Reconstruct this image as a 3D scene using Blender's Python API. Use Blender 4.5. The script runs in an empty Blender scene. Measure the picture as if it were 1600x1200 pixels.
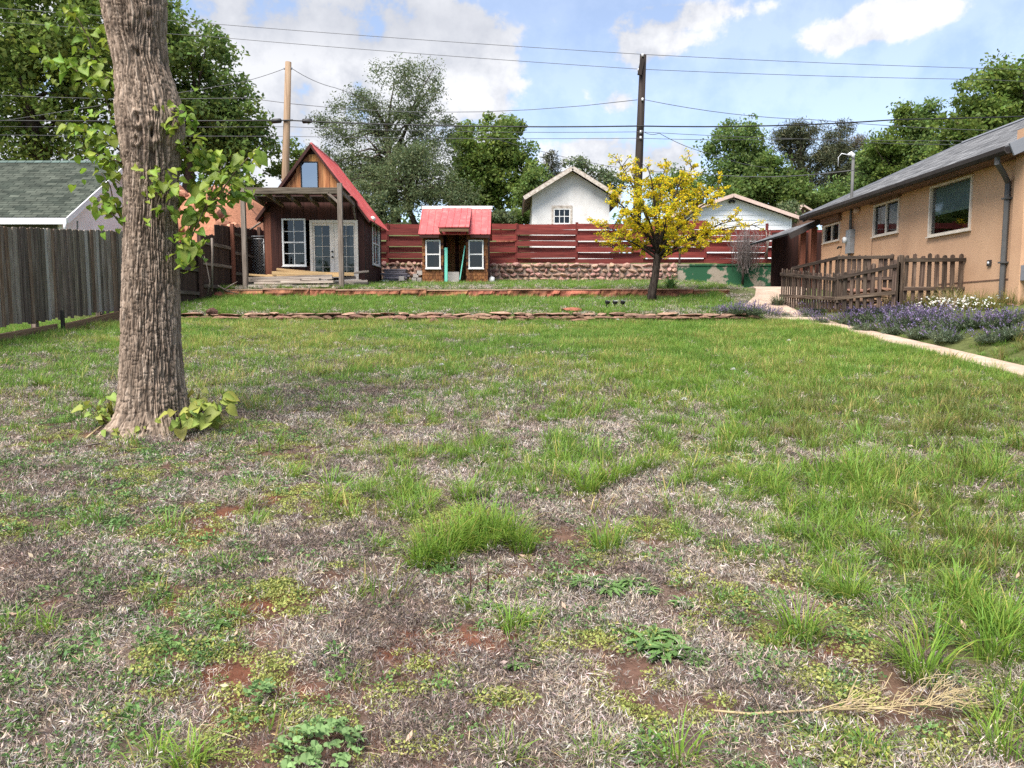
import bpy, math, random
import numpy as np
from mathutils import Vector, Matrix

random.seed(7)
RNG = np.random.default_rng(7)
SC = bpy.context.scene
COL = SC.collection

# ------------------------------------------------------------------ camera
EYE = 1.65
F = 1200.0                       # focal length in photo pixels (1600 wide)
PITCH = math.atan((600 - 485) / F)
cam_d = bpy.data.cameras.new('camera')
cam = bpy.data.objects.new('camera', cam_d)
COL.objects.link(cam)
cam.location = (0, 0, EYE)
cam.rotation_euler = (math.radians(90) - PITCH, 0, 0)
cam_d.sensor_width = 36
cam_d.lens = 36 * F / 1600
cam_d.clip_start = 0.05
cam_d.clip_end = 3000
SC.camera = cam

# ------------------------------------------------------------------ sky, sun, exposure
SUN = Vector((-0.30, -0.42, 0.86)).normalized()
SUN_EL = math.asin(SUN.z)
world = bpy.data.worlds.new('World')
SC.world = world
world.use_nodes = True
wt = world.node_tree
wt.nodes.clear()


def wn(t, **kw):
    n = wt.nodes.new(t)
    for k, v in kw.items():
        setattr(n, k, v)
    return n


def wl(a, b):
    wt.links.new(a, b)


def wmath(op, a, b=None, clamp=False):
    n = wn('ShaderNodeMath', operation=op, use_clamp=clamp)
    for i, v in enumerate((a, b)):
        if v is None:
            continue
        if isinstance(v, (int, float)):
            n.inputs[i].default_value = v
        else:
            wl(v, n.inputs[i])
    return n.outputs[0]


sky = wn('ShaderNodeTexSky', sky_type='NISHITA')
sky.sun_disc = False
sky.sun_elevation = SUN_EL
sky.sun_rotation = math.atan2(SUN.x, SUN.y)
sky.air_density = 1.0
sky.dust_density = 2.5
sky.ozone_density = 1.0
sky.altitude = 1900
bg_sky = wn('ShaderNodeBackground')
bg_sky.inputs["Strength"].default_value = 0.073
wl(sky.outputs[0], bg_sky.inputs['Color'])

tc = wn('ShaderNodeTexCoord')
sep = wn('ShaderNodeSeparateXYZ')
wl(tc.outputs['Generated'], sep.inputs[0])
zc = wmath('MAXIMUM', sep.outputs[2], 0.02)
# clouds lie on a level sheet: direction divided by (height + a bit)
den = wmath('ADD', zc, 0.22)
cx = wmath('DIVIDE', sep.outputs[0], den)
cy = wmath('DIVIDE', sep.outputs[1], den)
comb = wn('ShaderNodeCombineXYZ')
wl(cx, comb.inputs[0])
wl(cy, comb.inputs[1])
nz = wn('ShaderNodeTexNoise')
nz.inputs['Scale'].default_value = 2.1
nz.inputs['Detail'].default_value = 9
nz.inputs['Roughness'].default_value = 0.56
nz.inputs['Distortion'].default_value = 0.25
voff = wn('ShaderNodeVectorMath', operation='ADD')
wl(comb.outputs[0], voff.inputs[0])
voff.inputs[1].default_value = (3.7, 1.9, 0)
wl(voff.outputs[0], nz.inputs['Vector'])
nz2 = wn('ShaderNodeTexNoise')
nz2.inputs['Scale'].default_value = 15.0
nz2.inputs['Detail'].default_value = 9
nz2.inputs['Roughness'].default_value = 0.6
wl(tc.outputs['Generated'], nz2.inputs['Vector'])


def pix_dir(x, y):
    c, s = math.cos(PITCH), math.sin(PITCH)
    u, v = (x - 800) / F, (600 - y) / F
    return Vector((u, c + s * v, -s + c * v)).normalized()


# the cloud banks the photograph shows: (x, y, radius x, radius y, weight)
BANKS = [(520, 120, 260, 105, 0.40), (690, 185, 95, 70, 0.28), (360, 40, 320, 60, 0.30), (600, 50, 220, 36, 0.24),
         (1005, 78, 60, 40, 0.34), (1070, 18, 130, 20, 0.30), (1275, 76, 60, 26, 0.27), (1380, 30, 60, 26, 0.2),
         (1060, 245, 80, 40, 0.34), (930, 240, 60, 30, 0.34), (965, 160, 42, 22, 0.24), (1390, 28, 50, 26, 0.2), (250, 90, 400, 160, 0.22),
         (1560, 30, 120, 30, 0.12), (-300, 100, 350, 160, 0.3),
         (860, 120, 110, 80, -0.26), (1420, 150, 220, 110, -0.16), (1170, 150, 150, 70, -0.14), (780, 30, 90, 40, -0.12)]     # clear gaps
acc, gacc = None, None
# the last entries are the grey undersides of the thick banks
GREY = [(560, 38, 270, 42, 1.0), (820, 12, 140, 26, 0.6), (430, 150, 90, 30, 0.35), (-300, 60, 300, 80, 0.8)]
for (bx, by, rx, ry, w, kind) in [(*b, 0) for b in BANKS] + [(*b, 1) for b in GREY]:
    d = pix_dir(bx, by)
    right = Vector((d.y, -d.x, 0)).normalized()
    up = right.cross(d)
    vs = wn('ShaderNodeVectorMath', operation='DOT_PRODUCT')
    wl(tc.outputs['Generated'], vs.inputs[0])
    vs.inputs[1].default_value = right
    vu = wn('ShaderNodeVectorMath', operation='DOT_PRODUCT')
    wl(tc.outputs['Generated'], vu.inputs[0])
    vu.inputs[1].default_value = up
    vf = wn('ShaderNodeVectorMath', operation='DOT_PRODUCT')
    wl(tc.outputs['Generated'], vf.inputs[0])
    vf.inputs[1].default_value = d
    a = wmath('MULTIPLY', vs.outputs['Value'], F / rx)
    b = wmath('MULTIPLY', vu.outputs['Value'], F / ry)
    r2 = wmath('ADD', wmath('MULTIPLY', a, a), wmath('MULTIPLY', b, b))
    g = wmath('POWER', 2.718, wmath('MULTIPLY', r2, -0.8))
    g = wmath('MULTIPLY', g, wmath('GREATER_THAN', vf.outputs['Value'], 0.0))
    if kind:
        g = wmath('MULTIPLY', g, w)
        gacc = g if gacc is None else wmath('ADD', gacc, g)
        continue
    g = wmath('MULTIPLY', g, w * 1.2)
    acc = g if acc is None else wmath('ADD', acc, g)
acc = wmath('MINIMUM', acc, 0.37)
dens = wmath('ADD', wmath('ADD', nz.outputs[0], acc), wmath('MULTIPLY', wmath('SUBTRACT', nz2.outputs[0], 0.5), 0.85))
mask = wn('ShaderNodeMapRange', interpolation_type='SMOOTHSTEP')
mask.inputs['From Min'].default_value = 0.695
mask.inputs['From Max'].default_value = 0.82
wl(dens, mask.inputs['Value'])
shade = wn('ShaderNodeMapRange')
shade.inputs['From Min'].default_value = 0.41
shade.inputs['From Max'].default_value = 0.56
wl(wmath('ADD', wmath('MULTIPLY', nz2.outputs[0], 0.6), wmath('MULTIPLY', nz.outputs[0], 0.4)), shade.inputs['Value'])
cramp = wn('ShaderNodeMixRGB')
cramp.inputs[1].default_value = (0.58, 0.60, 0.66, 1)
cramp.inputs[2].default_value = (0.98, 0.98, 1.0, 1)
wl(wmath('MULTIPLY', shade.outputs[0], wmath('SUBTRACT', 1.0, wmath('MULTIPLY', gacc, 0.62), True), True), cramp.inputs[0])
bg_cl = wn('ShaderNodeBackground')
bg_cl.inputs["Strength"].default_value = 0.262
wl(cramp.outputs[0], bg_cl.inputs['Color'])
mixs = wn('ShaderNodeMixShader')
wl(wmath('ADD', wmath('MULTIPLY', mask.outputs[0], 0.62), 0.34), mixs.inputs[0])     # a thin veil of haze everywhere, clouds on top
wl(bg_sky.outputs[0], mixs.inputs[1])
wl(bg_cl.outputs[0], mixs.inputs[2])
wout = wn('ShaderNodeOutputWorld')
wl(mixs.outputs[0], wout.inputs['Surface'])

sun_d = bpy.data.lights.new('sun', 'SUN')
sun_d.energy = 2.4
sun_d.angle = math.radians(42)
sun_d.color = (1.0, 0.95, 0.87)
sun = bpy.data.objects.new('sun', sun_d)
COL.objects.link(sun)
sun.rotation_euler = SUN.to_track_quat('Z', 'Y').to_euler()
sun.location = (0, 0, 30)

SC.view_settings.view_transform = 'Standard'
SC.view_settings.look = 'None'
SC.view_settings.gamma = 1
SC.view_settings.use_curve_mapping = False
SC.view_settings.exposure = 2.06
SC.render.engine = 'CYCLES'
SC.cycles.use_denoising = False
SC.cycles.max_bounces = 6
SC.cycles.transparent_max_bounces = 8
SC.cycles.caustics_reflective = False
SC.cycles.caustics_refractive = False


# ------------------------------------------------------------------ noise
def _hash(i, j, k):
    h = (i * 374761393 + j * 668265263 + k * 1274126177) & 0xffffffff
    h = ((h ^ (h >> 13)) * 1274126177) & 0xffffffff
    return ((h ^ (h >> 16)) & 0xffff) / 65535.0


def vnoise(x, y, z=0.0):
    x, y, z = np.broadcast_arrays(np.asarray(x, float), np.asarray(y, float), np.asarray(z, float))
    xi, yi, zi = np.floor(x).astype(np.int64), np.floor(y).astype(np.int64), np.floor(z).astype(np.int64)
    fx, fy, fz = x - xi, y - yi, z - zi
    fx, fy, fz = fx * fx * (3 - 2 * fx), fy * fy * (3 - 2 * fy), fz * fz * (3 - 2 * fz)
    out = 0
    for a in (0, 1):
        wa = fx if a else 1 - fx
        for b in (0, 1):
            wb = fy if b else 1 - fy
            for c in (0, 1):
                wc = fz if c else 1 - fz
                out = out + wa * wb * wc * _hash(xi + a, yi + b, zi + c)
    return out


def fbm(x, y, z=0.0, oct=4):
    s, a, t = 0, 0.5, 0
    for o in range(oct):
        s = s + a * vnoise(x * 2 ** o + 17.3 * o, y * 2 ** o - 9.1 * o, z * 2 ** o)
        t += a
        a *= 0.5
    return s / t


def sstep(a, b, x):
    t = np.clip((np.asarray(x, float) - a) / (b - a), 0, 1)
    return t * t * (3 - 2 * t)


# ------------------------------------------------------------------ terrain height
Y1, Y2, Y3 = 16.9, 21.6, 28.55          # low stone edging, upper slab wall, rubble wall under the fence


def gh(X, Y):
    X, Y = np.broadcast_arrays(np.asarray(X, float), np.asarray(Y, float))
    lawn = 0.0825 * Y + 0.10 * sstep(3, 8, -X) * (1 - sstep(14.5, 16.8, Y))
    lawn = np.where(Y > Y1, 0.0825 * Y1 + 0.05 * (Y - Y1), lawn)
    t2 = 1.56 + 0.085 * (Y - Y1)
    t3 = 2.24 + 0.065 * (Y - Y2)
    ramp = 1.40 + 0.95 * sstep(16.5, 24, Y)
    z = np.where(Y < Y1, lawn, np.where(Y < Y2, t2, t3))
    rr = sstep(5.1, 5.7, X) * sstep(Y1 - 0.8, Y1 + 0.6, Y)
    rr = np.where(Y > Y2 - 0.2, sstep(6.2, 7.0, X), rr)
    z = z * (1 - rr) + ramp * rr
    bed = 0.36 * np.clip(X - 7.1, 0, 2.3) * (1 - sstep(15.5, 19.5, Y)) * sstep(4, 10, Y)
    z = z + bed
    # higher ground behind the wall and fence
    back = 3.40 + 0.01 * (Y - Y3)
    bank = 3.6 * sstep(33, 50, Y) * (1 - sstep(0.2, 3.0, X)) + 1.2 * sstep(44, 70, Y) * sstep(0.2, 3, X)
    back = back + bank + 0.02 * np.clip(Y - 60, 0, 300)
    back = back + 3.0 * sstep(27.8, 32.0, Y) * sstep(8.6, 11.5, -X) * (1 - sstep(36, 44, Y)) * (1 - sstep(13.5, 19, -X))
    z = np.where(Y > Y3, np.where(X < -8.6, np.minimum(back, 2.69 + np.clip(Y - Y3, 0, 9) * 1.5), back), z)
    return z


def H(X, Y):
    return float(gh(X, Y))


def at(x, y, Y):
    """point at depth Y seen at photo pixel (x, y)"""
    c, s = math.cos(PITCH), math.sin(PITCH)
    u, v = (x - 800) / F, (600 - y) / F
    dy, dz = c + s * v, -s + c * v
    return Vector((u / dy * Y, Y, EYE + dz / dy * Y))


def ground_at(x, y):
    """where the ray through photo pixel (x, y) meets the ground"""
    ys = np.arange(1.2, 60, 0.01)
    d = at(x, y, 1.0) - Vector((0, 0, EYE))
    zz = EYE + d.z * ys
    hit = np.nonzero(gh(d.x * ys, ys) >= zz)[0]
    k = hit[0] if len(hit) else len(ys) - 1
    Y = float(ys[k])
    return Vector((d.x * Y, Y, H(d.x * Y, Y)))


def project(X, Y, Z):
    c, s = math.cos(PITCH), math.sin(PITCH)
    zz = Z - EYE
    dep = Y * c - zz * s
    upv = Y * s + zz * c
    return 800 + F * X / dep, 600 - F * upv / dep


# ------------------------------------------------------------------ materials
MATS = {}


def mat(name, cols, scale=(4, 4, 4), detail=5, rough=0.8, bump=0.0, bscale=None, rnd=0.0, attr=None, transl=0.0,
        spec=0.3, metal=0.0, dist=0.0, ramp=(0.3, 0.7), hue=0.0, bdist=0.01, wear=None):
    """noise-driven principled material; rnd = value change from object to object"""
    m = bpy.data.materials.new(name)
    MATS[name] = m
    m.use_nodes = True
    nt = m.node_tree
    N, L = nt.nodes, nt.links
    bs = N['Principled BSDF']
    tcn = N.new('ShaderNodeTexCoord')
    oi = N.new('ShaderNodeObjectInfo')
    off = N.new('ShaderNodeVectorMath')
    off.operation = 'MULTIPLY_ADD'
    cmb = N.new('ShaderNodeCombineXYZ')
    for i in range(3):
        L.new(oi.outputs['Random'], cmb.inputs[i])
    L.new(cmb.outputs[0], off.inputs[0])
    off.inputs[1].default_value = (37.0, 53.0, 71.0) if rnd else (0, 0, 0)
    L.new(tcn.outputs['Object'], off.inputs[2])
    mp = N.new('ShaderNodeMapping')
    mp.inputs['Scale'].default_value = scale
    L.new(off.outputs[0], mp.inputs['Vector'])
    nz = N.new('ShaderNodeTexNoise')
    nz.inputs['Scale'].default_value = 1
    nz.inputs['Detail'].default_value = detail
    nz.inputs['Roughness'].default_value = 0.62
    nz.inputs['Distortion'].default_value = dist
    L.new(mp.outputs[0], nz.inputs['Vector'])
    rp = N.new('ShaderNodeValToRGB')
    els = rp.color_ramp.elements
    k = len(cols)
    while len(els) < k:
        els.new(0.5)
    for i, c in enumerate(cols):
        els[i].position = ramp[0] + (ramp[1] - ramp[0]) * i / max(1, k - 1)
        els[i].color = (*c, 1)
    L.new(nz.outputs[0], rp.inputs[0])
    out = rp.outputs[0]
    if attr:
        an = N.new('ShaderNodeAttribute')
        an.attribute_name = attr
        mx = N.new('ShaderNodeMixRGB')
        mx.blend_type = 'MULTIPLY'
        mx.inputs[0].default_value = 1
        L.new(out, mx.inputs[1])
        L.new(an.outputs['Color'], mx.inputs[2])
        out = mx.outputs[0]
    if wear:      # (colour, scale, lo, hi): patches of another colour with a shape of their own
        wz = N.new('ShaderNodeTexNoise')
        wz.inputs['Scale'].default_value = wear[1]
        wz.inputs['Detail'].default_value = 7
        wz.inputs['Roughness'].default_value = 0.65
        L.new(off.outputs[0], wz.inputs['Vector'])
        wr = N.new('ShaderNodeMapRange')
        wr.inputs['From Min'].default_value = wear[2]
        wr.inputs['From Max'].default_value = wear[3]
        L.new(wz.outputs[0], wr.inputs['Value'])
        mx = N.new('ShaderNodeMixRGB')
        L.new(wr.outputs[0], mx.inputs[0])
        L.new(out, mx.inputs[1])
        mx.inputs[2].default_value = (*wear[0], 1)
        out = mx.outputs[0]
    if rnd or hue:
        hs = N.new('ShaderNodeHueSaturation')
        mr = N.new('ShaderNodeMapRange')
        mr.inputs['To Min'].default_value = 1 - rnd
        mr.inputs['To Max'].default_value = 1 + rnd
        L.new(oi.outputs['Random'], mr.inputs['Value'])
        L.new(mr.outputs[0], hs.inputs['Value'])
        if hue:
            fr = N.new('ShaderNodeMath')
            fr.operation = 'MULTIPLY'
            fr.inputs[1].default_value = 7.31
            L.new(oi.outputs['Random'], fr.inputs[0])
            f2 = N.new('ShaderNodeMath')
            f2.operation = 'FRACT'
            L.new(fr.outputs[0], f2.inputs[0])
            mh = N.new('ShaderNodeMapRange')
            mh.inputs['To Min'].default_value = 0.5 - hue
            mh.inputs['To Max'].default_value = 0.5 + hue
            L.new(f2.outputs[0], mh.inputs['Value'])
            L.new(mh.outputs[0], hs.inputs['Hue'])
        L.new(out, hs.inputs['Color'])
        out = hs.outputs[0]
    L.new(out, bs.inputs['Base Color'])
    bs.inputs['Roughness'].default_value = rough
    bs.inputs['Specular IOR Level'].default_value = spec
    bs.inputs['Metallic'].default_value = metal
    if bump:
        bn = N.new('ShaderNodeBump')
        bn.inputs['Strength'].default_value = bump
        bn.inputs['Distance'].default_value = bdist
        if bscale:
            mp2 = N.new('ShaderNodeMapping')
            mp2.inputs['Scale'].default_value = bscale
            L.new(off.outputs[0], mp2.inputs['Vector'])
            nb = N.new('ShaderNodeTexNoise')
            nb.inputs['Scale'].default_value = 1
            nb.inputs['Detail'].default_value = 4
            L.new(mp2.outputs[0], nb.inputs['Vector'])
            L.new(nb.outputs[0], bn.inputs['Height'])
        else:
            L.new(nz.outputs[0], bn.inputs['Height'])
        L.new(bn.outputs[0], bs.inputs['Normal'])
    if transl:
        tr = N.new('ShaderNodeBsdfTranslucent')
        L.new(out, tr.inputs['Color'])
        ms = N.new('ShaderNodeMixShader')
        ms.inputs[0].default_value = transl
        L.new(bs.outputs[0], ms.inputs[1])
        L.new(tr.outputs[0], ms.inputs[2])
        L.new(ms.outputs[0], N['Material Output'].inputs['Surface'])
    return m


def glass_mat(name, tint, mixv=0.5):
    m = bpy.data.materials.new(name)
    MATS[name] = m
    m.use_nodes = True
    N, L = m.node_tree.nodes, m.node_tree.links
    N.remove(N['Principled BSDF'])
    tr = N.new('ShaderNodeBsdfTransparent')
    tr.inputs[0].default_value = (*tint, 1)
    gl = N.new('ShaderNodeBsdfGlossy')
    gl.inputs['Roughness'].default_value = 0.03
    gl.inputs['Color'].default_value = (0.9, 0.95, 1, 1)
    fr = N.new('ShaderNodeFresnel')
    fr.inputs[0].default_value = 1.5
    ma = N.new('ShaderNodeMath')
    ma.operation = 'ADD'
    ma.use_clamp = True
    ma.inputs[1].default_value = mixv
    L.new(fr.outputs[0], ma.inputs[0])
    ms = N.new('ShaderNodeMixShader')
    L.new(ma.outputs[0], ms.inputs[0])
    L.new(tr.outputs[0], ms.inputs[1])
    L.new(gl.outputs[0], ms.inputs[2])
    L.new(ms.outputs[0], N['Material Output'].inputs['Surface'])
    return m


WG = (30, 30, 1.8)     # wood grain: boards have their length along local Z
mat('weathered', [(0.052, 0.037, 0.026), (0.130, 0.097, 0.071), (0.235, 0.190, 0.150)], WG, rnd=0.40, bump=0.6, hue=0.015)
mat('weathered_brown', [(0.065, 0.037, 0.021), (0.165, 0.104, 0.066), (0.27, 0.195, 0.14)], WG, rnd=0.3, bump=0.6)
mat('weathered_pale', [(0.09, 0.070, 0.052), (0.20, 0.162, 0.126), (0.33, 0.28, 0.23)], WG, rnd=0.25, bump=0.6)
mat('pale_board', [(0.22, 0.19, 0.16), (0.42, 0.38, 0.33)], WG, rnd=0.1, bump=0.5)
mat('brown_fence', [(0.020, 0.011, 0.008), (0.050, 0.026, 0.018), (0.085, 0.050, 0.035)], WG, rnd=0.3, bump=0.5)
mat('timber', [(0.10, 0.055, 0.03), (0.19, 0.11, 0.06), (0.26, 0.17, 0.10)], WG, rnd=0.15, bump=0.5)
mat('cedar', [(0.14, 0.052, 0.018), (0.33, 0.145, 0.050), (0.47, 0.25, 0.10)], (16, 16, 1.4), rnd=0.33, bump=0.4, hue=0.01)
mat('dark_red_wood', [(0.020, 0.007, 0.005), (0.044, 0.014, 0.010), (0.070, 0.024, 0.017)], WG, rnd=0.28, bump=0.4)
mat('corner_wood', [(0.10, 0.035, 0.02), (0.17, 0.06, 0.035)], WG, rnd=0.15, bump=0.4)
mat('grey_post', [(0.085, 0.066, 0.052), (0.165, 0.130, 0.105), (0.25, 0.205, 0.17)], WG, rnd=0.15, bump=0.6)
mat('dark_soffit', [(0.025, 0.014, 0.010), (0.05, 0.028, 0.02)], WG, rnd=0.2, bump=0.3)
mat('red_metal', [(0.36, 0.060, 0.060), (0.44, 0.080, 0.080)], (1.2, 1.2, 5), rough=0.5, spec=0.4, rnd=0.08, wear=((0.47, 0.17, 0.155), 3.5, 0.48, 0.8))
mat('white_paint', [(0.66, 0.64, 0.60), (0.80, 0.79, 0.77)], (6, 6, 6), rough=0.55, bump=0.08)
mat('cream_paint', [(0.52, 0.45, 0.37), (0.66, 0.58, 0.49)], (6, 6, 6), rough=0.55, bump=0.08)
mat('door_cream', [(0.70, 0.60, 0.50), (0.80, 0.71, 0.61)], (6, 6, 6), rough=0.55, bump=0.08)
mat('white_stucco', [(0.60, 0.57, 0.54), (0.74, 0.71, 0.68)], (2, 2, 1.2), rough=0.9, bump=0.25, bscale=(40, 40, 40), wear=((0.42, 0.36, 0.31), 1.7, 0.58, 0.85))
mat('white_siding', [(0.70, 0.70, 0.70), (0.82, 0.82, 0.83)], (2, 2, 2), rough=0.5, bump=0.05)
mat('pink_trim', [(0.46, 0.33, 0.28), (0.58, 0.44, 0.38)], (6, 6, 6), rough=0.6, bump=0.1)
mat('worn_trim', [(0.24, 0.19, 0.15), (0.45, 0.39, 0.33), (0.60, 0.55, 0.50)], (9, 9, 9), rough=0.8, bump=0.3)
mat('tan_stucco', [(0.50, 0.300, 0.178), (0.56, 0.345, 0.210)], (2.2, 2.2, 1.0), rough=0.9, bump=0.35, bscale=(60, 60, 60), wear=((0.39, 0.225, 0.135), 0.8, 0.42, 0.8))
mat('grey_metal', [(0.075, 0.073, 0.072), (0.105, 0.103, 0.10)], (3, 3, 3), rough=0.65, spec=0.2, rnd=0.05)
mat('brown_gutter', [(0.030, 0.025, 0.024), (0.050, 0.043, 0.040)], (3, 3, 3), rough=0.7, spec=0.15)
mat('grey_fascia', [(0.15, 0.155, 0.175), (0.20, 0.205, 0.225)], (3, 3, 3), rough=0.6)
mat('galvanised', [(0.20, 0.20, 0.205), (0.32, 0.32, 0.325)], (10, 10, 10), rough=0.5, metal=0.5)
mat('meter_grey', [(0.20, 0.21, 0.22), (0.27, 0.28, 0.29)], (8, 8, 8), rough=0.5)
mat('brown_trim', [(0.11, 0.060, 0.042), (0.17, 0.095, 0.065)], (10, 3, 10), rough=0.7)
mat('black', [(0.012, 0.011, 0.011), (0.025, 0.023, 0.022)], (8, 8, 8), rough=0.5)
mat('interior', [(0.025, 0.021, 0.018), (0.04, 0.035, 0.03)], (3, 3, 3), rough=0.9)
mat('blind', [(0.20, 0.255, 0.235), (0.25, 0.31, 0.285)], (1, 1, 30), rough=0.8)
mat('red_cloth', [(0.16, 0.016, 0.018), (0.22, 0.025, 0.026)], (6, 6, 6), rough=0.9)
mat('curtain', [(0.20, 0.30, 0.26), (0.34, 0.44, 0.39)], (26, 26, 0.8), rough=0.9)
mat('curtain_pale', [(0.36, 0.36, 0.35), (0.52, 0.52, 0.50)], (26, 26, 0.8), rough=0.9)
mat('rust_shingle', [(0.055, 0.018, 0.008), (0.155, 0.058, 0.019), (0.26, 0.125, 0.045)], (22, 22, 9), rnd=0.3, bump=0.6)
mat('teal_paint', [(0.11, 0.42, 0.33), (0.16, 0.52, 0.41)], (8, 8, 2), rough=0.6)
mat('red_fence', [(0.085, 0.014, 0.011), (0.150, 0.022, 0.017), (0.205, 0.040, 0.030)], (18, 18, 1.4), rnd=0.28, bump=0.35, rough=0.7, wear=((0.10, 0.055, 0.045), 3.0, 0.60, 0.85))
mat('rubble', [(0.16, 0.082, 0.060), (0.29, 0.165, 0.125), (0.42, 0.285, 0.225)], (6, 6, 6), rnd=0.36, bump=0.6, hue=0.02, bscale=(30, 30, 30))
mat('mortar', [(0.30, 0.21, 0.16), (0.46, 0.34, 0.27)], (9, 9, 9), bump=0.6, bscale=(40, 40, 40))
mat('sandstone', [(0.085, 0.030, 0.017), (0.20, 0.068, 0.036), (0.32, 0.130, 0.072)], (5, 5, 9), rnd=0.28, bump=0.8, bscale=(22, 22, 30), hue=0.012)
mat('brownstone', [(0.065, 0.033, 0.022), (0.150, 0.080, 0.052), (0.26, 0.150, 0.100)], (7, 7, 11), rnd=0.35, bump=0.8, bscale=(26, 26, 30), hue=0.015)
mat('slab_top', [(0.24, 0.130, 0.082), (0.38, 0.235, 0.160)], (5, 5, 5), rnd=0.15, bump=0.5, bscale=(30, 30, 30))
mat('path_stone', [(0.28, 0.195, 0.145), (0.37, 0.275, 0.21), (0.44, 0.34, 0.27)], (3, 3, 3), bump=0.4, bscale=(50, 50, 50), rough=0.9)
mat('cap_stone', [(0.13, 0.072, 0.046), (0.24, 0.145, 0.098), (0.36, 0.24, 0.17)], (6, 6, 9), rnd=0.3, bump=0.7, bscale=(26, 26, 30))
mat('lumber_new', [(0.46, 0.29, 0.13), (0.62, 0.43, 0.22)], (20, 20, 1.5), rnd=0.14, bump=0.2)
mat('lumber_old', [(0.16, 0.13, 0.11), (0.34, 0.28, 0.23), (0.47, 0.41, 0.35)], (20, 20, 1.5), rnd=0.3, bump=0.3)
mat('lumber_dark', [(0.035, 0.03, 0.027), (0.10, 0.085, 0.075)], (20, 20, 1.5), rnd=0.3, bump=0.3)
mat('panel_grey', [(0.11, 0.095, 0.115), (0.20, 0.18, 0.205)], (6, 6, 6), rnd=0.3, bump=0.2, rough=0.6)
mat('cinder', [(0.30, 0.27, 0.25), (0.44, 0.40, 0.37)], (14, 14, 14), rnd=0.15, bump=0.5)
mat('pole_pale', [(0.14, 0.088, 0.052), (0.24, 0.160, 0.100), (0.31, 0.225, 0.15)], (14, 14, 0.5), bump=0.3)
mat('pole_dark', [(0.012, 0.008, 0.006), (0.030, 0.020, 0.015)], (14, 14, 0.5), bump=0.3)
mat('wire', [(0.06, 0.06, 0.065), (0.09, 0.09, 0.095)], (4, 4, 4), rough=0.5)
mat('wire_black', [(0.012, 0.012, 0.013), (0.02, 0.02, 0.02)], (4, 4, 4), rough=0.5)
mat('porcelain', [(0.5, 0.5, 0.5), (0.7, 0.7, 0.7)], (4, 4, 4), rough=0.3)
mat('green_wall_olive', [(0.075, 0.08, 0.058), (0.10, 0.105, 0.08)], (3, 3, 3))
glass_mat('glass_dark', (0.40, 0.42, 0.42), 0.0)
glass_mat('glass_sky', (0.25, 0.25, 0.25), 0.26)
glass_mat('glass_big', (0.80, 0.82, 0.82), 0.0)

# leaves and blades: colour per leaf comes from the mesh attribute "tint"
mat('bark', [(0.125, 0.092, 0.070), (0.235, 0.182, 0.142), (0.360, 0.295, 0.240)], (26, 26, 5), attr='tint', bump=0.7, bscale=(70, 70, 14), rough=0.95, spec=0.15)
mat('bark_far', [(0.035, 0.026, 0.020), (0.085, 0.066, 0.052)], (12, 12, 2), bump=0.5, rough=0.95, spec=0.1)
mat('bark_yellow', [(0.014, 0.010, 0.009), (0.040, 0.030, 0.025), (0.085, 0.066, 0.055)], (24, 24, 5), bump=0.8, rough=0.95, spec=0.1)
mat('stem', [(0.075, 0.052, 0.030), (0.13, 0.10, 0.055)], (20, 20, 4), rough=0.8)
mat('big_leaf', [(0.130, 0.210, 0.024), (0.200, 0.290, 0.042)], (20, 20, 20), rnd=0.28, hue=0.025, rough=0.5, transl=0.42, bump=0.2, attr='tint')
mat('sprout_leaf', [(0.170, 0.220, 0.036), (0.27, 0.31, 0.07)], (20, 20, 20), rnd=0.25, hue=0.045, rough=0.55, transl=0.35, bump=0.2, attr='tint')


def leafmat(name, a, b, transl=0.35, rough=0.6):
    return mat(name, [a, b], (1.5, 1.5, 1.5), attr='tint', transl=transl, rough=rough, spec=0.2)


leafmat('leaf_dark', (0.090, 0.148, 0.034), (0.155, 0.220, 0.058), 0.48)
leafmat('leaf_mid', (0.112, 0.176, 0.034), (0.185, 0.250, 0.060), 0.48)
leafmat('leaf_olive', (0.080, 0.112, 0.048), (0.145, 0.180, 0.084), 0.4)
leafmat('leaf_pale', (0.090, 0.125, 0.055), (0.150, 0.190, 0.090))
leafmat('leaf_fresh', (0.105, 0.170, 0.044), (0.170, 0.245, 0.072), 0.46)
leafmat('needle', (0.042, 0.056, 0.026), (0.092, 0.092, 0.046), 0.15)
leafmat('needle_dry', (0.065, 0.062, 0.034), (0.125, 0.096, 0.055), 0.15)
leafmat('leaf_gold', (0.62, 0.49, 0.016), (0.77, 0.63, 0.034), 0.5)
leafmat('grass', (0.140, 0.250, 0.034), (0.220, 0.345, 0.060), 0.45, 0.5)
leafmat('grass_olive', (0.125, 0.160, 0.036), (0.190, 0.220, 0.058), 0.4, 0.5)
leafmat('lawn_blade', (0.122, 0.240, 0.040), (0.195, 0.330, 0.068), 0.45, 0.5)
leafmat('lawn_yellow', (0.175, 0.260, 0.050), (0.255, 0.345, 0.085), 0.45, 0.5)
leafmat('weed', (0.095, 0.185, 0.050), (0.165, 0.270, 0.085), 0.3)
leafmat('moss', (0.225, 0.255, 0.065), (0.335, 0.350, 0.110), 0.25)
leafmat('thatch', (0.262, 0.220, 0.175), (0.475, 0.415, 0.345), 0.1, 0.9)
leafmat('thatch_brown', (0.125, 0.096, 0.078), (0.250, 0.202, 0.166), 0.1, 0.9)
leafmat('straw', (0.400, 0.320, 0.190), (0.560, 0.470, 0.310), 0.2, 0.8)
leafmat('dead_leaf', (0.36, 0.27, 0.19), (0.56, 0.46, 0.36), 0.2, 0.8)
leafmat('lav_leaf', (0.090, 0.125, 0.070), (0.150, 0.185, 0.115), 0.2)
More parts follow.
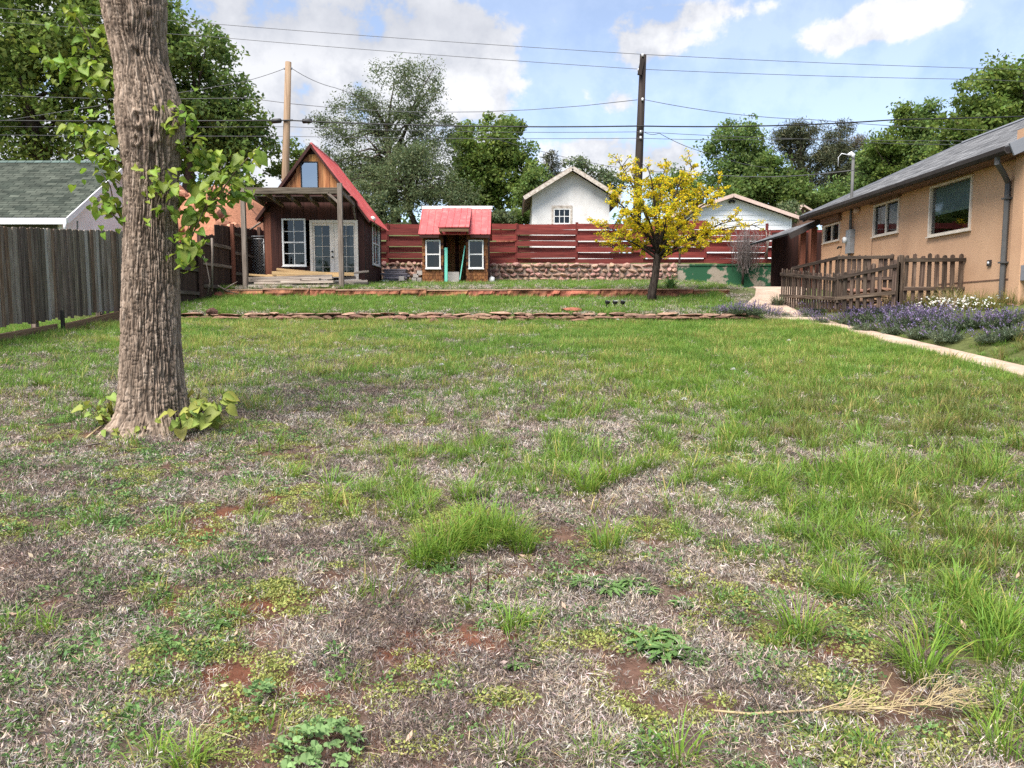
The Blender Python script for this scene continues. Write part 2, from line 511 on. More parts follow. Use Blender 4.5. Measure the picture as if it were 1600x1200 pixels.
leafmat('lav_flower', (0.145, 0.110, 0.215), (0.240, 0.195, 0.310), 0.2)
leafmat('white_flower', (0.66, 0.66, 0.60), (0.80, 0.80, 0.76), 0.2)
mat('twig', [(0.12, 0.095, 0.088), (0.20, 0.165, 0.155)], (8, 8, 8), rough=0.9)


# ------------------------------------------------------------------ mesh helpers
def link(o):
    COL.objects.link(o)
    return o


def tag(o, label=None, cat=None, group=None, kind=None):
    if label: o['label'] = label
    if cat: o['category'] = cat
    if group: o['group'] = group
    if kind: o['kind'] = kind
    return o


def thing(name, loc, label, cat, group=None):
    o = bpy.data.objects.new(name, None)
    o.location = loc
    o.empty_display_size = 0.2
    return tag(link(o), label, cat, group)


class MB:
    def __init__(s):
        s.v, s.f = [], []

    def add(s, vs, fs):
        b = len(s.v)
        s.v += [tuple(q) for q in vs]
        s.f += [tuple(b + i for i in q) for q in fs]
        return s

    def box(s, x0, x1, y0, y1, z0, z1):
        return s.add([(x0, y0, z0), (x1, y0, z0), (x1, y1, z0), (x0, y1, z0), (x0, y0, z1), (x1, y0, z1), (x1, y1, z1), (x0, y1, z1)],
                     [(0, 3, 2, 1), (4, 5, 6, 7), (0, 1, 5, 4), (1, 2, 6, 5), (2, 3, 7, 6), (3, 0, 4, 7)])

    def beam(s, p0, p1, w, t, side=(1, 0, 0)):
        """box from p0 to p1; w measured along `side`, t across"""
        p0, p1 = Vector(p0), Vector(p1)
        d = (p1 - p0).normalized()
        a = Vector(side)
        a = (a - d * a.dot(d)).normalized()
        b = d.cross(a)
        c = [(-1, -1), (1, -1), (1, 1), (-1, 1)]
        vs = [p + a * (i * w / 2) + b * (j * t / 2) for p in (p0, p1) for i, j in c]
        return s.add(vs, [(3, 2, 1, 0), (4, 5, 6, 7), (0, 1, 5, 4), (1, 2, 6, 5), (2, 3, 7, 6), (3, 0, 4, 7)])

    def prism(s, poly, dvec):
        """extrude a planar polygon"""
        n = len(poly)
        d = Vector(dvec)
        vs = [Vector(p) for p in poly] + [Vector(p) + d for p in poly]
        fs = [tuple(range(n - 1, -1, -1)), tuple(range(n, 2 * n))]
        fs += [(i, (i + 1) % n, n + (i + 1) % n, n + i) for i in range(n)]
        return s.add(vs, fs)

    def tube(s, pts, radii, n=8, cap=True):
        pts = [Vector(p) for p in pts]
        k = len(pts)
        if isinstance(radii, (int, float)):
            radii = [radii] * k
        vs, fs = [], []
        ref = Vector((0, 0, 1))
        for i, p in enumerate(pts):
            d = (pts[min(i + 1, k - 1)] - pts[max(i - 1, 0)]).normalized()
            if abs(d.dot(ref)) > 0.97:
                a = d.cross(Vector((0, 1, 0))).normalized()
            else:
                a = d.cross(ref).normalized()
            b = d.cross(a)
            for j in range(n):
                t = 2 * math.pi * j / n
                vs.append(p + (a * math.cos(t) + b * math.sin(t)) * radii[i])
        for i in range(k - 1):
            for j in range(n):
                q = (j + 1) % n
                fs.append((i * n + j, i * n + q, (i + 1) * n + q, (i + 1) * n + j))
        if cap:
            fs.append(tuple(range(n - 1, -1, -1)))
            fs.append(tuple(range((k - 1) * n, k * n)))
        return s.add(vs, fs)

    def mesh(s, name):
        me = bpy.data.meshes.new(name)
        me.from_pydata(s.v, [], s.f)
        me.update()
        return me

    def build(s, name, m, parent=None, smooth=False, origin=None):
        me = s.mesh(name)
        me.materials.append(MATS[m] if isinstance(m, str) else m)
        if smooth:
            me.polygons.foreach_set('use_smooth', [True] * len(me.polygons))
        return place(name, me, parent, origin)


def place(name, me, parent=None, origin=None, rot=None, scale=None):
    """link a mesh object; vertices are in world space unless origin is given (then local to it)"""
    o = bpy.data.objects.new(name, me)
    link(o)
    M = Matrix.Translation(Vector(origin) if origin is not None else Vector((0, 0, 0)))
    if rot is not None:
        M = M @ rot.to_4x4()
    if scale is not None:
        M = M @ Matrix.Diagonal((*scale, 1))
    if parent is not None:
        o.parent = parent
        # parents are unrotated empties or untransformed meshes: subtract their location chain
        p, off = parent, Vector((0, 0, 0))
        while p is not None:
            off += p.location
            p = p.parent
        M = Matrix.Translation(-off) @ M
    o.matrix_basis = M
    return o


def np_mesh(name, verts, faces, m, tint=None, smooth=False):
    """faces: (n,k) int array, k = 3 or 4"""
    me = bpy.data.meshes.new(name)
    verts = np.asarray(verts, np.float32)
    faces = np.asarray(faces, np.int32)
    k = faces.shape[1]
    me.vertices.add(len(verts))
    me.vertices.foreach_set('co', verts.ravel())
    me.loops.add(faces.size)
    me.loops.foreach_set('vertex_index', faces.ravel())
    me.polygons.add(len(faces))
    me.polygons.foreach_set('loop_start', np.arange(0, faces.size, k, dtype=np.int32))
    me.update(calc_edges=True)
    if smooth:
        me.polygons.foreach_set('use_smooth', np.ones(len(faces), bool))
    if tint is not None:
        a = me.attributes.new('tint', 'FLOAT_COLOR', 'POINT')
        c = np.ones((len(verts), 4), np.float32)
        c[:, :tint.shape[1]] = tint
        a.data.foreach_set('color', c.ravel())
    me.materials.append(MATS[m] if isinstance(m, str) else m)
    return me


def board(name, parent, p0, p1, w, t, m, side=(1, 0, 0), top='flat', jitter=0.0):
    """one board with its length along its own Z; top can be dog-eared or rounded"""
    p0, p1 = Vector(p0), Vector(p1)
    d = p1 - p0
    Ln = d.length
    d.normalize()
    a = Vector(side)
    a = (a - d * a.dot(d)).normalized()
    b = d.cross(a)
    R = Matrix((a, b, d)).transposed()
    h = w / 2
    e = min(0.12 * t, 0.004)
    if top == 'round':
        poly = [(-h, 0), (h, 0), (h, Ln - h * 0.9), (h * 0.72, Ln - h * 0.28), (0, Ln), (-h * 0.72, Ln - h * 0.28), (-h, Ln - h * 0.9)]
    elif top == 'dog':
        poly = [(-h, 0), (h, 0), (h, Ln - h * 0.3), (h * 0.72, Ln), (-h * 0.72, Ln), (-h, Ln - h * 0.3)]
    else:
        j1, j2 = random.uniform(-jitter, jitter), random.uniform(-jitter, jitter)
        poly = [(-h, j1), (h, -j1), (h, Ln + j2), (-h, Ln - j2)]
    mb = MB()
    n = len(poly)
    cx_ = sum(p[0] for p in poly) / n
    cz_ = sum(p[1] for p in poly) / n
    ins = lambda p: (p[0] - math.copysign(min(e, abs(p[0] - cx_)), p[0] - cx_), p[1] - math.copysign(e, p[1] - cz_))
    rings = [[(*(ins(p)), -t / 2) for p in poly], [(*p, -t / 2 + e) for p in poly], [(*p, t / 2 - e) for p in poly], [(*(ins(p)), t / 2) for p in poly]]
    vs = [(x, y, z) for r in rings for (x, z, y) in r]
    fs = [tuple(range(n)), tuple(range(4 * n - 1, 3 * n - 1, -1))]
    for r in range(3):
        fs += [(r * n + i, (r + 1) * n + i, (r + 1) * n + (i + 1) % n, r * n + (i + 1) % n) for i in range(n)]
    mb.add(vs, fs)
    me = mb.mesh(name)
    me.materials.append(MATS[m])
    return place(name, me, parent, p0, R)


def wall_panel(mb, O, U, V, N, u0, u1, v0, v1, holes, t):
    """wall in the plane O + u U + v V, thickness t behind N, with rectangular holes"""
    O, U, V, N = Vector(O), Vector(U), Vector(V), Vector(N)
    us = sorted({u0, u1, *[h[0] for h in holes], *[h[1] for h in holes]})
    vs_ = sorted({v0, v1, *[h[2] for h in holes], *[h[3] for h in holes]})
    inside = lambda u, v: any(h[0] < u < h[1] and h[2] < v < h[3] for h in holes)
    cells = {}
    for i in range(len(us) - 1):
        for j in range(len(vs_) - 1):
            cells[i, j] = not inside((us[i] + us[i + 1]) / 2, (vs_[j] + vs_[j + 1]) / 2)
    P = lambda u, v, d: O + U * u + V * v - N * d
    for (i, j), on in cells.items():
        if not on:
            continue
        a, b, c, d = us[i], us[i + 1], vs_[j], vs_[j + 1]
        for dd in (0, t):
            q = [P(a, c, dd), P(b, c, dd), P(b, d, dd), P(a, d, dd)]
            mb.add(q, [(0, 1, 2, 3)] if dd == 0 else [(3, 2, 1, 0)])
        for (di, dj, e0, e1) in ((-1, 0, (a, c), (a, d)), (1, 0, (b, d), (b, c)), (0, -1, (b, c), (a, c)), (0, 1, (a, d), (b, d))):
            if not cells.get((i + di, j + dj), False):
                mb.add([P(*e0, 0), P(*e1, 0), P(*e1, t), P(*e0, t)], [(0, 1, 2, 3)])
    return mb


def window(parent, O, U, N, u0, u1, v0, v1, m='white_paint', glass='glass_dark', fw=0.05, sashes=1, cols=1, rows=1, bar=0.018,
           proud=0.025, depth=0.10, split='v', backing=None):
    """frame ring, sash bars, muntins and one pane per light"""
    O, U, N = Vector(O), Vector(U).normalized(), Vector(N).normalized()
    V = Vector((0, 0, 1))
    P = lambda u, v, d: O + U * u + V * v + N * d

    def bx(mb, a, b, c, d, n0, n1):
        vs = [P(a, c, n0), P(b, c, n0), P(b, d, n0), P(a, d, n0), P(a, c, n1), P(b, c, n1), P(b, d, n1), P(a, d, n1)]
        return mb.add(vs, [(0, 3, 2, 1), (4, 5, 6, 7), (0, 1, 5, 4), (1, 2, 6, 5), (2, 3, 7, 6), (3, 0, 4, 7)])
    mb = MB()
    bx(mb, u0, u1, v0, v0 + fw, -depth, proud)
    bx(mb, u0, u1, v1 - fw, v1, -depth, proud)
    bx(mb, u0, u0 + fw, v0 + fw, v1 - fw, -depth, proud)
    bx(mb, u1 - fw, u1, v0 + fw, v1 - fw, -depth, proud)
    fr = mb.build('window', m, parent)
    ss = bx(MB(), u0 - 0.02, u1 + 0.02, v0 - 0.025, v0 - 0.002, -0.02, proud + 0.03)
    ss.build('sill', m, fr)
    iu0, iu1, iv0, iv1 = u0 + fw, u1 - fw, v0 + fw, v1 - fw
    for s_ in range(sashes):
        if split == 'v':
            a0, a1 = iu0, iu1
            b0, b1 = iv0 + (iv1 - iv0) * s_ / sashes, iv0 + (iv1 - iv0) * (s_ + 1) / sashes
        else:
            a0, a1 = iu0 + (iu1 - iu0) * s_ / sashes, iu0 + (iu1 - iu0) * (s_ + 1) / sashes
            b0, b1 = iv0, iv1
        if s_:
            mr = MB()
            if split == 'v':
                bx(mr, a0, a1, b0 - 0.02, b0 + 0.02, -0.05, 0.012)
            else:
                bx(mr, a0 - 0.02, a0 + 0.02, b0, b1, -0.05, 0.012)
            mr.build('meeting_rail', m, fr)
        for i in range(1, cols):
            q = a0 + (a1 - a0) * i / cols
            bx(MB(), q - bar / 2, q + bar / 2, b0, b1, -0.045, -0.005).build('muntin', m, fr)
        for j in range(1, rows):
            q = b0 + (b1 - b0) * j / rows
            for i in range(cols):
                ca, cb = a0 + (a1 - a0) * i / cols + (bar / 2 if i else 0), a0 + (a1 - a0) * (i + 1) / cols - (bar / 2 if i < cols - 1 else 0)
                bx(MB(), ca, cb, q - bar / 2, q + bar / 2, -0.043, -0.007).build('muntin', m, fr)
        for i in range(cols):
            for j in range(rows):
                ca, cb = a0 + (a1 - a0) * i / cols, a0 + (a1 - a0) * (i + 1) / cols
                cc, cd = b0 + (b1 - b0) * j / rows, b0 + (b1 - b0) * (j + 1) / rows
                MB().add([P(ca, cc, -0.026), P(cb, cc, -0.026), P(cb, cd, -0.026), P(ca, cd, -0.026)], [(0, 1, 2, 3) if U.cross(V).dot(N) > 0 else (3, 2, 1, 0)]).build('pane', glass, fr)
    return fr


# ------------------------------------------------------------------ what grows where on the lawn
def cover(X, Y):
    """long grass, short lawn, moss, bare thatch (0..1) at ground points"""
    px, py = project(X, Y, gh(X, Y))
    n1 = fbm(X * 0.9 + 5, Y * 0.9, 0, 4)
    n2 = fbm(X * 2.3 - 3, Y * 2.3 + 8, 3, 4)
    n3 = fbm(X * 5.0 + 11, Y * 5.0, 6, 3)
    xb = np.interp(py, [480, 540, 600, 650, 700, 750, 800, 850, 900, 950, 1000, 1100, 1200],
                   [900, 940, 960, 990, 1030, 1060, 1100, 1150, 1215, 1330, 1500, 1700, 1800])
    long_ = 1 / (1 + np.exp(-((px - xb) / 55 + (n1 - 0.5) * 9 + (n2 - 0.5) * 6)))
    # thin, dry strips inside the long grass
    strip = np.exp(-((py - 715) / 22) ** 2) * sstep(1050, 1250, px) * 0.75 + np.exp(-(((px - 1080) / 70) ** 2 + ((py - 640) / 22) ** 2)) * 0.7
    long_ = long_ * (1 - np.clip(strip * (0.6 + 1.2 * (n3 - 0.3)), 0, 0.9))
    mid = np.exp(-(((px - 820) / 240) ** 2 + ((py - 700 + (px - 820) * 0.22) / 75) ** 2)) * 1.25
    long_ = np.maximum(long_, mid * sstep(0.40, 0.56, n2))
    long_ = np.clip(long_, 0, 1)
    lawn = sstep(606, 528, py + (n1 - 0.5) * 130 + (n3 - 0.5) * 85)
    left = sstep(760, 560, py + (n1 - 0.5) * 90) * sstep(560, 300, px) * 0.55
    thin = 0.42 * sstep(700, 600, py) * sstep(0.38, 0.58, n3)
    lawn = np.clip(np.maximum(np.maximum(lawn, thin), left * sstep(0.30, 0.62, n3)), 0, 1)
    moss = sstep(0.49, 0.60, n2) * sstep(600, 680, py) * (1 - 0.85 * long_)
    moss = np.maximum(moss, np.exp(-(((px - 90) / 170) ** 2 + ((py - 745) / 60) ** 2)) * sstep(0.36, 0.55, n2))
    bare = sstep(0.61, 0.72, fbm(X * 2.6 + 31, Y * 2.6 - 4, 9, 4)) * sstep(620, 760, py)
    dt = np.hypot(X + 3.27, (Y - 6.75) * 1.2)
    foot = np.exp(-(dt / 0.5) ** 2)
    bare = np.maximum(bare, 0.85 * foot)
    moss, lawn = moss * (1 - foot), lawn * (1 - foot)
    thatch = np.clip(1 - 0.55 * long_ - 0.8 * lawn - 0.75 * moss, 0, 1) * (1 - 0.55 * bare)
    return long_, lawn, moss, thatch, bare


# ------------------------------------------------------------------ ground sheet
def graded(parts):
    out = []
    for a, b, s in parts:
        out.append(np.arange(a, b, s))
    return np.unique(np.round(np.concatenate(out), 4))


gx = graded([(-600, -60, 45), (-60, -14, 2.0), (-14, -9, 0.3), (-9, 9.6, 0.075), (9.6, 16, 0.4), (16, 60, 3), (60, 601, 45)])
gy = graded([(-60, 0, 6), (0, 1.5, 0.3), (1.5, 7, 0.05), (7, 30, 0.075), (30, 60, 0.6), (60, 120, 6), (120, 900, 40)])
GX, GY = np.meshgrid(gx, gy)
GZ = gh(GX, GY)
near = sstep(30, 12, GY) * sstep(14, 9, np.abs(GX))
GZ = GZ + near * ((fbm(GX * 1.3, GY * 1.3, 1, 3) - 0.5) * 0.07 + (fbm(GX * 9, GY * 9, 2, 2) - 0.5) * 0.025) - 0.01
# room for paths, houses and walls stays level enough
nyy, nxx = GX.shape
V = np.stack([GX.ravel(), GY.ravel(), GZ.ravel()], 1)
ii = np.arange(nyy * nxx).reshape(nyy, nxx)
Fq = np.stack([ii[:-1, :-1].ravel(), ii[:-1, 1:].ravel(), ii[1:, 1:].ravel(), ii[1:, :-1].ravel()], 1)
cl, cs, cm, ct, cb = cover(GX.ravel(), np.maximum(GY.ravel(), 1.6))
n_f = fbm(GX.ravel() * 6, GY.ravel() * 6, 4, 3)[:, None]
soil = np.array([0.085, 0.044, 0.031]) * (0.7 + 0.7 * n_f)
red_soil = np.array([0.125, 0.046, 0.026]) * (0.8 + 0.4 * n_f)
grey = np.array([0.110, 0.078, 0.062]) * (0.6 + 0.8 * n_f)
greenc = np.array([0.075, 0.105, 0.030]) * (0.7 + 0.6 * n_f)
c = soil * (1 - ct[:, None]) + grey * ct[:, None]
c = c * (1 - cb[:, None] * 0.75) + red_soil * cb[:, None] * 0.75
gm = np.clip(0.75 * np.maximum(cl, cs), 0, 1)[:, None]
c = c * (1 - gm) + greenc * gm
gyv, gxv = GY.ravel(), GX.ravel()
far = sstep(Y3, Y3 + 1, gyv)[:, None]
farc = np.array([0.085, 0.098, 0.042]) * (0.6 + 0.8 * fbm(gxv * 0.9, gyv * 0.9, 2, 4))[:, None]
c = c * (1 - far) + farc * far
redb = (sstep(27, 29, gyv) * sstep(8.4, 9.6, -gxv) * sstep(24, 17, -gxv) * (1 - sstep(38, 44, gyv)))[:, None]
c = c * (1 - redb) + np.array([0.33, 0.150, 0.090]) * (0.5 + 1.0 * n_f) * redb
t23 = (sstep(Y1, Y1 + 0.3, gyv) * sstep(Y3 + 0.1, Y3, gyv))[:, None] * (np.abs(gxv) < 9)[:, None]
tc_ = np.array([0.095, 0.105, 0.045]) * (0.6 + 0.8 * n_f)
c = c * (1 - t23) + tc_ * t23
mat('ground', [(0.75, 0.75, 0.75), (1.0, 1.0, 1.0), (1.25, 1.25, 1.25)], (14, 14, 14), attr='tint', bump=0.9, bscale=(45, 45, 45), bdist=0.02, rough=0.95, spec=0.1)
g_me = np_mesh('ground', V, Fq, 'ground', np.clip(c, 0, 1), smooth=True)
ground = tag(place('ground', g_me), kind='structure')
ground['label'] = 'sloping yard ground of red soil, dry thatch and grass'


# ------------------------------------------------------------------ path strip beside the lavender bed, flagstone apron
def strip_mesh(left, right, z=0.03, sub=8):
    vs, fs = [], []
    pl, pr = [], []
    for k in range(len(left) - 1):
        for q in range(sub):
            t = q / sub
            pl.append(Vector(left[k]).lerp(Vector(left[k + 1]), t))
            pr.append(Vector(right[k]).lerp(Vector(right[k + 1]), t))
    pl.append(Vector(left[-1]))
    pr.append(Vector(right[-1]))
    W = 6
    for a, b in zip(pl, pr):
        for w in range(W + 1):
            p = a.lerp(b, w / W)
            vs.append((p.x, p.y, H(p.x, p.y) + z))
    n = len(pl)
    for i in range(n - 1):
        for w in range(W):
            q = i * (W + 1) + w
            fs.append((q, q + 1, q + W + 2, q + W + 1))
    top = len(vs)
    vs2 = [(x, y, zz - 0.12) for (x, y, zz) in vs]
    vs += vs2
    for i in range(n - 1):
        a, b = i * (W + 1), (i + 1) * (W + 1)
        fs.append((a, b, b + top, a + top))
        fs.append((b + W, a + W, a + W + top, b + W + top))
    fs.append((W, 0, top, W + top))
    return MB().add(vs, fs)


strip_mesh([(6.45, 6.5, 0), (6.45, 10, 0), (6.45, 13, 0), (6.35, 15, 0), (6.0, 16.6, 0), (5.55, 17.8, 0)],
           [(7.0, 6.5, 0), (7.0, 10, 0), (6.98, 13, 0), (6.95, 15, 0), (6.9, 16.6, 0), (6.95, 17.8, 0)], 0.035).build('path', 'path_stone').__setitem__('kind', 'structure')
strip_mesh([(5.5, 17.85, 0), (5.7, 19.2, 0), (6.6, 21, 0), (7.1, 22.5, 0), (7.6, 25, 0)],
           [(6.9, 17.85, 0), (7.0, 19.2, 0), (7.9, 21, 0), (8.6, 22.5, 0), (9.0, 25, 0)], 0.03).build('path', 'path_stone').__setitem__('kind', 'structure')

# ------------------------------------------------------------------ scatter with geometry nodes
def scatter_group():
    ng = bpy.data.node_groups.new('scatter', 'GeometryNodeTree')
    ng.interface.new_socket('Geometry', in_out='INPUT', socket_type='NodeSocketGeometry')
    ng.interface.new_socket('Kinds', in_out='INPUT', socket_type='NodeSocketCollection')
    ng.interface.new_socket('Geometry', in_out='OUTPUT', socket_type='NodeSocketGeometry')
    N, L = ng.nodes, ng.links
    gi, go = N.new('NodeGroupInput'), N.new('NodeGroupOutput')
    ci = N.new('GeometryNodeCollectionInfo')
    ci.inputs['Separate Children'].default_value = True
    ci.inputs['Reset Children'].default_value = True
    L.new(gi.outputs['Kinds'], ci.inputs['Collection'])
    ip = N.new('GeometryNodeInstanceOnPoints')
    ip.inputs['Pick Instance'].default_value = True
    for nm, ty, sock in (('idx', 'INT', 'Instance Index'), ('rot', 'FLOAT_VECTOR', 'Rotation'), ('scl', 'FLOAT', 'Scale')):
        na = N.new('GeometryNodeInputNamedAttribute')
        na.data_type = ty
        na.inputs['Name'].default_value = nm
        L.new(na.outputs['Attribute'], ip.inputs[sock])
    L.new(gi.outputs['Geometry'], ip.inputs['Points'])
    L.new(ci.outputs[0], ip.inputs['Instance'])
    L.new(ip.outputs[0], go.inputs['Geometry'])
    return ng


SCATTER = scatter_group()


def scatter(name, label, cat, pts, meshes, smin, smax, tilt=0.15, sscale=None):
    coll = bpy.data.collections.new('kinds_' + name)
    for k, me in enumerate(meshes):
        coll.objects.link(bpy.data.objects.new('%s_kind_%02d' % (name, k), me))
    n = len(pts)
    me = bpy.data.meshes.new(name)
    me.vertices.add(n)
    me.vertices.foreach_set('co', np.asarray(pts, np.float32).ravel())
    r = np.stack([RNG.normal(0, tilt, n), RNG.normal(0, tilt, n), RNG.uniform(0, 6.283, n)], 1).astype(np.float32)
    me.attributes.new('rot', 'FLOAT_VECTOR', 'POINT').data.foreach_set('vector', r.ravel())
    s = RNG.uniform(smin, smax, n).astype(np.float32)
    if sscale is not None:
        s *= sscale.astype(np.float32)
    me.attributes.new('scl', 'FLOAT', 'POINT').data.foreach_set('value', s)
    me.attributes.new('idx', 'INT', 'POINT').data.foreach_set('value', RNG.integers(0, len(meshes), n).astype(np.int32))
    o = place(name, me)
    md = o.modifiers.new('scatter', 'NODES')
    md.node_group = SCATTER
    for it in SCATTER.interface.items_tree:
        if it.name == 'Kinds':
            md[it.identifier] = coll
    return tag(o, label, cat, kind='stuff')


def blades(name, m, n, hmin, hmax, radius, width, lean, tint_lo=0.8, tint_hi=1.25, dead=0.08, segs=3, seed=0, flat=False, curl=0.5):
    """a tuft of tapering curved blades; colour varies from blade to blade"""
    r = np.random.default_rng(seed)
    ang = r.uniform(0, 6.283, n)
    rad = radius * np.sqrt(r.uniform(0, 1, n))
    bx_, by_ = rad * np.cos(ang), rad * np.sin(ang)
    out = ang + r.normal(0, 0.7, n)
    h = r.uniform(hmin, hmax, n)
    ln = lean * r.uniform(0.25, 1.3, n)
    wdt = width * r.uniform(0.7, 1.3, n)
    rows = segs + 1
    vs = np.zeros((n, rows * 2 - 1, 3))
    tint = np.zeros((n, rows * 2 - 1, 3))
    base = r.uniform(tint_lo, tint_hi, n)
    isdead = r.uniform(0, 1, n) < dead
    col = np.stack([base * r.uniform(0.85, 1.25, n), base, base * r.uniform(0.75, 1.2, n)], 1)
    col[isdead] = np.array([2.3, 1.25, 2.2]) * base[isdead][:, None]
    dx, dy = np.cos(out), np.sin(out)
    for k in range(rows):
        t = k / segs
        a = ln * t
        dist = h * (np.sin(a) * t + curl * ln * t * t * 0.3)
        zz = h * t * np.cos(a * 0.9)
        if flat:
            zz = zz * 0.12 + 0.004
            dist = h * t
        px_, py_ = bx_ + dx * dist, by_ + dy * dist
        w = wdt * (1 - 0.75 * t) * 0.5
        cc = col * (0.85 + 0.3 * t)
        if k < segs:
            vs[:, 2 * k] = np.stack([px_ - dy * w, py_ + dx * w, zz], 1)
            vs[:, 2 * k + 1] = np.stack([px_ + dy * w, py_ - dx * w, zz], 1)
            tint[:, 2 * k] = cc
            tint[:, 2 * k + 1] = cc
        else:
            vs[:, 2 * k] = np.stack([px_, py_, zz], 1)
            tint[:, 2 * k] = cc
    per = rows * 2 - 1
    base_i = (np.arange(n) * per)[:, None]
    fs = []
    for k in range(segs - 1):
        fs.append(base_i + np.array([[2 * k, 2 * k + 1, 2 * k + 3]]))
        fs.append(base_i + np.array([[2 * k, 2 * k + 3, 2 * k + 2]]))
    k = segs - 1
    fs.append(base_i + np.array([[2 * k, 2 * k + 1, 2 * k + 2]]))
    fs = np.concatenate(fs, 0)
    return np_mesh(name, vs.reshape(-1, 3), fs, m, np.clip(tint.reshape(-1, 3), 0, 4))


def sprigs(name, m, n, radius, height, leaf, seed, lo=0.75, hi=1.3, up=0.5, narrow=0.45):
    """a low sprig cushion: small leaf-shaped faces at many tilts"""
    r = np.random.default_rng(seed)
    a = r.uniform(0, 6.283, n)
    q = radius * np.sqrt(r.uniform(0, 1, n))
    p = np.stack([q * np.cos(a), q * np.sin(a), r.uniform(0.0, height, n) * (1 - 0.5 * q / radius)], 1)
    d = np.stack([r.normal(0, 1, n), r.normal(0, 1, n), np.abs(r.normal(0, 1, n)) * up], 1)
    d /= np.linalg.norm(d, axis=1)[:, None]
    s = np.cross(d, r.normal(0, 1, (n, 3)) + np.array([0, 0, 0.0]))
    s /= np.linalg.norm(s, axis=1)[:, None] + 1e-6
    ln = leaf * r.uniform(0.6, 1.4, n)[:, None]
    w = ln * narrow
    nrm = np.cross(d, s)
    vs = np.stack([p, p + d * ln * 0.5 + s * w * 0.5 + nrm * ln * 0.08, p + d * ln, p + d * ln * 0.5 - s * w * 0.5 + nrm * ln * 0.08], 1)
    col = r.uniform(lo, hi, n)[:, None] * np.stack([r.uniform(0.88, 1.15, n), np.ones(n), r.uniform(0.85, 1.2, n)], 1)
    fs = np.arange(n * 4).reshape(n, 4)
    return np_mesh(name, vs.reshape(-1, 3), fs, m, np.repeat(col, 4, 0))


def sample(n, y0, y1, xl=None, xr=None):
    """random ground points inside the wedge the photo sees (plus a margin)"""
    Y = np.sqrt(RNG.uniform(y0 ** 2, y1 ** 2, n)) if y1 < Y1 + 0.1 else RNG.uniform(y0, y1, n)
    lim = 0.74 * Y + 1.2
    X = RNG.uniform(-1, 1, n) * lim
    lo = -7.95 if xl is None else xl
    hi = 6.42 if xr is None else xr
    k = (X > lo) & (X < hi)
    return X[k], Y[k]


def pts3(X, Y, dz=-0.012):
    nb = sstep(30, 12, Y) * sstep(14, 9, np.abs(X))
    z = gh(X, Y) + nb * (fbm(X * 1.3, Y * 1.3, 1, 3) - 0.5) * 0.07
    return np.stack([X, Y, z + dz], 1)


TRUNK_XY = at(237, 668, 7.0)


def keep(X, Y, prob):
    k = RNG.uniform(0, 1, len(X)) < prob
    k &= np.hypot(X - TRUNK_XY.x, Y - TRUNK_XY.y) > 0.33
    return X[k], Y[k]


# dry thatch: short curled grey stems in paler and browner patches, thinner under the grass
th = [sprigs('thatch_stems', 'thatch', 120, 0.080, 0.036, 0.023, 100 + k, lo=0.18, hi=1.75, up=1.0, narrow=0.12) for k in range(4)]
th += [blades('thatch_stems', 'thatch', 60, 0.014, 0.036, 0.075, 0.0028, 1.5, 0.45, 1.35, 0.0, 3, 106 + k, curl=1.5) for k in range(2)]
tb = [sprigs('thatch_stems', 'thatch_brown', 110, 0.080, 0.036, 0.022, 120 + k, lo=0.25, hi=1.9, up=1.0, narrow=0.13) for k in range(4)]
X, Y = sample(74000, 1.7, 17)
_, _, M_, T, B_ = cover(X, Y)
fine_gap = np.clip(0.30 + 3.4 * (fbm(X * 11, Y * 11, 7, 2) - 0.34), 0.10, 1)
X, Y = keep(X, Y, np.clip(T * 1.1, 0.03, 1) * np.interp(Y, [2, 6, 17], [1, 0.8, 0.5]) * fine_gap)
br = RNG.uniform(0, 1, len(X)) < sstep(0.42, 0.60, fbm(X * 3.4 + 40, Y * 3.4, 2, 4)) * 0.75 + 0.08
ss = np.interp(Y, [2, 5, 17], [0.85, 1.0, 1.6])
scatter('dry_thatch', 'grey dry stems matted over the bare soil of the lawn', 'dry grass', pts3(X[~br], Y[~br]), th, 0.7, 1.5, 0.25, sscale=ss[~br])
scatter('brown_thatch', 'mauve brown dry stems in patches between the paler thatch', 'dry grass', pts3(X[br], Y[br]), tb, 0.7, 1.5, 0.25, sscale=ss[br])
# pale straw lying flat
stw = [blades('straw_stems', 'straw', 5, 0.04, 0.11, 0.10, 0.0026, 1.5, 0.6, 1.2, 0.0, 3, 140 + k, flat=True) for k in range(4)]
X, Y = sample(6000, 1.7, 17)
_, _, _, T, B = cover(X, Y)
X, Y = keep(X, Y, 0.2 + 0.6 * T)
scatter('loose_straw', 'pale straw stems lying flat across the lawn', 'straw', pts3(X, Y, 0.008), stw, 0.6, 1.3, 0.08)
# moss-like yellow green cushions
ms = [sprigs('moss_sprigs', 'moss', 130, 0.06, 0.020, 0.0095, 160 + k, narrow=0.8) for k in range(4)]
X, Y = sample(44000, 1.7, 13)
_, _, M_, _, _ = cover(X, Y)
X, Y = keep(X, Y, np.clip(M_, 0, 1) * np.clip(0.2 + 1.6 * (fbm(X * 7, Y * 7, 2, 2) - 0.35), 0, 1))
scatter('yellow_moss', 'yellow green mossy patches creeping over the soil', 'moss', pts3(X, Y, 0.002), ms, 0.6, 1.4, 0.1)
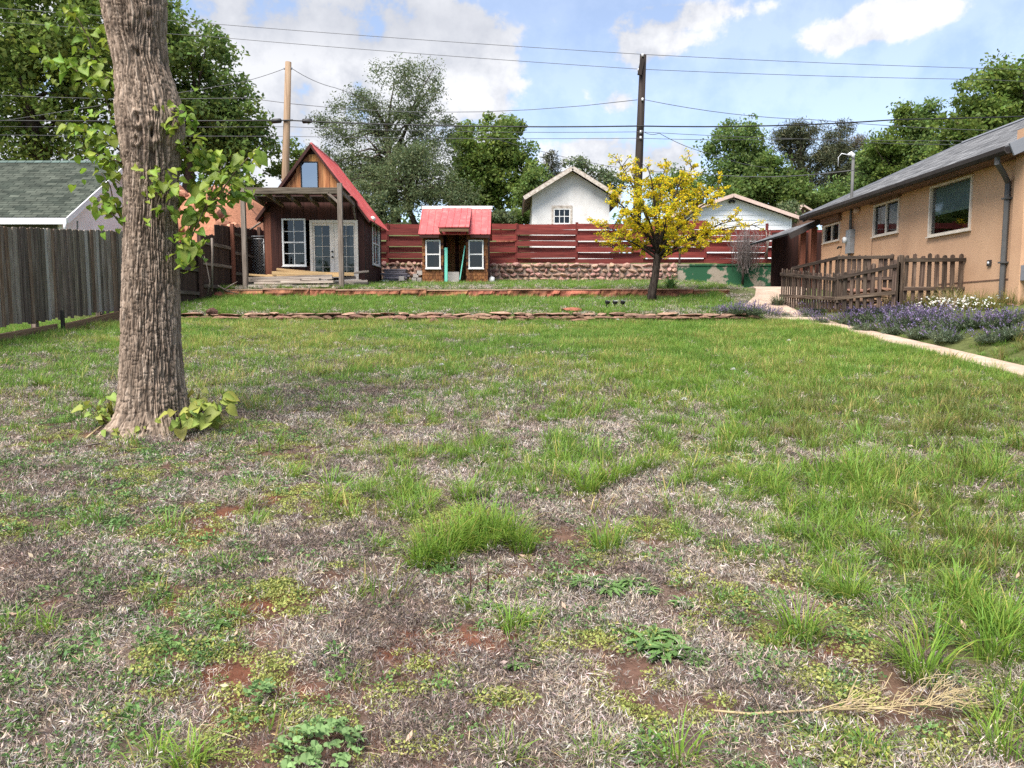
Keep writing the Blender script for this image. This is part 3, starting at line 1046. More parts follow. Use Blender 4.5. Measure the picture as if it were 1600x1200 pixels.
# small broad-leaved weeds
wd = [sprigs('weed_sprigs', 'weed', 80, 0.065, 0.040, 0.016, 180 + k, narrow=0.5) for k in range(5)]
X, Y = sample(26000, 1.7, 17)
Lg, S_, M_, T, _ = cover(X, Y)
nn = fbm(X * 1.5 + 3, Y * 1.5, 5, 3)
pw = np.clip(0.07 + 0.75 * sstep(0.5, 0.66, nn) * (0.35 + S_) + 0.25 * S_ + 0.35 * sstep(0, -4, X) * sstep(0.42, 0.6, nn), 0, 1)
X, Y = keep(X, Y, pw)
scatter('low_weeds', 'small green weeds spreading low between the grass', 'weeds', pts3(X, Y), wd, 0.6, 1.5, 0.15)
# short lawn grass
lw = [blades('lawn_blades', 'lawn_blade', 38, 0.045, 0.105, 0.085, 0.0062, 0.75, 0.75, 1.2, 0.10, 3, 200 + k) for k in range(6)]
X, Y = sample(46000, 1.7, Y1 - 0.1)
Lg, S_, _, _, _ = cover(X, Y)
X, Y = keep(X, Y, np.clip((S_ * 0.95 + 0.25 * Lg) * (0.25 + 1.35 * fbm(X * 2.4 + 7, Y * 2.4, 17, 3)) + 0.018, 0, 1) * np.interp(Y, [2, 10, 17], [0.6, 0.9, 1]))
lw2 = [blades('lawn_blades', 'lawn_yellow', 34, 0.04, 0.12, 0.085, 0.0060, 0.95, 0.75, 1.3, 0.2, 3, 215 + k) for k in range(4)]
tone = RNG.uniform(0, 1, len(X)) < sstep(0.44, 0.60, fbm(X * 1.1 + 9, Y * 1.1, 4, 4))
sz = 0.55 + 0.95 * fbm(X * 3.0, Y * 3.0, 13, 3)
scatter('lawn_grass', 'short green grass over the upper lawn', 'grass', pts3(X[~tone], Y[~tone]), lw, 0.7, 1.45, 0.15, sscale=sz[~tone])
scatter('pale_lawn_grass', 'paler yellow green grass patches over the upper lawn', 'grass', pts3(X[tone], Y[tone]), lw2, 0.7, 1.45, 0.15, sscale=sz[tone])
# long grass
lg = [blades('long_blades', 'grass', 44, 0.10, 0.25, 0.075, 0.0070, 0.95, 0.72, 1.22, 0.07, 4, 230 + k) for k in range(6)]
lo_ = [blades('olive_blades', 'grass_olive', 40, 0.10, 0.24, 0.075, 0.0060, 0.6, 0.7, 1.2, 0.07, 4, 250 + k) for k in range(4)]
X, Y = sample(30000, 1.7, Y1 - 0.1)
Lg, _, _, _, _ = cover(X, Y)
X, Y = keep(X, Y, np.clip(Lg * (0.35 + 1.3 * fbm(X * 3.6, Y * 3.6, 21, 3)), 0, 1) ** 1.5 * np.interp(Y, [2, 5, 9, 17], [0.85, 0.8, 0.62, 0.5]) + 0.004)
px, py = project(X, Y, gh(X, Y))
ol = RNG.uniform(0, 1, len(X)) < 0.85 * sstep(1130, 1260, px + 120 * (fbm(X * 1.2, Y * 1.2) - 0.5)) * np.maximum(sstep(590, 625, py) * sstep(730, 690, py), 0.75 * sstep(1330, 1480, px) * sstep(720, 800, py) * sstep(960, 880, py))
sz = np.interp(Y, [2, 6, 11, 17], [0.85, 0.95, 0.8, 0.62]) * (0.35 + 1.05 * fbm(X * 2.6, Y * 2.6, 12, 3))
scatter('long_grass', 'long bright green grass growing in clumps on the lawn', 'grass', pts3(X[~ol], Y[~ol]), lg, 0.55, 1.1, 0.15, sscale=sz[~ol])
scatter('olive_grass', 'darker olive long grass in the broad patch on the lawn', 'grass', pts3(X[ol], Y[ol]), lo_, 0.6, 1.15, 0.12, sscale=sz[ol])
X = RNG.uniform(-8, 5.2, 700)
Y = Y1 - 0.20 - np.abs(RNG.normal(0, 0.10, 700))
X, Y = keep(X, Y, sstep(0.46, 0.62, fbm(X * 1.4, Y, 5, 3)))
scatter('edging_grass', 'grass growing up against the low stone edging', 'grass', pts3(X, Y), lw, 0.9, 1.7, 0.15)
# grass on the two terraces
X, Y = sample(24000, Y1 + 0.1, Y2 - 0.15, -8.0, 5.6)
nn = fbm(X * 0.8, Y * 0.8, 3, 4)
X, Y = keep(X, Y, np.clip(1.15 - 0.9 * sstep(0.45, 0.65, nn) * sstep(-3, 2, X), 0.12, 1))
scatter('terrace_grass', 'green grass on the narrow terrace between the two stone edges', 'grass', pts3(X, Y), lw, 0.8, 1.9, 0.15, sscale=np.interp(Y, [Y1, Y1 + 0.6, Y2], [0.6, 0.9, 1.15]) * (0.6 + 0.9 * fbm(X * 2, Y * 2, 8, 3)))
X, Y = sample(22000, Y2 + 0.25, Y3 - 0.2, -8.0, 6.6)
nn = fbm(X * 0.9 + 4, Y * 0.9, 3, 4)
k = ~((X > -7.75) & (X < -4.45) & (Y > 22.6) & (Y < 27.4)) & ~((X > -3.2) & (X < -0.7) & (Y > 25.8))
X, Y, nn = X[k], Y[k], nn[k]
X, Y = keep(X, Y, np.clip(1.1 - 0.9 * sstep(0.45, 0.62, nn), 0.1, 1) * 0.8)
scatter('upper_grass', 'patchy green grass in front of the rubble wall', 'grass', pts3(X, Y), lw, 0.8, 1.9, 0.15)
X, Y = sample(9000, Y1, Y3 - 0.2, -8.0, 6.6)
k = ~((X > -7.75) & (X < -4.45) & (Y > 22.6) & (Y < 27.4)) & ~((X > -3.2) & (X < -0.7) & (Y > 25.8))
scatter('terrace_thatch', 'grey dry stems showing through the terrace grass', 'dry grass', pts3(X[k], Y[k]), th, 1.3, 2.6, 0.25)
# planting bed between path and house
X, Y = sample(9000, 6, 20, 7.05, 9.4)
X, Y = keep(X, Y, np.clip(0.25 + 0.9 * sstep(14.0, 11.0, Y), 0, 1) * sstep(9.4, 8.4, X + 0.5 * (Y > 13.4)) + 0.08)
scatter('bed_grass', 'grass and weeds between the path and the stucco wall', 'grass', pts3(X, Y), lw + lo_[:2], 0.6, 1.4, 0.15)
# pale fallen leaves
dl = [sprigs('fallen_leaf', 'dead_leaf', 1, 0.01, 0.01, 0.032, 300 + k, up=0.15, narrow=0.45) for k in range(6)]
X, Y = sample(1100, 1.7, 9)
scatter('fallen_leaves', 'pale dead leaves scattered over the thatch', 'dead leaves', pts3(X, Y, 0.025), dl, 0.5, 1.1, 0.3)
# left-hand strip of grass under and behind the picket fence
X = RNG.uniform(-9.6, -7.9, 5000)
Y = RNG.uniform(9, 22, 5000)
scatter('fence_grass', 'dark green grass along the foot of the grey board fence', 'grass', pts3(X, Y), lw, 0.8, 1.7, 0.15)


# ------------------------------------------------------------------ big foreground tree
def build_big_tree():
    Yd = 7.0
    base = at(237, 668, Yd)
    root = thing('shade_tree', (base.x, base.y, H(base.x, base.y)), 'thick furrowed tree trunk with knot holes and leafy shoots on the lawn', 'tree')
    # silhouette read from the photograph: y, left edge, right edge
    prof = [(-420, 118, 240), (-300, 130, 246), (-150, 145, 250), (0, 159, 259), (57, 170, 258), (100, 180, 262), (142, 183, 276), (170, 182, 285), (200, 185, 287), (227, 190, 285),
            (283, 195, 278), (340, 195, 275), (450, 193, 279), (530, 191, 281), (590, 188, 286), (620, 186, 291), (640, 185, 293), (655, 180, 297), (668, 172, 303), (685, 158, 315)]
    zs, xc, rd = [], [], []
    for (y, a, b) in prof:
        pa, pb = at(a, y, Yd), at(b, y, Yd)
        zs.append(pa.z)
        xc.append((pa.x + pb.x) / 2)
        rd.append((pb.x - pa.x) / 2 * 0.945)
    zs, xc, rd = np.array(zs[::-1]), np.array(xc[::-1]), np.array(rd[::-1])
    nseg = 420
    z = np.concatenate([np.arange(zs[0], 4.7, 0.0085), np.arange(4.7, zs[-1], 0.03)])
    th_ = np.linspace(0, 2 * np.pi, nseg, endpoint=False)
    TH, ZZ = np.meshgrid(th_, z)
    cxx = np.interp(ZZ, zs, xc)
    rr = np.interp(ZZ, zs, rd)
    low = sstep(1.0, 0.45, ZZ)
    rr = rr * (1 + low * low * 0.16 * (1 + np.sin(TH * 5 + 0.7)) + low * 0.07 * np.sin(TH * 9 + 2))
    rr = rr * (1 + 0.05 * (fbm(np.cos(TH) * 1.5 + 3, np.sin(TH) * 1.5, ZZ * 1.3, 3) - 0.5))
    R0 = 0.26
    kx, ky = np.cos(TH) * R0, np.sin(TH) * R0
    # knot holes on the side that faces the camera: pixel x, pixel y, size
    knots = [(237, 207, 0.042, 0.070), (218, 187, 0.034, 0.052), (261, 173, 0.034, 0.050), (215, 219, 0.024, 0.036), (212, 80, 0.06, 0.05), (225, 20, 0.07, 0.06)]
    kd = np.zeros_like(ZZ)
    swirl = np.zeros_like(ZZ)
    calm = np.zeros_like(ZZ)
    for (kxp, kyp, sx, sz_) in knots:
        kp = at(kxp, kyp, Yd - 0.24)
        kc = np.interp(kp.z, zs, xc)
        kr = np.interp(kp.z, zs, rd)
        ang = math.acos(max(-1, min(1, (kp.x - kc) / kr)))
        t0 = -ang                                       # front half has negative sine (towards the camera)
        dth = (TH - t0 + np.pi) % (2 * np.pi) - np.pi
        du, dv = dth * kr / sx, (ZZ - kp.z) / sz_
        q = np.sqrt(du ** 2 + dv ** 2)
        ph = 1.0 if kyp > 100 else 0.35
        jit = 0.75 + 0.7 * fbm(kx * 30, ky * 30, ZZ * 30, 2)
        kd += ph * (0.022 * jit * np.exp(-((q - 1.25) / 0.5) ** 2) - 0.11 * np.exp(-((np.sqrt((du * 2.6) ** 2 + (dv * 1.25) ** 2)) / 0.62) ** 4))
        calm += ph * np.exp(-(q / 1.5) ** 2)
        swirl += np.exp(-(q / 2.6) ** 2) * np.tanh(du * 1.5) * 0.035
    # furrowed bark: vertical interlacing ridges
    wob = 0.020 * (fbm(kx * 6, ky * 6, ZZ * 3.2, 3) - 0.5) * 2
    ax, ay = kx * (1 + 0), ky
    sxx = TH * R0 + swirl + wob
    def ridged(fu, fv, seed):
        cxn, syn = np.cos(sxx / R0) * R0, np.sin(sxx / R0) * R0
        n = fbm(cxn * fu + seed, syn * fu, ZZ * fv + seed * 3, 2)
        return np.abs(n - 0.5) * 2
    f1 = ridged(52, 3.6, 1.3)
    f2 = ridged(92, 7.0, 8.1)
    f3 = np.abs(fbm(np.cos(sxx / R0) * R0 * 15 + 4, np.sin(sxx / R0) * R0 * 15, ZZ * 26, 2) - 0.5) * 2      # short cross cracks
    fur = np.exp(-(f1 / 0.17) ** 2) * 0.95 + np.exp(-(f2 / 0.17) ** 2) * 0.65 + np.exp(-(f3 / 0.06) ** 2) * 0.42
    fur = np.clip(fur, 0, 1.2) * (1 - 0.25 * np.clip(calm, 0, 1))
    fine = fbm(kx * 95, ky * 95, ZZ * 40, 2) - 0.5
    disp = 0.010 - 0.024 * fur + 0.008 * fine + kd
    rr = rr + disp
    VX = cxx + np.cos(TH) * rr
    VY = Yd + np.sin(TH) * rr * 1.0
    V = np.stack([VX.ravel(), VY.ravel(), ZZ.ravel()], 1)
    nz_ = len(z)
    ii = np.arange(nz_ * nseg).reshape(nz_, nseg)
    jj = np.roll(ii, -1, axis=1)
    Fq = np.stack([ii[:-1].ravel(), jj[:-1].ravel(), jj[1:].ravel(), ii[1:].ravel()], 1)
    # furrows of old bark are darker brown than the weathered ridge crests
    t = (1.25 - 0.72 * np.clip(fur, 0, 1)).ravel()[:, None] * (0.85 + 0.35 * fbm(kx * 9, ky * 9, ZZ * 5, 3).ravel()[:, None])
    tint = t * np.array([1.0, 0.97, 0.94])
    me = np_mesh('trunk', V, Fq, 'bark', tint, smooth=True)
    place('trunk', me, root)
    # three limbs above the picture
    topz, topx = zs[-1], xc[-1]
    for k, (dx, dy, dz) in enumerate(((-0.9, 0.3, 2.4), (0.9, 0.5, 2.6), (0.1, -0.8, 2.2))):
        p0 = Vector((topx, Yd, topz - 0.35))
        pts = [p0, p0 + Vector((dx * 0.3, dy * 0.3, dz * 0.4)), p0 + Vector((dx, dy, dz)), p0 + Vector((dx * 1.9, dy * 1.8, dz * 1.6))]
        MB().tube(pts, [0.24, 0.17, 0.12, 0.07], 14).build('limb', 'bark_far', root, smooth=True)

    # heart-shaped leaves, shared by every shoot
    def heart(name, m, fold, seed):
        r = random.Random(seed)
        outl = [(0, 0), (0.30, -0.13), (0.47, 0.08), (0.46, 0.38), (0.30, 0.68), (0.10, 0.90), (0, 1.02)]
        vs, fs, ti = [], [], []
        for i, (a, b) in enumerate(outl):
            for s in (-1, 1):
                w = a * (1 + r.uniform(-0.08, 0.08))
                zz = fold * abs(w) * 0.8 - 0.28 * b * b + 0.05 * math.sin(b * 7 + s)
                vs.append((s * w, b, zz))
                ti.append((1, 1, 1))
        mid = [(0, b * 0.98, -0.28 * b * b - 0.03) for (_, b) in outl]
        b0 = len(vs)
        vs += mid
        ti += [(1.15, 1.12, 1.1)] * len(mid)
        for i in range(len(outl) - 1):
            for k, s in enumerate((-1, 1)):
                a, b = 2 * i + k, 2 * (i + 1) + k
                q = [b0 + i, a, b, b0 + i + 1]
                fs.append(tuple(q if s > 0 else q[::-1]))
        me = bpy.data.meshes.new(name)
        me.from_pydata(vs, [], fs)
        at_ = me.attributes.new('tint', 'FLOAT_COLOR', 'POINT')
        at_.data.foreach_set('color', np.array([(*q, 1) for q in ti], np.float32).ravel())
        me.polygons.foreach_set('use_smooth', [True] * len(me.polygons))
        me.materials.append(MATS[m])
        return me
    leaves = [heart('leaf', 'big_leaf', f, k) for k, f in enumerate((0.2, 0.45, 0.7, 0.1))]
    sprout = [heart('leaf', 'sprout_leaf', f, 10 + k) for k, f in enumerate((0.3, 0.55, 0.8))]

    def shoot(path, n, size, kinds, spread=0.09, t0=0.15, droop=0.5, rad=0.009):
        P = [Vector(p) for p in path]
        if kinds is leaves:
            paths.append(P)
        st = MB().tube(P, [rad * (1 - 0.6 * i / (len(P) - 1)) for i in range(len(P))], 6).build('shoot', 'stem', root, smooth=True)
        for k in range(n):
            t = t0 + (1 - t0) * (k + random.random()) / n
            q = min(int(t * (len(P) - 1)), len(P) - 2)
            c_ = P[q].lerp(P[q + 1], t * (len(P) - 1) - q)
            a = random.uniform(0, 6.28)
            offv = Vector((math.cos(a), math.sin(a) * 0.8 - 0.25, random.uniform(-0.3, 0.5))) * spread * random.uniform(0.5, 1.2)
            pos = c_ + offv
            d = Vector((offv.x, offv.y, -droop * spread * random.uniform(0.2, 2.0))).normalized()
            nrm = Vector((random.uniform(-0.6, 0.6), random.uniform(-1.0, 0.1), random.uniform(0.3, 1.0)))
            sx_ = d.cross(nrm).normalized()
            nz__ = sx_.cross(d)
            R = Matrix((sx_, d, nz__)).transposed()
            s = size * random.uniform(0.65, 1.3)
            place('leaf', random.choice(kinds), st, pos, R, (s, s, s))

    paths = []
    A = lambda x, y, d=0.0: at(x, y, Yd + d)
    # right side of the trunk
    shoot([A(276, 402, -0.05), A(297, 375, -0.12), A(318, 330, -0.1), A(335, 285, 0), A(348, 255, 0.1)], 22, 0.098, leaves)
    shoot([A(278, 398, 0.05), A(300, 350, 0.15), A(306, 300, 0.2), A(300, 255, 0.15), A(290, 232, 0.1)], 20, 0.095, leaves)
    shoot([A(318, 330, -0.1), A(345, 300, -0.12), A(370, 265, -0.1), A(398, 235, -0.05)], 20, 0.10, leaves, 0.12)
    shoot([A(300, 350, 0.15), A(330, 320, 0.25), A(362, 300, 0.3), A(384, 310, 0.3)], 16, 0.098, leaves, 0.12)
    shoot([A(280, 408, -0.1), A(292, 392, -0.2), A(303, 385, -0.25), A(300, 395, -0.28)], 7, 0.13, leaves, 0.07, 0.3, 1.5)
    shoot([A(270, 190, -0.12), A(275, 205, -0.2), A(285, 180, -0.24), A(300, 190, -0.2)], 10, 0.075, leaves, 0.07)
    shoot([A(245, 290, -0.25), A(238, 280, -0.3), A(248, 275, -0.32), A(268, 298, -0.33)], 7, 0.075, leaves, 0.05)
    shoot([A(268, 335, -0.24), A(262, 325, -0.3), A(250, 328, -0.33)], 6, 0.08, leaves, 0.05)
    shoot([A(284, 230, 0), A(300, 240, 0), A(320, 235, 0.05), A(345, 250, 0.1)], 9, 0.085, leaves, 0.08)
    # left side
    shoot([A(192, 345, 0), A(178, 320, -0.05), A(172, 290, -0.05), A(158, 270, 0)], 10, 0.085, leaves, 0.08)
    shoot([A(190, 350, -0.1), A(172, 330, -0.15), A(158, 318, -0.15)], 7, 0.095, leaves, 0.07)
    shoot([A(187, 235, 0), A(165, 215, -0.05), A(140, 205, -0.05), A(115, 200, 0)], 17, 0.090, leaves, 0.09, 0.1)
    shoot([A(186, 215, 0.1), A(172, 175, 0.1), A(160, 140, 0.1), A(150, 95, 0.1)], 14, 0.085, leaves, 0.09, 0.1)
    shoot([A(160, 140, 0.1), A(130, 115, 0.1), A(105, 105, 0.1), A(85, 95, 0.1)], 16, 0.090, leaves, 0.09)
    shoot([A(150, 95, 0.1), A(138, 60, 0.1), A(122, 30, 0.1), A(110, 22, 0.1)], 9, 0.080, leaves, 0.08)
    shoot([A(186, 130, 0), A(172, 118, -0.05), A(160, 125, -0.1)], 9, 0.085, leaves, 0.08, 0.0)
    shoot([A(190, 255, -0.1), A(178, 250, -0.15), A(160, 248, -0.15), A(142, 232, -0.1)], 9, 0.08, leaves, 0.07, 0.1)
    # sprouts at the foot
    for (x0, y0, x1, y1, n, s, d) in ((290, 655, 345, 618, 13, 0.105, -0.15), (285, 662, 318, 628, 12, 0.10, -0.28), (285, 668, 278, 645, 7, 0.10, -0.40), (300, 650, 312, 608, 8, 0.095, 0.05), (305, 665, 352, 640, 11, 0.11, -0.30),
                                      (178, 650, 155, 632, 9, 0.085, -0.1), (175, 660, 150, 648, 9, 0.075, -0.22), (176, 655, 168, 618, 7, 0.085, 0.0), (165, 668, 140, 628, 6, 0.075, -0.15), (180, 676, 160, 680, 6, 0.065, -0.38), (225, 676, 232, 662, 3, 0.05, -0.45)):
        p0, p1 = A(x0, y0, d + 0.1), A(x1, y1, d)
        p0.z = max(H(p0.x, p0.y), 0.4)
        p1.z = max(p1.z, H(p1.x, p1.y) + 0.04)
        shoot([p0, p0.lerp(p1, 0.5) + Vector((0, 0, 0.03)), p1], n, s, sprout, 0.07, 0.2, 0.3)
    src = leaves[1]
    lv = np.array([v.co for v in src.vertices])
    lf = np.array([p.vertices for p in src.polygons])
    rg = np.random.default_rng(3)
    av, af, ac = [], [], []
    for P in paths:
        for k in range(38 if len(P) > 3 else 14):
            t = rg.uniform(0.1, 1.0) * (len(P) - 1)
            q = min(int(t), len(P) - 2)
            c_ = np.array(P[q].lerp(P[q + 1], t - q)) + rg.normal(0, 0.085, 3)
            d = rg.normal(0, 1, 3) + np.array([0, -0.2, -0.6])
            d /= np.linalg.norm(d)
            n_ = rg.normal(0, 0.6, 3) + np.array([0, -0.6, 0.8])
            sx_ = np.cross(d, n_)
            sx_ /= np.linalg.norm(sx_)
            R_ = np.stack([sx_, d, np.cross(sx_, d)], 1)
            sc_ = rg.uniform(0.04, 0.078)
            af.append(lf + len(lv) * len(av))
            av.append(lv * sc_ @ R_.T + c_)
            ac.append(np.full((len(lv), 3), rg.uniform(0.75, 1.35)) * np.array([rg.uniform(0.85, 1.3), 1, 0.9]))
    fo = place('small_leaves', np_mesh('small_leaves', np.concatenate(av), np.concatenate(af), 'big_leaf', np.concatenate(ac)), root)
    fo['kind'] = 'stuff'


build_big_tree()


# ------------------------------------------------------------------ left board fence
def build_left_fence():
    fx = -8.2
    root = thing('board_fence', (fx, 13, H(fx, 13)), 'weathered grey dog-eared board fence beside the lawn, left of the thick trunk', 'fence')
    y = 9.0
    k = 0
    lift = lambda yy: 0.27 - 0.02 * math.sin(yy)
    while y < 17.6:
        w = random.uniform(0.085, 0.11)
        zb = H(fx, y) + lift(y) + random.uniform(-0.03, 0.03)
        zt = at(0, 353, 12.2).z + (y - 12.2) * 0.083 + random.uniform(-0.012, 0.012)
        m = 'pale_board' if random.random() < 0.045 else random.choice(('weathered', 'weathered', 'weathered_brown', 'weathered_pale'))
        ln = random.uniform(-0.006, 0.006)
        board('picket', root, (fx + (0.005 if k % 2 else -0.005), y + w / 2, zb), (fx + (0.005 if k % 2 else -0.005), y + w / 2 + ln, zt), w, 0.02, m, (0, 1, 0), 'dog')
        y += w + random.uniform(0.0005, 0.006)
        k += 1
    # a split strip hanging on the face
    p = at(109, 372, 13.9)
    for py_ in np.arange(9.2, 17.8, 2.1):
        board('post', root, (fx - 0.10, py_, H(fx, py_) - 0.2), (fx - 0.10, py_, H(fx, py_) + 1.75), 0.09, 0.09, 'weathered', (0, 1, 0))
    for hz in (0.55, 1.45):
        board('rail', root, (fx - 0.045, 9.0, H(fx, 9.0) + hz), (fx - 0.045, 17.55, H(fx, 17.55) + hz), 0.09, 0.035, 'weathered', (0, 0, 1))
    # timber kick boards along the foot of the fence
    for (a, b) in ((8.7, 13.7), (13.75, 16.9)):
        r = thing('kick_board', (fx + 0.22, a, H(fx, a)), 'long brown timber laid on edge at the foot of the grey board fence' if a < 9 else 'shorter brown timber on edge continuing toward the stone edging', 'timber')
        board('plank', r, (fx + 0.22, a, H(fx + 0.22, a) + 0.09), (fx + 0.10, b, H(fx + 0.10, b) + 0.09), 0.19, 0.045, 'timber', (0, 0, 1))
    pst = thing('short_post', (fx + 0.16, 13.72, H(fx, 13.7)), 'short black stake between the two brown timbers at the fence foot', 'stake')
    board('stake', pst, (fx + 0.20, 13.72, H(fx, 13.7) - 0.1), (fx + 0.20, 13.72, H(fx, 13.7) + 0.42), 0.06, 0.05, 'black', (0, 1, 0))

    # the brown fence further back, its rails towards the yard
    root = thing('brown_fence', (fx, 22, H(fx, 22)), 'dark brown board fence with rails and posts showing, left of the cabin', 'fence')
    y = 17.7
    while y < 27.2:
        w = random.uniform(0.11, 0.14)
        zb = H(fx - 0.05, y) + 0.03
        zt = zb + (1.55 if y < 20.4 else 1.75) + random.uniform(-0.02, 0.02)
        board('picket', root, (fx - 0.05, y + w / 2, zb), (fx - 0.05, y + w / 2, zt), w, 0.02, 'brown_fence', (0, 1, 0), 'dog')
        y += w + 0.004
    for py_ in (17.9, 20.3, 22.7, 25.1, 27.1):
        board('post', root, (fx + 0.05, py_, H(fx, py_) - 0.2), (fx + 0.05, py_, H(fx, py_) + 1.85), 0.10, 0.10, 'corner_wood' if py_ == 22.7 else 'brown_fence', (0, 1, 0))
    for (ya, yb) in ((17.95, 20.25), (20.35, 22.65), (22.75, 25.05), (25.15, 27.05)):
        for hz in (0.35, 0.95, 1.5):
            za = H(fx, (ya + yb) / 2)
            board('rail', root, (fx + 0.0, ya, za + hz), (fx + 0.0, yb, za + hz), 0.09, 0.04, 'weathered', (0, 0, 1))
    # far return behind the kennel
    x = fx
    ret = thing('brown_fence', (fx + 1, 27.4, H(fx, 27.4)), 'dark board fence closing the gap behind the kennel gate', 'fence')
    x = fx + 0.05
    while x < -7.0:
        board('picket', ret, (x + 0.06, 27.4, H(x, 27.3)), (x + 0.06, 27.4, H(x, 27.3) + 1.45), 0.12, 0.02, 'brown_fence', (1, 0, 0), 'dog')
        x += 0.124
    for hz in (0.4, 1.1):
        board('rail', ret, (fx, 27.36, H(fx, 27.3) + hz), (-7.0, 27.36, H(fx, 27.3) + hz), 0.09, 0.04, 'brown_fence', (0, 0, 1))
    # a pale pole and a bent dry stem leaning on the brown fence
    pl = MB().tube([at(331, 456, 20.4), at(332, 395, 20.4), at(331, 372, 20.4)], 0.03, 8).build('stake', 'grey_post', None, True)
    tag(pl, 'pale upright stake in front of the dark brown fence', 'stake')
    bs = MB().tube([at(324, 462, 20.3), at(328, 440, 20.3), at(323, 415, 20.25), at(319, 400, 20.2)], [0.022, 0.018, 0.014, 0.006], 6).build('dry_vine', 'grey_post', None, True)
    tag(bs, 'crooked dry vine stem beside the pale stake', 'vine')
    for i, (q, lab) in enumerate((([(340, 446), (355, 455), (375, 460)], 'pale dead branch lying on the end of the red slab wall'), ([(352, 452), (362, 445), (371, 440)], 'short dead twig on the corner of the slab wall'))):
        d = MB().tube([at(a, b, 21.2 + 0.1 * k) for k, (a, b) in enumerate(q)], [0.025, 0.02, 0.008], 6).build('dead_branch', 'grey_post', None, True)
        tag(d, lab, 'branch')


build_left_fence()


# ------------------------------------------------------------------ kennel gate of chain link
def build_kennel():
    Yk = 24.6
    x0, x1 = at(386, 400, Yk).x, at(413, 400, Yk).x
    zb = H(x0, Yk) + 0.05
    zt = at(400, 372, Yk).z
    root = thing('kennel_gate', ((x0 + x1) / 2, Yk, zb), 'galvanised chain-link kennel gate between cabin and brown fence', 'gate')
    xm = x0 + 0.13
    fr = MB()
    for a in (xm, x1):
        fr.tube([(a, Yk, zb), (a, Yk, zt - 0.03)], 0.022, 8)
    for z_ in (zb + 0.02, zt - 0.03):
        fr.tube([(xm, Yk, z_), (x1, Yk, z_)], 0.022, 8)
    fr.build('gate_frame', 'galvanised', root, True)
    for a in (x0, x0 - 0.42):
        MB().tube([(a, Yk, zb - 0.1), (a, Yk, zt + 0.05)], 0.026, 8).build('post', 'galvanised', root, True)
    MB().tube([(x0 - 0.42, Yk, zt + 0.05), (x1 + 0.05, Yk, zt + 0.05)], 0.022, 8).build('top_rail', 'galvanised', root, True)
    for i in range(4):
        zz = zb + 0.25 + i * (zt - zb - 0.4) / 3
        MB().box(x1 - 0.05, x1 + 0.06, Yk - 0.03, Yk + 0.03, zz - 0.02, zz + 0.02).build('hinge', 'galvanised', root)
    wire = MB()
    step, wd = 0.085, x1 - xm
    k = -int((zt - zb) / step) - 1
    for s in (1, -1):
        for q in range(-40, 60):
            c0 = q * step
            pts = []
            for u in (0, wd):
                pts.append((u, c0 + s * u))
            # clip to the gate height
            (u0, v0), (u1, v1) = pts
            hgt = zt - zb - 0.05
            def clip(u0, v0, u1, v1):
                if v0 > v1:
                    u0, v0, u1, v1 = u1, v1, u0, v0
                if v1 <= 0 or v0 >= hgt:
                    return None
                if v0 < 0:
                    u0, v0 = u0 + (u1 - u0) * (-v0) / (v1 - v0), 0
                if v1 > hgt:
                    u1, v1 = u0 + (u1 - u0) * (hgt - v0) / (v1 - v0), hgt
                return u0, v0, u1, v1
            r = clip(u0, v0, u1, v1)
            if r and abs(r[3] - r[1]) > 0.02:
                wire.beam((xm + r[0], Yk + 0.003 * s, zb + r[1]), (xm + r[2], Yk + 0.003 * s, zb + r[3]), 0.006, 0.006, (0, 1, 0))
    wire.build('chain_link', 'galvanised', root)['kind'] = 'stuff'
    # grey drum standing inside
    dr = MB().tube([(x0 + 0.36, Yk + 0.9, zb), (x0 + 0.36, Yk + 0.9, zb + 0.28), (x0 + 0.36, Yk + 0.9, zb + 0.36), (x0 + 0.36, Yk + 0.9, zb + 0.38)], [0.26, 0.27, 0.25, 0.20], 16).build('dog_bed', 'meter_grey', None, True)
    tag(dr, 'low grey drum behind the chain-link gate', 'drum')
    # leaning prop above
    pr = MB().tube([at(385, 363, 24.5), at(417, 341, 24.3)], 0.03, 6).build('prop_pole', 'grey_post', None, True)
    tag(pr, 'slanting grey pole propped against the cabin corner', 'pole')


build_kennel()


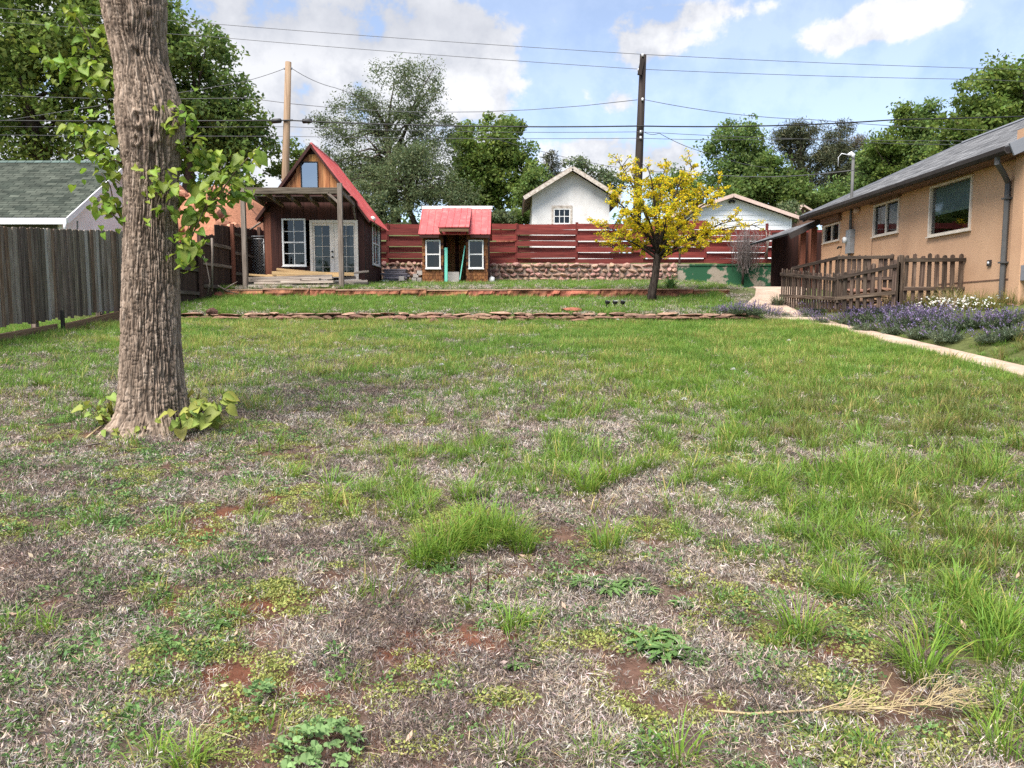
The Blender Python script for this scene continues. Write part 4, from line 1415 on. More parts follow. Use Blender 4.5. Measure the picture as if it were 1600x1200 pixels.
# ------------------------------------------------------------------ cabin with red roof
def build_cabin():
    Yf, Yb = 24.0, 27.05
    xc = at(485, 400, Yf).x + 0.14
    hw = 1.54
    xl, xr = xc - hw, xc + hw
    zb = H(xc, Yf) - 0.02
    ze = 4.62                                 # wall top at the eaves
    apex = at(485, 223, 23.85).z - 0.06
    slope = (apex - ze) / (hw + 0.0)
    root = thing('cabin', (xc, Yf, zb), 'small dark wood cabin with steep red metal roof and porch', 'cabin')
    N, U = Vector((0, -1, 0)), Vector((1, 0, 0))
    u = lambda px_: at(px_, 400, Yf).x - xl
    v = lambda py_: at(500, py_, Yf).z
    wU0, wU1, wV0, wV1 = u(441.6), u(478.6), v(415.7), v(341.6)
    dU0, dU1, dV1 = u(485), u(560), v(344)
    lU0, lU1, lV0, lV1 = u(473), u(500), v(294), v(252.5)
    holes = [(wU0, wU1, wV0, wV1), (dU0, dU1, zb + 0.06, dV1)]
    # inner sheathing with openings, boards nailed over it
    mb = MB()
    wall_panel(mb, (xl, Yf + 0.03, 0), U, (0, 0, 1), N, 0, 2 * hw, zb, ze, holes, 0.08)
    mb.box(xl, xl + 0.08, Yf + 0.12, Yb, zb, ze)
    mb.box(xl + 0.08, xr, Yb - 0.08, Yb, zb, ze)
    mb.box(xl + 0.09, xr - 0.09, Yf + 0.12, Yb - 0.09, zb, zb + 0.05)
    mb.box(xl + 0.09, xr - 0.09, Yf + 0.12, Yb - 0.09, ze - 0.10, ze - 0.04)
    mb.build('wall', 'interior', root)
    sY0, sY1 = 25.35, 26.65
    sV0, sV1 = at(588, 415, 26.0).z, at(588, 348, 26.0).z
    ms = MB()
    wall_panel(ms, (xr - 0.03, Yf, 0), (0, 1, 0), (0, 0, 1), (1, 0, 0), 0.12, Yb - Yf - 0.09, zb, ze, [(sY0 - Yf, sY1 - Yf, sV0, sV1)], 0.06)
    ms.build('wall', 'interior', root)
    gm = MB()
    gm.prism([(xl + 0.03, Yf + 0.03, ze), (xr - 0.03, Yf + 0.03, ze), (xc, Yf + 0.03, apex - 0.12)], (0, 0.05, 0))
    gm.prism([(xl + 0.03, Yb - 0.06, ze), (xr - 0.03, Yb - 0.06, ze), (xc, Yb - 0.06, apex - 0.12)], (0, 0.05, 0))
    gm.build('wall', 'dark_soffit', root)

    # vertical boards: front (dark, under the porch) and gable (cedar above the porch roof)
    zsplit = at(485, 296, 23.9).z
    nb = 15
    bw = 2 * hw / nb
    for i in range(nb):
        a, b = i * bw, (i + 1) * bw
        mid = (a + b) / 2
        ztop = ze + slope * (hw - abs(mid - hw)) - 0.10
        segs = [(zb, min(ztop, zsplit))]
        for h in holes:
            ns = []
            for (p, q) in segs:
                if mid + bw * 0.45 > h[0] and mid - bw * 0.45 < h[1]:
                    if h[2] - 0.0 > p + 0.05: ns.append((p, min(q, h[2])))
                    if h[3] < q - 0.05: ns.append((max(p, h[3]), q))
                else:
                    ns.append((p, q))
            segs = ns
        for (p, q) in segs:
            if q - p > 0.05:
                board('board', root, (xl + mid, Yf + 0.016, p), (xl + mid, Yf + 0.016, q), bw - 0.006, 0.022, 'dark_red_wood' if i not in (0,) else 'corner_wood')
        if ztop > zsplit + 0.05:
            segs = [(zsplit, ztop)]
            if mid + bw * 0.45 > lU0 and mid - bw * 0.45 < lU1:
                segs = [(zsplit, lV0), (lV1, ztop)]
            for (p, q) in segs:
                if q - p < 0.04:
                    continue
                e0, e1 = ze + slope * (hw - abs(a - hw)) - 0.12, ze + slope * (hw - abs(b - hw)) - 0.12
                if q == ztop:
                    xa, xb_ = xl + a + 0.003, xl + b - 0.003
                    poly = [(xa, Yf + 0.004, p), (xb_, Yf + 0.004, p), (xb_, Yf + 0.004, max(e1, p + 0.01)), (xa, Yf + 0.004, max(e0, p + 0.01))]
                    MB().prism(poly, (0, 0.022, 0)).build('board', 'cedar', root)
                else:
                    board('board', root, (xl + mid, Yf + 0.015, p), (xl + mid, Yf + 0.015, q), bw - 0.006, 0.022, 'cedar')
    # narrow pieces that close the gap between the cut boards and each opening
    for (h, m_, yo) in ((holes[0], 'dark_red_wood', 0.016), (holes[1], 'dark_red_wood', 0.016), ((lU0, lU1, lV0, lV1), 'cedar', 0.015)):
        hit = [i for i in range(nb) if (i + 0.5) * bw + bw * 0.45 > h[0] and (i + 0.5) * bw - bw * 0.45 < h[1]]
        for (a, b) in ((max(hit[0] * bw, wU1 if h is holes[1] else 0), h[0]), (h[1], min((hit[-1] + 1) * bw, dU0 if h is holes[0] else 99))):
            if b - a > 0.012:
                board('board', root, (xl + (a + b) / 2, Yf + yo, h[2]), (xl + (a + b) / 2, Yf + yo, h[3]), b - a - 0.003, 0.022, m_)
    # side wall boards
    ns_ = 16
    bs = (Yb - Yf) / ns_
    for i in range(ns_):
        a, b = Yf + i * bs, Yf + (i + 1) * bs
        segs = [(zb, ze)]
        if b > sY0 + 0.03 and a < sY1 - 0.03:
            segs = [(zb, sV0), (sV1, ze)]
        for (p, q) in segs:
            board('board', root, (xr - 0.014, (a + b) / 2, p), (xr - 0.014, (a + b) / 2, q), bs - 0.006, 0.022, 'dark_red_wood', (0, 1, 0))
    for i in range(10):
        w_ = (Yb - Yf) / 10
        board('board', root, (xl + -0.014, Yf + (i + .5) * w_, zb), (xl - 0.014, Yf + (i + .5) * w_, ze), w_ - 0.006, 0.022, 'dark_red_wood', (0, 1, 0))
    # windows
    window(root, (xl, Yf, 0), U, N, wU0, wU1, wV0, wV1, 'white_paint', 'glass_dark', 0.05, 2, 2, 2, 0.02)
    window(root, (xl, Yf, 0), U, N, lU0, lU1, lV0, lV1, 'black', 'glass_sky', 0.022, 1, 1, 1)
    window(root, (xr, Yf, 0), (0, 1, 0), (1, 0, 0), sY0 - Yf, sY1 - Yf, sV0, sV1, 'white_paint', 'glass_dark', 0.055, 2, 2, 1, 0.03)
    MB().box(xr - 0.14, xr - 0.13, sY0 + 0.06, sY1 - 0.06, sV0 + 0.06, (sV0 + sV1) / 2).build('curtain', 'curtain_pale', root)
    # French doors: casing, two leaves with ten lights, knobs
    P = lambda a, z_, d: Vector((xl + a, Yf - d, z_))
    z0 = zb + 0.06
    cs_ = MB()
    cw = 0.085
    cs_.box(xl + dU0, xl + dU0 + cw, Yf - 0.03, Yf + 0.10, z0, dV1)
    cs_.box(xl + dU1 - cw, xl + dU1, Yf - 0.03, Yf + 0.10, z0, dV1)
    cs_.box(xl + dU0 + cw, xl + dU1 - cw, Yf - 0.03, Yf + 0.10, dV1 - cw, dV1)
    dc = cs_.build('door_casing', 'door_cream', root)
    mids = (dU0 + dU1) / 2
    for s, (a, b) in enumerate(((dU0 + cw + 0.004, mids - 0.004), (mids + 0.004, dU1 - cw - 0.004))):
        gl0, gl1 = (a + 0.05, b - 0.13) if s == 0 else (a + 0.13, b - 0.05)
        gz0, gz1 = z0 + 0.24, dV1 - cw - 0.08
        dm = MB()
        wall_panel(dm, (xl, Yf + 0.012, 0), U, (0, 0, 1), N, a, b, z0 + 0.01, dV1 - cw - 0.004, [(gl0, gl1, gz0, gz1)], 0.045)
        door = dm.build('door', 'door_cream', root)
        for j in range(1, 5):
            q = gz0 + (gz1 - gz0) * j / 5
            MB().box(xl + gl0, xl + gl1, Yf + 0.02, Yf + 0.035, q - 0.006, q + 0.006).build('muntin', 'cream_paint', door)
        gm_ = (gl0 + gl1) / 2
        MB().box(xl + gm_ - 0.006, xl + gm_ + 0.006, Yf + 0.022, Yf + 0.033, gz0, gz1).build('muntin', 'cream_paint', door)
        MB().add([P(gl0, gz0, -0.036), P(gl1, gz0, -0.036), P(gl1, gz1, -0.036), P(gl0, gz1, -0.036)], [(0, 1, 2, 3)]).build('pane', 'glass_dark', door)
        if s == 0:
            for z_ in (z0 + 0.86, z0 + 1.02):
                MB().tube([P(b - 0.05, z_, -0.01), P(b - 0.05, z_, 0.045)], [0.028, 0.028], 10).build('knob', 'black', door, True)
            MB().box(xl + gl0 - 0.02, xl + gl0 + 0.19, Yf + 0.16, Yf + 0.18, z0 + 0.05, gz1 + 0.02).build('curtain', 'curtain', root)
        else:
            MB().box(xl + gl1 - 0.15, xl + gl1 + 0.02, Yf + 0.16, Yf + 0.18, z0 + 0.05, gz1 + 0.02).build('curtain', 'curtain_pale', root)
    # roof: two ribbed red metal planes with thickness
    ov, y0, y1 = 0.20, Yf - 0.13, Yb + 0.35
    for s in (1, -1):
        e = Vector((xc + s * (hw + ov), 0, ze - slope * ov + 0.03))
        a = Vector((xc, 0, apex))
        d = (e - a).normalized()
        n = Vector((-d.z * s, 0, d.x * s))
        if n.z < 0: n = -n
        poly = [Vector((a.x, y0, a.z)), Vector((e.x, y0, e.z)), Vector((e.x, y0, e.z)) + n * 0.03, Vector((a.x, y0, a.z)) + n * 0.03]
        roof = MB().prism(poly, (0, y1 - y0, 0)).build('roof', 'red_metal', root)
        yy = y0 + 0.02
        while yy < y1:
            MB().beam(Vector((a.x, yy, a.z)) + n * 0.035, Vector((e.x, yy, e.z)) + n * 0.035, 0.03, 0.03, (0, 1, 0)).build('roof_rib', 'red_metal', roof)
            yy += 0.24
        # dark rake board under the front edge
        MB().beam(Vector((a.x, y0 - 0.017, a.z + (0.012 if s < 0 else -0.05))), Vector((e.x, y0 - 0.017, e.z + (0.012 if s < 0 else -0.05))), 0.028, 0.085 if s < 0 else 0.06, (0, 1, 0)).build('rake_board', 'dark_red_wood', root)
        # soffit boards
        MB().beam(Vector((a.x, (y0 + Yf) / 2 + 0.02, a.z - 0.03)), Vector((e.x, (y0 + Yf) / 2 + 0.02, e.z - 0.03)), Yf - y0 - 0.06, 0.02, (0, 1, 0)).build('soffit', 'dark_soffit', root)
    MB().tube([(xc, y0, apex + 0.03), (xc, y1, apex + 0.03)], 0.05, 6).build('ridge_cap', 'red_metal', root)
    MB().tube([(xr + 0.18, Yf + 0.45, ze - 0.1), (xr + 0.18, Yf + 0.62, ze - 0.1)], 0.07, 10).build('floodlight', 'white_paint', root, True)

    # porch: two posts, front beam, side beams, rafters and boards
    Yp = 22.0
    bz = at(455, 299, Yp).z
    pxl, pxr = at(382.5, 400, Yp).x, at(533, 400, Yp).x
    for (px_, zt, w) in ((pxl, bz + 0.10, 0.12), (pxr, bz + 0.22, 0.13)):
        board('post', root, (px_, Yp, H(px_, Yp) - 0.1), (px_, Yp, zt), w, w, 'grey_post', jitter=0.01)
    board('beam', root, (pxl + 0.06, Yp, bz + 0.02), (pxr - 0.066, Yp, bz + 0.02), 0.05, 0.17, 'weathered', (0, 1, 0))
    for px_ in (pxl + 0.02, pxr + 0.03):
        board('beam', root, (px_, Yp + 0.07, bz + 0.02), (px_, Yf - 0.03, bz - 0.12), 0.045, 0.15, 'grey_post', (1, 0, 0))
    n_r = 5
    for i in range(1, n_r):
        x_ = pxl + (pxr - pxl) * i / n_r
        board('rafter', root, (x_, Yp + 0.03, bz + 0.01), (x_, Yf - 0.03, bz - 0.13), 0.04, 0.12, 'weathered', (1, 0, 0))
    n_d = 11
    for i in range(n_d):
        if i == 5:
            continue            # the gap that lets the light in
        yy = Yp + 0.05 + (Yf - Yp - 0.12) * (i + 0.5) / n_d
        zz = bz + 0.105 - 0.14 * (i + 0.5) / n_d
        board('roof_board', root, (pxl - 0.05, yy, zz), (pxr + 0.12, yy, zz), (Yf - Yp - 0.12) / n_d - 0.008, 0.022, 'dark_soffit', (0, 1, 0))
    for (px_, s) in ((pxl, 1), (pxr, -1)):
        board('brace', root, (px_ + s * 0.03, Yp, bz - 0.32), (px_ + s * 0.33, Yp, bz - 0.05), 0.05, 0.07, 'grey_post', (0, 1, 0))
    board('brace', root, (pxr + 0.03, Yf - 0.35, bz - 0.20), (pxr + 0.03, Yf - 0.02, bz - 0.55), 0.05, 0.06, 'grey_post', (1, 0, 0))
    # porch deck
    for i in range(8):
        yy = Yp + 0.5 + i * 0.18
        board('deck_board', root, (xl + 0.05, yy, zb + 0.02), (xr - 0.1, yy, zb + 0.02), 0.17, 0.03, 'lumber_dark', (0, 1, 0))
    return zb


CZB = build_cabin()


# ------------------------------------------------------------------ lumber lying on the porch
def lumber():
    L = [  # x0,y0,x1,y1 (photo), depth, thickness px, material, label key
        (433, 421.5, 505, 427.5, 23.2, 3.2, 'lumber_new', 'n'), (425, 427, 553, 429, 22.9, 4.6, 'lumber_new', 'n'), (419, 430.5, 532, 430, 23.1, 4, 'lumber_new', 'n'),
        (391, 430, 430, 431, 22.8, 2.4, 'lumber_new', 'n'), (387, 434.5, 519, 432, 22.6, 3, 'lumber_old', 'o'), (386, 437.5, 520, 435.5, 22.5, 3.6, 'lumber_old', 'o'),
        (406, 442, 484, 446, 22.35, 4.5, 'lumber_old', 'o'), (425, 439, 513, 443, 22.7, 3, 'lumber_dark', 'd'), (388, 440.5, 430, 442, 22.6, 3, 'lumber_dark', 'd'),
        (386, 445, 416, 446.5, 22.3, 3, 'lumber_old', 'o'), (480, 445.5, 506, 445.5, 22.35, 2.6, 'lumber_old', 'o'), (386, 448.5, 510, 450.5, 22.3, 3.6, 'lumber_dark', 'd'),
        (480, 449.2, 512, 450, 22.2, 3.4, 'lumber_old', 'o'), (512, 438, 556, 434, 23.0, 3.4, 'lumber_dark', 'd'), (515, 442, 565, 439, 23.2, 4, 'lumber_old', 'o'),
        (553, 427, 576, 424, 23.4, 2.2, 'lumber_old', 'o'), (515, 446, 545, 444, 22.8, 3, 'lumber_dark', 'd'), (548, 441, 574, 439, 22.9, 4, 'lumber_old', 'o'),
        (555, 444, 576, 443, 22.8, 3.5, 'lumber_dark', 'd'),
        (390, 439, 470, 438.5, 22.25, 3.2, 'lumber_old', 'o'), (440, 441, 522, 439.5, 22.2, 3.2, 'lumber_old', 'o'), (398, 443.8, 500, 442.5, 22.2, 3, 'lumber_old', 'o'), (388, 447, 470, 447.5, 22.15, 3, 'lumber_old', 'o'), (430, 447.8, 515, 447, 22.15, 3, 'lumber_old', 'o'), (395, 434, 500, 436, 22.4, 3, 'lumber_old', 'o')]
    lab = {'n': ('pale new lumber board on top of the porch wood pile', 'new boards on the porch pile'),
           'o': ('weathered grey tan board in the porch wood pile', 'weathered boards in the porch pile'),
           'd': ('dark stained board low in the porch wood pile', 'dark boards in the porch pile')}
    own = ['thin pale new board slanting highest on the porch pile', 'longest pale new board across the top of the porch pile', 'second pale board tucked under the longest one on the porch', 'shortest pale board end beside the left porch post']
    for nb_, (x0, y0, x1, y1, d, t, m, k) in enumerate(L):
        p0, p1 = at(x0, y0 + random.uniform(-1, 1), d + random.uniform(-0.2, 0.2)), at(x1, y1 + random.uniform(-1.5, 1), d + random.uniform(-0.25, 0.4))
        zfl = CZB + 0.06
        for p in (p0, p1):
            p.z = max(p.z, min(zfl, H(p.x, p.y) + 0.04))
        o = board('lumber_board', None, p0, p1, random.uniform(0.11, 0.16), max(t / F * d, 0.05) * 1.15, m, (0, 1, 0))
        tag(o, own[nb_] if k == 'n' else lab[k][0], 'board', lab[k][1])
    # bearers under the pile
    for x_ in (400, 440, 480, 520, 560):
        p = at(x_, 446, 22.7)
        o = MB().box(p.x - 0.05, p.x + 0.05, 22.25, 23.3, H(p.x, 22.5) - 0.03, H(p.x, 22.5) + 0.06).build('bearer', 'lumber_dark')
        tag(o, 'short dark bearer under the porch wood pile', 'bearer', 'bearers under the porch pile')


lumber()


# ------------------------------------------------------------------ playhouse with red roof
def build_playhouse():
    Yf, Yb = 26.0, 28.05
    xl, xr = at(659.6, 400, Yf).x, at(762.5, 400, Yf).x
    xm = (xl + xr) / 2
    zb = H(xm, Yf) - 0.03
    ze = at(700, 368, Yf).z
    root = thing('playhouse', (xm, Yf, zb), 'small rust brown playhouse with red metal roof and open doorway', 'playhouse')
    u = lambda p: at(p, 400, Yf).x
    v = lambda p: at(700, p, Yf).z
    d0, d1, dt = u(693), u(728), v(361)
    holes = [(u(665), u(688.5), v(419.6), v(375)), (d0, d1, zb - 0.01, dt), (u(732), u(755.5), v(419.6), v(375))]
    mb = MB()
    wall_panel(mb, (0, Yf + 0.02, 0), (1, 0, 0), (0, 0, 1), (0, -1, 0), xl, xr, zb, ze, holes, 0.06)
    mb.box(xl, xl + 0.05, Yf + 0.08, Yb, zb, ze + 0.1)
    mb.box(xr - 0.05, xr, Yf + 0.08, Yb, zb, ze + 0.1)
    mb.build('wall', 'dark_red_wood', root)
    for i in range(14):
        w_ = (xr - xl - 0.1) / 14
        board('board', root, (xl + 0.05 + (i + .5) * w_, Yb - 0.03, zb), (xl + 0.05 + (i + .5) * w_, Yb - 0.03, ze + 0.5), w_ - 0.004, 0.03, 'cedar' if i % 3 else 'dark_red_wood')
    # shingle courses on the front
    rows = 15
    rh = (ze - zb) / rows
    for r_ in range(rows):
        z0 = zb + r_ * rh
        x = xl + (0.0 if r_ % 2 else -0.05)
        while x < xr - 0.01:
            w = random.uniform(0.09, 0.15)
            a, b = max(x, xl), min(x + w, xr)
            x += w + 0.004
            mid, zm = (a + b) / 2, z0 + rh / 2
            if b - a < 0.03 or any(h[0] - 0.01 < mid < h[1] + 0.01 and h[2] - 0.02 < zm < h[3] + 0.02 for h in holes):
                continue
            for h in holes:
                if h[2] < zm < h[3]:
                    if a < h[0] < b: b = h[0]
                    if a < h[1] < b: a = h[1]
            if b - a < 0.02:
                continue
            MB().prism([(a, Yf + 0.006, z0 - 0.012), (a, Yf + 0.018, z0 - 0.012), (a, Yf + 0.018, z0 + rh), (a, Yf + 0.014, z0 + rh)], (b - a - 0.004, 0, 0)).build('shingle', 'rust_shingle', root)
    for h in (holes[0], holes[2]):
        window(root, (0, Yf, 0), (1, 0, 0), (0, -1, 0), h[0], h[1], h[2], h[3], 'white_paint', 'glass_dark', 0.045, 2, 1, 1, 0.02)
    # roof: main plane, raised doorway section, white ridge board
    yr = 27.0
    zr = at(700, 328, yr).z
    rl, rr = at(655.5, 345, Yf).x - 0.02, at(765.5, 345, Yf).x + 0.02
    ye = Yf - 0.22
    zee = at(700, 367, ye).z

    def roof_plane(x0, x1, ya, za, yb, zb_, name, step):
        d = Vector((0, yb - ya, zb_ - za)).normalized()
        n = Vector((0, -d.z, d.y))
        poly = [Vector((x0, ya, za)), Vector((x0, yb, zb_)), Vector((x0, yb, zb_)) + n * 0.03, Vector((x0, ya, za)) + n * 0.03]
        o = MB().prism(poly, (x1 - x0, 0, 0)).build(name, 'red_metal', root)
        x = x0 + 0.02
        while x < x1 + 0.01:
            MB().beam(Vector((x, ya, za)) + n * 0.036, Vector((x, yb, zb_)) + n * 0.036, 0.022, 0.022, (1, 0, 0)).build('roof_rib', 'red_metal', o)
            x += step
        return o
    m0, m1 = at(687, 345, Yf).x, at(734.5, 345, Yf).x
    roof_plane(rl, rr, ye, zee, yr, zr, 'roof', 0.226)
    yd = Yf - 0.62
    roof_plane(m0, m1, yd, at(700, 356, yd).z, yr - 0.02, zr + 0.04, 'porch_roof', 0.215)
    roof_plane(rl, rr, Yb + 0.3, ze + 0.05, yr + 0.01, zr, 'roof', 0.226)
    MB().box(rl - 0.01, rr + 0.04, yr - 0.05, yr + 0.05, zr + 0.02, zr + 0.13).build('ridge_board', 'white_paint', root)
    for x_ in (rl + 0.1, rr - 0.1):
        MB().prism([(x_, Yf + 0.02, ze), (x_, Yb, ze), (x_, yr, zr - 0.02)], (0.03, 0, 0)).build('gable', 'dark_red_wood', root)
    zd = at(700, 356, yd).z
    board('beam', root, (m0 + 0.02, yd + 0.05, zd - 0.06), (m1 - 0.02, yd + 0.05, zd - 0.06), 0.06, 0.11, 'timber', (0, 1, 0))
    for x_ in (m0 + 0.06, m1 - 0.06):
        board('brace', root, (x_, yd + 0.08, zd - 0.08), (x_, Yf, zd - 0.12), 0.05, 0.09, 'timber', (1, 0, 0))
    board('fascia', root, (rl + 0.03, ye + 0.02, zee - 0.05), (m0 - 0.01, ye + 0.02, zee - 0.05), 0.03, 0.09, 'dark_red_wood', (0, 1, 0))
    board('fascia', root, (m1 + 0.01, ye + 0.02, zee - 0.05), (rr - 0.03, ye + 0.02, zee - 0.05), 0.03, 0.09, 'dark_red_wood', (0, 1, 0))
    # things standing in the doorway
    t1 = board('teal_board', None, at(697, 441, Yf - 0.12), at(697, 387, Yf - 0.06), 0.10, 0.03, 'teal_paint')
    tag(t1, 'upright teal painted board in the playhouse doorway', 'board')
    t3 = board('teal_board', None, at(690, 389, Yf - 0.06) + Vector((0.02, 0.12, 0)), at(699, 389, Yf - 0.06) + Vector((0, 0.12, 0)), 0.03, 0.05, 'teal_paint', (0, 1, 0))
    tag(t3, 'short teal crosspiece at the top of the upright teal board', 'board')
    t2 = board('teal_pole', None, at(718.5, 437, Yf - 0.2), at(726.5, 384, Yf - 0.03), 0.035, 0.03, 'teal_paint')
    tag(t2, 'thin pale teal stick leaning in the playhouse doorway', 'stick')
    b = at(709, 432, Yf + 0.25)
    bx_ = MB().box(b.x - 0.19, b.x + 0.19, Yf + 0.12, Yf + 0.45, zb, b.z + 0.15).build('grey_crate', 'cinder')
    tag(bx_, 'low grey block inside the playhouse doorway', 'block')
    w = at(768, 438, 26.3)
    sk = MB().tube([w + Vector((0, 0, -0.1)), w, w + Vector((0.02, 0, 0.09)), w + Vector((-0.02, 0, 0.14))], [0.09, 0.11, 0.08, 0.02], 8).build('white_sack', 'white_paint', None, True)
    tag(sk, 'small white bag slumped by the right corner of the playhouse', 'bag')


build_playhouse()


# ------------------------------------------------------------------ stacked panels and blocks between cabin and playhouse
def build_stack():
    Yd = 26.9
    for i in range(7):
        p = at(599 + random.uniform(-2, 4), 443 - i * 3.2, Yd)
        q = at(643 + random.uniform(-8, 1), 443 - i * 3.2, Yd)
        z0 = H(p.x, Yd) + 0.02 + i * 0.068
        o = MB().box(p.x, q.x, Yd - 0.3 + random.uniform(-.04, .04), Yd + 0.3, z0, z0 + 0.05).build('siding_panel', 'panel_grey')
        tag(o, ('bottom', 'second', 'third', 'fourth', 'fifth', 'sixth', 'topmost')[i] + ' grey mauve panel, counted upward, in the stack between cabin and playhouse', 'panel', 'panels stacked beside the cabin')
    for i, (x_, y_) in enumerate(((648, 438), (655, 438), (650, 432), (656, 427), (628, 436))):
        p = at(x_, y_, 26.75 if i < 4 else 26.4)
        z0 = max(p.z, H(p.x, p.y)) - 0.06
        o = MB().box(p.x - 0.09, p.x + 0.09, p.y - 0.1, p.y + 0.1, z0, z0 + 0.15).build('concrete_block', 'cinder')
        tag(o, 'pale concrete block beside the stacked grey panels', 'block', 'blocks by the panel stack')
    p = at(603, 443, 26.3)
    o = MB().prism([(p.x - 0.12, p.y, H(p.x, p.y)), (p.x + 0.12, p.y, H(p.x, p.y)), (p.x + 0.10, p.y + 0.03, p.z + 0.10), (p.x - 0.13, p.y + 0.03, p.z + 0.12)], (0, 0.10, 0)).build('white_bucket', 'white_paint')
    tag(o, 'white box on the ground under the cabin side window', 'box')


build_stack()


# ------------------------------------------------------------------ stones
def rock_mesh(name, m, seed, flat=0.75):
    import bmesh
    bm = bmesh.new()
    bmesh.ops.create_icosphere(bm, subdivisions=2, radius=0.5)
    r = np.random.default_rng(seed)
    dirs = r.normal(0, 1, (9, 3))
    dirs /= np.linalg.norm(dirs, axis=1)[:, None]
    cut = r.uniform(0.26, 0.44, 9)
    for v in bm.verts:
        p = np.array(v.co)
        for d, c_ in zip(dirs, cut):
            k = p @ d
            if k > c_:
                p = p - d * (k - c_) * 0.97
        p = p * (1 + r.normal(0, 0.02))
        v.co = p
    me = bpy.data.meshes.new(name)
    bm.to_mesh(me)
    bm.free()
    me.materials.append(MATS[m])
    return me


def rotm(a, b, c):
    return Matrix.Rotation(c, 3, 'Z') @ Matrix.Rotation(b, 3, 'Y') @ Matrix.Rotation(a, 3, 'X')


RUB = [rock_mesh('stone', 'rubble', 500 + k) for k in range(8)]
CAP = [rock_mesh('cap_stone', 'cap_stone', 580 + k) for k in range(6)]
BRN = [rock_mesh('stone', 'brownstone', 520 + k) for k in range(8)]


def build_rubble_wall(px0, px1, ytop, ybot, label, ragged=0.0):
    x0, x1 = at(px0, 430, Y3).x, at(px1, 430, Y3).x
    zt, zb = at(800, ytop, Y3).z, at(800, ybot, Y3).z - 0.1
    root = thing('rubble_wall', ((x0 + x1) / 2, Y3, zb), label, 'stone wall')
    MB().box(x0, x1, Y3 - 0.08, Y3 + 0.4, zb - 0.15, zt - 0.02 - ragged).build('mortar', 'mortar', root)
    z = zb + 0.02
    rows = 5
    rh = (zt - zb) / rows
    for r_ in range(rows):
        x = x0 + random.uniform(0, 0.1)
        while x < x1 - 0.08:
            w = random.uniform(0.11, 0.40) * (1.15 if r_ == 0 else 1)
            h = rh * random.uniform(0.85, 1.25)
            if x + w > x1 + 0.03:
                w = x1 - x + 0.02
            place('stone', random.choice(RUB), root, (x + w / 2, Y3 - 0.10 + random.uniform(-0.03, 0.03), zb + (r_ + 0.5) * rh + random.uniform(-0.02, 0.02)),
                  rotm(0, random.uniform(-0.3, 0.3), random.uniform(-0.3, 0.3)), (w * 1.08, random.uniform(0.16, 0.3), h * random.uniform(0.8, 1.2)))
            x += w * 0.97
    return zt


build_rubble_wall(764, 1057, 411.5, 444, 'long rubble stone wall set in pale mortar below the red fence')
build_rubble_wall(596, 662, 409, 444, 'short run of loose rubble wall between cabin and playhouse', 0.1)


def build_low_edging():
    root = thing('stone_edging', (0, Y1, H(0, Y1)), 'long low edging of thin brown stones along the upper lawn', 'stone edging')
    z1 = 1.575
    for lay in range(2):
        x = -8.1 + 0.1 * lay
        while x < 5.25:
            w = random.uniform(0.12, 0.5)
            z0 = H(x + w / 2, Y1 - 0.15) - 0.02
            hh = max(z1 - 0.05 - z0, 0.08)
            place('stone', random.choice(BRN), root, (x + w / 2, Y1 - 0.13 + 0.03 * lay + random.uniform(-.05, .04), z0 + hh * (lay + 0.55) / 2 + random.uniform(-.015, .015)),
                  rotm(random.uniform(-.15, .15), random.uniform(-.12, .12), random.uniform(-.3, .3)), (w * 1.2, random.uniform(0.2, 0.36), hh * random.uniform(0.55, 0.85)))
            x += w * random.uniform(0.75, 0.98)
    x = -8.1
    while x < 5.1:
        w = random.uniform(0.16, 0.62)
        place('cap_stone', random.choice(CAP), root, (x + w / 2, Y1 + 0.0 + random.uniform(-.05, .03), z1 - 0.01 + random.uniform(-.03, .02)), rotm(random.uniform(-.08, .08), random.uniform(-.06, .06), random.uniform(-.15, .15)), (w * 1.2, random.uniform(0.26, 0.42), random.uniform(0.05, 0.10)))
        x += w * random.uniform(0.88, 1.05)
    for (px_, py_, s) in ((333, 498, 0.30), (678, 503, 0.28), (700, 500, 0.22)):
        p = ground_at(px_, py_ + 4)
        place('stone', BRN[3], root, (p.x, p.y - 0.05, p.z + 0.06), rotm(0.2, 0.1, 0.5), (s, 0.2, 0.2))
    p = at(893, 489, 17.4)
    o = place('flat_stone', SLB[1], None, (p.x, 17.4, H(p.x, 17.4) + 0.06), rotm(0.06, 0.0, 0.2), (0.62, 0.6, 0.12))
    tag(o, 'flat orange sandstone slab lying on top of the low edging', 'stone')


SLB = [rock_mesh('slab', 'sandstone', 540 + k) for k in range(8)]
build_low_edging()


